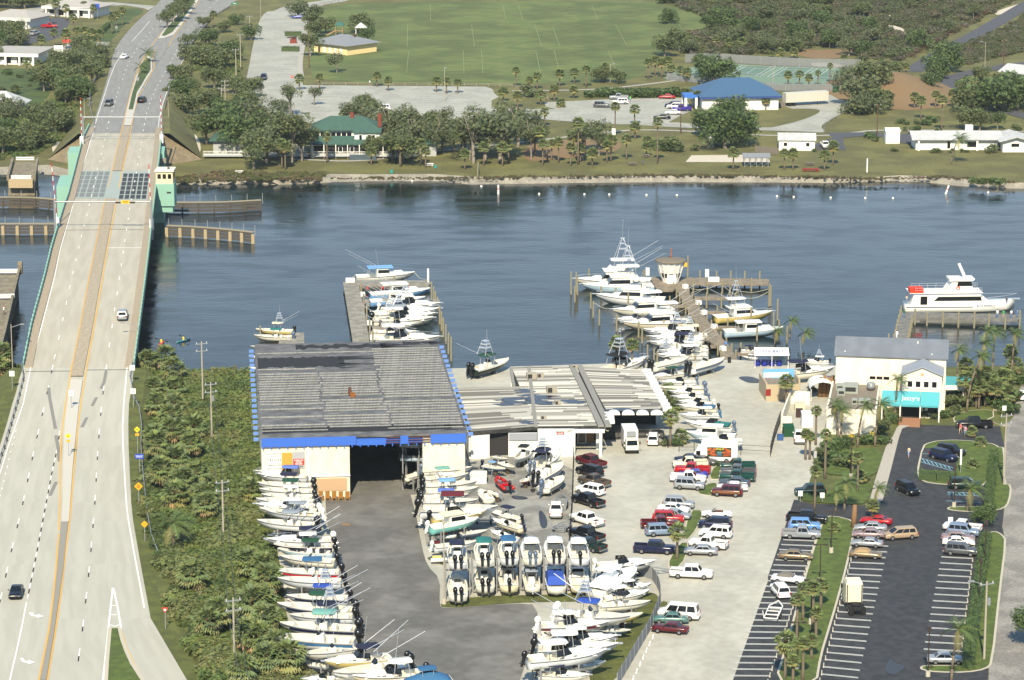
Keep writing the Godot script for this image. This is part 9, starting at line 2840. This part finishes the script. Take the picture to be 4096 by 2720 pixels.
func build_street_things()->void:
	var wood:=N("pole_grey",Color(.55,.52,.46),Color(.66,.63,.57),2.0,.9)
	var brown:=M("pole_brown",Color(.33,.25,.19),.9)
	var bronze:=M("lamp_bronze",Color(.2,.15,.12),.6)
	var galv:StandardMaterial3D=mats["galvanised"]
	for p in [[-54.11,98.01,11.4,"xx","pale utility pole with a square top frame over the thicket"],[-49.91,124.56,10.6,"xxt","utility pole with insulators and a transformer in the thicket"],[-42.61,181.05,9.6,"xx","utility pole in the thicket level with the palm by the rail"],[-35.62,239.42,10.3,"xx","utility pole nearest the camera in the thicket"],[-83.81,-293.04,12.8,"x","tall pole with a T-shaped top beside the far car park"],[-86.67,-339.77,11.6,"x","plain tall pole beyond the T-topped one"],[-91.01,-424.03,7.6,"x","short pole by the far end of the park lot"],[-81.81,-236.98,11.0,"xxx","pole carrying three crossarms behind the inn's big tree"],[-83.49,-243.22,8.0,"x","single-armed pole beside the three-armed one"]]:
		pole(p[4],g3(p[0],p[1]),p[2],p[3],wood)
	for p in [[46.57,-208.62,8.6,"xw","brown wooden pole below the hall lawn"],[99.90,-200.96,9.4,"w x","brown wooden pole by the white garden shed"],[156.54,-337.19,10.0,"xw","brown wooden pole by the house at the right edge"],[-65.16,-344.96,5.4,"x","dark pole among trees left of the field"]]:
		pole(p[4],g3(p[0],p[1]),p[2],p[3],brown)
	pole("grey utility pole with crossed braces on the street verge",g3(77.73,149.85,.1),11.6,"xxt",wood)
	pole("leaning grey pole with a transformer and lamp on the lower verge",g3(61.53,233.79,.1),10.6,"xtl",wood,-1.8)
	for p in [[46.57,186.61,"uppermost"],[43.23,203.11,"second"],[40.36,219.44,"third"],[36.86,237.53,"lowest"]]:
		pole(p[2]+" twin-headed lamp on the palm lawn",g3(p[0],p[1],.16),6.2,"d",bronze)
	for p in [[68.07,192.46,"upper lamp in the right-hand hedge"],[64.40,211.05,"lower lamp in the right-hand hedge"],[53.26,240.67,"box-headed lamp at the bottom end island"],[67.97,162.64,"box-headed lamp beside the blue access marks"],[53.95,146.34,"box-headed lamp on the lawn below the kitchen"]]:
		pole(p[2],g3(p[0],p[1],.16),6.2,"b",bronze)
	pole("lamp post beside the boat racks at the driveway",g3(-9.37,210.57,.1),11.6,"b",wood)
	for p in [[-91.17,.00,75.18,9.4,1.8,"street lamp left of the bridge ramp"],[-69.41,.00,65.90,7.6,-2.4,"street lamp right of the bridge ramp"],[-117.16,3.00,-203.27,7.6,1.2,"street lamp left of the far gantry"],[-94.06,3.00,-202.29,8.0,-2.0,"street lamp right of the far gantry"],[-19.97,.00,-270.21,10.0,.2,"lamp on a tall pole in the park lot's grass strip"],[-90.90,.00,-468.58,9.0,.2,"tall pale lamp at the park lot's upper left"],[30.38,.00,-309.72,6.0,.9,"lamp pole at the field's near corner"],[151.88,.00,-344.96,8.4,-1.2,"street lamp on the asphalt lane at the right"],[79.53,.00,-295.39,7.4,.4,"floodlight pole before the tennis courts"]]:
		pole(p[5],V3(p[0],p[1],p[2]),p[3],"l",wood,p[4])
	for w in [[-53.05,9.50,101.09,-49.09,9.00,130.80,.7],[-49.36,8.00,128.27,-41.39,8.00,191.96,1.2],[-41.34,8.00,192.51,-35.21,8.60,242.69,1.2],[-35.53,8.00,240.87,-30.98,8.00,269.31,1.0]]:
		for off in [-.5,.5]:
			var a:=V3(w[0]+off,w[1],w[2])
			var b:=V3(w[3]+off,w[4],w[5])
			var pts:=PackedVector3Array()
			for k in 9:
				var u:=k/8.0
				pts.append((b-a)*u+Vector3.DOWN*w[6]*4.0*u*(1.0-u))
			var s:=S.new()
			s.path(pts,.035,3)
			tag(obj("power_line",s.done(),M("wire",Color(.25,.26,.26),.6),null,a),"sagging wire between the poles in the thicket","power line","wires over the thicket")
	M("sign_yellow",Color(.9,.78,.05),.6)
	M("sign_blue",Color(.12,.26,.65),.6)
	M("sign_green",Color(.05,.42,.33),.6)
	M("sign_orange",Color(.9,.6,.04),.6)
	for p in [[-87.3,2.96,98.5,"left of the road at the bridge's foot"],[-66.7,3.21,95.1,"right of the road, farther one"],[-64.9,2.27,108.5,"right of the road, nearer one"],[-75.4,2.21,109.6,"on the pale median"]]:
		sign_on("white notice sign "+p[3],V3(p[0],p[1]-(.0 if p[3].contains("median") else .6),p[2]),3.2 if p[3].contains("median") else 3.8,"rect",Vector2(.9,.95),"sign_white","NO\nFISHING", "sign_ink",.14)
	for p in [[-72.0,.87,136.2,4.0,"on the pale median"],[-61.1,.92,133.8,4.4,"by the guard rail"]]:
		sign_on("yellow diamond bicycle sign with an orange plate "+p[4],V3(p[0],p[1],p[2]),p[3],"diamond",Vector2(1.0,1.0),"sign_yellow","oo","sign_ink",.34)
		var o:=get_child(get_child_count()-1)
		piece("plate",o,mats["sign_orange"],V3(0,p[3]-1.25,.02),V3(.6,.4,.05))
	sign_on("wide blue sign beside the guard rail",V3(-59.4,.68,144.9),3.0,"rect",Vector2(1.35,.8),"sign_blue","BRIDGE OPENS\nON DEMAND", "print_white",.16)
	sign_on("large amber diamond sign with a beacon on the verge",V3(-57.4,.29,162.3),3.6,"diamond",Vector2(1.3,1.3),"sign_orange","DRAW\nBRIDGE\nAHEAD", "sign_ink",.16)
	sign_on("amber diamond slippery road sign by the coconut palm",g3(-54.24,180.88),3.2,"diamond",Vector2(1.05,1.05),"sign_orange","~","sign_ink",.5)
	sign_on("red and white yield sign on the verge",g3(-46.58,221.37),3.0,"yield",Vector2(.85,.75),"sign_red")
	piece("inner_triangle",get_child(get_child_count()-1),mats["print_white"],V3(0,2.78,.05),V3(.3,.26,.02))
	for p in [[44.60,159.75,1.7,"left white sign in the clipped hedge"],[48.00,159.75,1.4,"right white sign in the clipped hedge"],[84.94,105.66,1.6,"small white sign by the street walkway"],[65.62,174.89,1.9,"white sign at the head of the right-hand bays"]]:
		sign_on(p[3],g3(p[0],p[1],.1),p[2],"rect",Vector2(.7,.85),"sign_white")
	sign_on("tall white post sign beside the oval island bay",g3(71.91,142.79,.1),3.8,"rect",Vector2(.3,2.6),"sign_white")
	sign_on("grey board in the garden below the kitchen",g3(49.44,134.52),1.4,"rect",Vector2(.5,1.2),"sign_grey")
	sign_on("white plaza board at the left shops",g3(-148.77,-366.32),4.4,"board",Vector2(3.0,3.4),"sign_white","VILLAGE\nPLAZA", "sign_ink",.6)
	sign_on("blue and white pylon sign by the white office",g3(-151.15,-476.94),5.6,"board",Vector2(1.6,1.8),"sign_blue")
	sign_on("low red sign board by the side street",g3(-151.82,-406.02),1.4,"board",Vector2(3.0,1.1),"sign_red","- - -","print_white",.5)
	sign_on("green street name sign over the road at the top",g3(-103.64,-504.55),3.0,"board",Vector2(2.6,.7),"sign_green","STREET","print_white",.4)
	sign_on("red stop sign at the park lot exit",g3(-68.07,-309.72),2.2,"rect",Vector2(.75,.75),"sign_red","STOP","print_white",.24)
	sign_on("white notice board at the foot of the tall dark palm",g3(27.86,-201.72),2.4,"board",Vector2(1.0,2.0),"sign_white")
	sign_on("white marker post on the beach lawn",g3(90.24,-141.78),4.0,"board",Vector2(.3,3.6),"sign_white")
	for p in [[-125.65,2.00,-275.49,"on the pull-off"],[-112.95,2.00,-287.07,"on the far median"],[-138.53,.00,-433.27,"on the upper left lawn"],[-135.99,1.00,-380.82,"by the side street corner"]]:
		sign_on("pale back of a road sign "+p[3],V3(p[0],p[1],p[2]),2.8,"rect",Vector2(.8,1.0),"galvanised")
	var black:=M("fence_black",Color(.06,.06,.065),.7)
	var mesh_m:=M("fence_mesh",Color(.5,.51,.52,.55),.9)
	mesh_m.transparency=BaseMaterial3D.TRANSPARENCY_ALPHA
	var dark_mesh:=M("dark_mesh",Color(.08,.08,.09,.5),.9)
	dark_mesh.transparency=BaseMaterial3D.TRANSPARENCY_ALPHA
	fence_line("tall black chain-link fence between boatyard and car park",[10.06,.00,133.84,9.61,.00,149.21,9.18,.00,163.84,8.18,.00,189.18],2.0,black,3.0,dark_mesh)
	fence_line("grey screened fence curving round the lower right boats",[18.22,.00,197.29,19.64,.00,198.31,20.48,.00,203.11,20.64,.00,207.07,20.45,.00,210.95,18.83,.00,220.82,13.33,.00,244.58],2.0,galv,2.8,M("screen_grey",Color(.48,.49,.5),.9))
	fence_line("black gate and fence right of the food truck",[37.51,.00,131.81,39.98,.00,132.01,41.93,.00,132.28,42.28,.00,132.83],1.8,black,3.0)
	fence_line("black fence along the service alley",[42.28,.00,132.83,43.91,.00,121.74,45.82,.00,110.89],2.2,black,2.4,dark_mesh)
	fence_line("black picket fence under the roof arches",[15.41,.00,122.09,18.14,.00,121.74,21.08,.00,120.68,25.08,.00,120.68,25.83,.00,127.35],1.6,black,2.2,dark_mesh)
	fence_line("thin dark fence between the boats and the food truck",[27.49,.00,129.76,29.99,.00,129.76],1.6,black,3.0)
	fence_line("low rail fence along the near edge of the field",[-58.47,.00,-304.89,-38.72,.00,-303.69,-18.70,.00,-303.22,.00,.00,-301.31,10.66,.00,-274.01],.9,wood,3.6)
	fence_line("tall chain-link fence behind the tennis courts",[56.40,.00,-356.86,64.69,.00,-359.54,82.67,.00,-350.21,96.16,.00,-344.96,111.68,.00,-343.66],3.0,galv,6.0,mesh_m)
	fence_line("tall chain-link fence before the tennis courts",[48.31,.00,-315.83,55.12,.00,-310.94,79.72,.00,-291.87,101.32,.00,-290.70],2.4,galv,6.0,mesh_m)
	fence_line("rusty pipe fence beside the asphalt lane on the hill",[131.54,.00,-366.32,138.66,.00,-387.20,151.19,.00,-422.51,160.93,.00,-447.44,178.64,.00,-501.02,190.02,.00,-533.58],2.4,M("rust"),3.4)
	fence_line("wooden rail fence at the top of the field",[-73.92,.00,-518.88,-65.00,.00,-535.44,-48.30,.00,-534.32,-27.52,.00,-535.44,.00,.00,-535.82],1.0,brown,5.0)
	fence_line("wire fence along the hall car park's near side",[-1.90,.00,-243.22,13.51,.00,-229.81,30.46,.00,-222.76,51.42,.00,-216.81,81.39,.00,-210.56,86.43,.00,-209.97,87.60,.00,-222.76,93.15,.00,-239.05],1.0,galv,5.0)
	var stop:=box_mesh(V3(.16,.14,1.8),V3(0,.07,0),.8)
	for p in [[44.74,181.05,31.57,247.80,27,"left asphalt strip",.3],[49.10,189.72,39.27,242.12,19,"middle asphalt strip",.25],[67.83,183.79,59.52,228.03,15,"right-hand asphalt strip",-.05],[18.79,224.81,15.53,241.29,7,"lot beside the grey fence",.3]]:
		for k in p[4]:
			var u:float=k/float(p[4]-1)
			tag(obj("wheel_stop",stop,mats["kerb"] if p[5] != "lot beside the grey fence" else mats["print_white"],null,V3(lerpf(p[0],p[2],u),.11,lerpf(p[1],p[3],u)),-.12),nth(k)+" wheel stop from the far end of the "+p[5],"wheel stop","wheel stops of the "+p[5])
func body_shape(bones:Array,cell:=.045)->Array:
	var lo:=V3(-.55,-.08,-.4)
	var n:=Vector3i(25,44,19)
	var f:=PackedFloat32Array()
	f.resize(n.x*n.y*n.z)
	var field:=func(p:Vector3)->float:
		var d:=9.0
		for b in bones:
			var ab:Vector3=b[1]-b[0]
			var t:=clampf((p-b[0]).dot(ab)/ab.length_squared(),0,1)
			var e:float=p.distance_to(b[0]+ab*t)-lerpf(b[2],b[3],t)
			var h:=clampf(.5+.5*(d-e)/.05,0,1)
			d=lerpf(d,e,h)-.05*h*(1.0-h)
		return d
	for i in f.size():
		f[i]=field.call(lo+V3(i % n.x,(i/n.x) % n.y,i/(n.x*n.y))*cell)
	var vert:={}
	var out:=[]
	var step:=[1,n.x,n.x*n.y]
	for z in n.z-1:
		for y in n.y-1:
			for x in n.x-1:
				var i:=x+y*n.x+z*n.x*n.y
				var sum:=Vector3.ZERO
				var c:=0
				for e in [[0,1],[2,3],[4,5],[6,7],[0,2],[1,3],[4,6],[5,7],[0,4],[1,5],[2,6],[3,7]]:
					var o0:=V3(e[0] & 1,(e[0] >> 1) & 1,e[0] >> 2)
					var o1:=V3(e[1] & 1,(e[1] >> 1) & 1,e[1] >> 2)
					var a:=f[i+int(o0.x)+int(o0.y)*n.x+int(o0.z)*n.x*n.y]
					var b:=f[i+int(o1.x)+int(o1.y)*n.x+int(o1.z)*n.x*n.y]
					if (a<.0) != (b<.0):
						sum+=o0.lerp(o1,a/(a-b))
						c+=1
				if c:
					vert[i]=lo+(V3(x,y,z)+sum/c)*cell
	for i in vert:
		for ax in 3:
			var u:int=step[(ax+1) % 3]
			var w:int=step[(ax+2) % 3]
			var j:int=i+step[ax]
			if j<f.size() and (f[i]<.0) != (f[j]<.0) and vert.has(i-u) and vert.has(i-w) and vert.has(i-u-w):
				var q:=[vert[i],vert[i-u],vert[i-u-w],vert[i-w]]
				if f[i]<.0:
					q.reverse()
				for k in [0,1,2,0,2,3]:
					var p:Vector3=q[k]
					var best:=9.0
					var part:=0
					for b in bones.size():
						var ab:Vector3=bones[b][1]-bones[b][0]
						var t:=clampf((p-bones[b][0]).dot(ab)/ab.length_squared(),0,1)
						var e:float=p.distance_to(bones[b][0]+ab*t)-bones[b][2]
						if e<best:
							best=e
							part=bones[b][4]
					out.append([p,part])
	return out

func person(label:String,at:Vector3,yaw:float,pose:String,shirt:Color,legs:Color,bare:=false,hair:=Color(.05,.035,.025))->void:
	var skin:=Color(.42,.25,.17)
	var sw:=.22 if pose=="walk" else .04
	var b:=[]
	var hip:=.92
	if pose=="sit":
		hip=.18
	for z in [-1,1]:
		var h:=V3(0,hip,z*.1)
		var k:=V3(sw*z+.03,.5,z*.1)
		var a:=V3(sw*z*1.6-.04,.07,z*.1)
		if pose=="sit":
			k=V3(.4,.36,z*.12)
			a=V3(.75,.12,z*.1)
		b+=[[h,k,.095,.062,1],[k,a,.06,.042,5],[a,a+V3(.15,-.03,0),.045,.035,4]]
		var sh:=V3(0,hip+.5,z*.19)
		var el:=sh+V3(-.06*z*(2.0 if pose=="walk" else .3)+(.15 if pose=="sit" else .0),-.28,z*.05)
		var wr:=el+V3(.12,-.22,-z*.02)
		b+=[[sh,el,.055,.045,0],[el,wr,.04,.032,3],[wr,wr+V3(.03,-.08,0),.035,.022,3]]
	var top:=V3(.0,hip+.5,0)
	b+=[[V3(0,hip,-.07),V3(0,hip,.07),.11,.11,1],[V3(0,hip+.1,0),top,.13,.15,0],[top+V3(0,0,-.12),top+V3(0,0,.12),.09,.09,0],[top,top+V3(.01,.16,0),.055,.05,3],[top+V3(.03,.22,0),top+V3(.02,.29,0),.085,.095,3],[top+V3(-.03,.3,0),top+V3(.0,.33,0),.1,.095,2]]
	var m:=M("figure",Color.WHITE,.8)
	m.vertex_color_use_as_albedo=true
	if not shared.has("body"+pose):
		shared["body"+pose]=body_shape(b)
	var s:=S.new(true)
	var cols:=[shirt,legs,hair,skin,Color(.08,.07,.06),skin if bare else legs]
	for v in shared["body"+pose]:
		s.col(cols[v[1]])
		s.st.add_vertex(v[0])
	var o:=obj("person",s.done(),m,null,at,yaw)
	tag(o,label,"person")

func build_small_things()->void:
	var white:StandardMaterial3D=mats["white_trim"]
	var jean:=Color(.1,.17,.32)
	for p in [[64.84,.12,133.41,1.6,"walk",Color(.5,.42,.3),Color(.2,.28,.5),true,"person in a tan shirt and blue shorts carrying bags across the lot"],[75.56,.12,118.05,-2.0,"walk",Color(.6,.12,.12),Color(.5,.35,.25),true,"person in a red top walking past the black pickup"],[76.14,.12,119.70,-1.8,"stand",Color(.6,.25,.35),Color(.15,.3,.4),true,"person in a pink top beside the young palm"],[79.84,.30,15.22,1.2,"stand",Color(.45,.38,.28),jean,false,"person in a tan jacket at the tour boat's stern"],[77.76,.02,27.57,1.5,"stand",Color(.03,.12,.07),jean,false,"person in a dark green shirt on the pier corner"],[96.26,.02,27.57,1.7,"stand",Color(.8,.8,.8),jean,false,"person in white at the pier head, left one"],[97.38,.02,27.97,1.4,"stand",Color(.03,.3,.1),Color(.4,.33,.22),false,"person in a bright green shirt at the pier head"],[98.98,.02,27.77,1.6,"stand",Color(.7,.7,.68),jean,false,"person in a pale hat and jeans at the pier head"],[100.30,.02,27.18,1.2,"stand",Color(.12,.18,.3),jean,false,"person in blue beside the last pile of the pier"],[98.76,1.60,23.09,1.5,"stand",Color(.05,.05,.08),Color(.1,.15,.4),false,"person in dark clothes on the tour boat's bow"],[73.92,.02,46.48,1.4,"walk",Color(.85,.85,.85),Color(.7,.7,.7),false,"person in white walking along the pier to the boat"],[40.42,.02,55.13,1.5,"walk",Color(.08,.2,.5),Color(.05,.05,.08),false,"person in a blue shirt walking on the timber dock"],[24.26,.06,70.66,1.2,"stand",Color(.03,.03,.04),Color(.03,.03,.04),false,"person in black beside the seawall boats"],[39.31,.02,41.11,1.3,"stand",Color(.85,.85,.85),Color(.4,.3,.2),true,"person in a white shirt midway along the timber dock"],[-43.71,.05,-303.34,2.8,"walk",Color(.8,.8,.78),Color(.2,.15,.12),true,"person in white walking by the field fence"],[-98.52,3.40,40.13,.3,"stand",Color(.75,.75,.72),Color(.1,.07,.06),false,"person in a red cap on the old bridge end"],[-67.57,-1.10,45.14,1.4,"sit",Color(.8,.55,.03),Color(.2,.2,.22),false,"paddler in a yellow vest in the orange kayak"],[-63.57,-1.10,42.90,.9,"sit",Color(.8,.6,.05),Color(.2,.2,.22),false,"paddler in a yellow vest in the teal kayak"],[34.98,.08,-268.55,1.5,"stand",Color(.1,.6,.1),Color(.2,.15,.4),false,"person in bright green behind the white utility by the hedge"]]:
		person(p[8],V3(p[0],p[1],p[2]),p[3],p[4],p[5],p[6],p[7],Color(.5,.06,.05) if p[8].contains("red cap") else Color(.05,.035,.025))
	var ply:=M("pallet_wood",Color(.55,.38,.14),.9)
	for k in 5:
		var t:=thing("boat_cradle",["first","second","third","fourth","fifth"][k]+" yellow-brown plywood stand from the left by the shed door","cradle",g3(-29.61,158.84)+V3(k*1.03,.08,0),.1,"plywood stands by the shed door")
		piece("seat",t,ply,V3(0,.5,0),V3(.75,.12,.7))
		piece("back",t,ply,V3(0,.95,-.3),V3(.7,.9,.1))
		for x in [-.3,.3]:
			piece("leg",t,ply,V3(x,.25,.25),V3(.12,.5,.12))
	var bin_green:=M("bin_green",Color(.04,.25,.13),.6)
	for p in [[46.50,120.18,.1,"green waste bin with a sloping lid in the service alley"],[97.88,-286.76,.0,"green waste bin behind the box trailer"]]:
		var t:=thing("waste_bin",p[3],"waste bin",g3(p[0],p[1]),p[2])
		piece("container",t,bin_green,V3(0,.8,-.8),V3(1.8,1.5,1.5))
		var s:=S.new()
		s.bar(V3(0,1.6,-.1),V3(0,2.0,-1.6),1.85,.1)
		obj("lid",s.done(),bin_green,t)
	for p in [["crate",44.84,122.59,1.0,.9,.9,"crate_blue",Color(.15,.3,.5),"blue and brown crate beside the green bin"],["generator",49.95,103.01,1.7,1.5,1.2,"unit_pale",Color(.72,.7,.62),"pale cooling unit in the service yard"],["locker",49.47,107.16,1.1,1.4,1.0,"locker_brown",Color(.2,.12,.09),"dark brown locker below the cooling unit"],["storage_tank",50.13,114.19,1.9,2.6,1.8,"tank_white",Color(.8,.8,.78),"white storage tank in the service yard"],["deck_box",-5.33,149.53,2.6,1.6,2.2,"box_white",Color(.82,.81,.77),"white boxy float cabin beside the rack of boats"],["litter_bin",40.34,66.34,.6,1.0,.6,"bin_dark",Color(.05,.07,.06),"black litter bin at the timber dock's foot"],["litter_bin",33.89,-156.11,.6,.9,.6,"bin_grey",Color(.3,.3,.28),"grey litter bin on the beach lawn"],["litter_bin",-30.65,-142.60,.7,.9,.7,"bin_teal",Color(.1,.5,.45),"teal bin on the sand of the far beach"],["litter_bin",-19.68,-150.55,.6,.8,.6,"bin_teal",Color.WHITE,"teal bin on the lawn by the picnic table"],["plywood_board",-24.99,172.60,1.2,.1,.9,"ply_tan",Color(.5,.4,.28),"tan plywood sheet lying on the driveway"]]:
		var t:=thing(p[0],p[8],String(p[0]).replace("_"," "),g3(p[1],p[2],.1))
		var m:=M(p[6],p[7],.7)
		piece("case",t,m,V3(0,p[4]*.46,-p[5]/2),V3(p[3],p[4]*.92,p[5]))
		piece("cover",t,m,V3(0,p[4]*.95,-p[5]/2),V3(p[3]*1.05,p[4]*.1,p[5]*1.05))
	for p in [[31.14,-155.60,"grey_wood","weathered picnic table on the beach lawn, with benches"],[35.20,-168.17,"grey_wood","picnic table half hidden by palms above the beach lawn"],[-21.30,-153.91,"white_trim","white picnic table under the trees by the beach"],[-69.45,-142.60,"white_trim","white bench on the driftwood shore"],[76.36,-145.89,"table_red","red table with red benches above the beach"],[77.04,-155.60,"grey_wood","dark picnic table behind the red one"]]:
		M("table_red",Color(.55,.08,.07),.7)
		var t:=thing("picnic_table",p[3],"picnic table",g3(p[0],p[1]))
		var m:Material=mats[p[2]]
		var k:=2.0 if p[2]=="table_red" else 1.0
		piece("table_top",t,m,V3(0,.75,0),V3(2.2*k,.1,.9))
		for z in [-.8,.8]:
			piece("bench",t,m,V3(0,.45,z),V3(2.2*k,.08,.3))
		for x in [-.7*k,.7*k]:
			piece("leg",t,m,V3(x,.36,0),V3(.12,.72,1.5))
	var pad:=S.new()
	pad.tube(V3(0,.0,0),V3(0,.12,0),6.0,6.0,24)
	var c:=g3(-74.72,-407.50)
	obj("round_pad",pad.done(),mats["walkway"],null,c).set_meta("kind","structure")
	var gun:=thing("old_cannon","rusty old gun on a brick block in the round pad","cannon",c+V3(0,.12,0))
	piece("plinth",gun,M("brick_red"),V3(0,.7,0),V3(2.2,1.4,1.6))
	var s:=S.new()
	s.tube(V3(1.2,2.0,0),V3(-2.2,1.9,0),.35,.2,8)
	obj("barrel",s.done(),M("gun_brown",Color(.22,.12,.09),.7),gun)
	piece("carriage",gun,M("gun_brown"),V3(.2,1.6,0),V3(1.6,.5,1.0))
	var float_m:=once("round_float",func(q:S):q.ball(V3(0,.1,0),V3(.3,.3,.3),8,6))
	for p in [[6.69,-1.20,-119.42],[17.87,-1.20,-118.96],[23.98,-1.20,-118.50],[33.13,-1.20,-117.89],[40.59,-1.20,-117.44],[65.12,-1.20,-115.92],[69.16,-1.20,-115.16],[78.12,-1.20,-114.11],[86.55,-1.20,-113.66],[93.29,-1.20,-113.35],[117.87,-1.20,-121.41],[-7.69,-1.20,-130.28],[-25.27,-1.20,-138.07]]:
		tag(obj("float",float_m,white,null,V3(p[0],p[1],p[2])),"small white float in the line off the far beach","buoy","white floats off the far beach")
	for p in [[-3.38,-1.20,-119.88,.0,"upright white and orange marker buoy off the beach"],[107.18,-1.20,-119.88,-.3,"tilted white and orange marker buoy off the beach"]]:
		var t:=thing("marker_buoy",p[4],"buoy",V3(p[0],p[1],p[2]))
		t.rotation.z=p[3]
		s=S.new()
		s.tube(V3(0,-.5,0),V3(0,2.3,0),.28,.22,8)
		obj("column",s.done(),white,t)
		s=S.new()
		s.tube(V3(0,1.2,0),V3(0,1.45,0),.27,.27,8)
		obj("band",s.done(),M("buoy_red"),t)
	var bf:=thing("breakwater_fence","leaning lattice panel fence running from the beach into the water","fence",V3(-8.65,-1.20,-135.82))
	for k in 4:
		piece("panel",bf,M("galvanised"),V3(.1,1.8,-2.0-k*2.6),V3(.08,3.4,2.4))
		piece("post",bf,mats["pile_wood"],V3(0,1.8,-.8-k*2.6),V3(.2,4.4,.2))
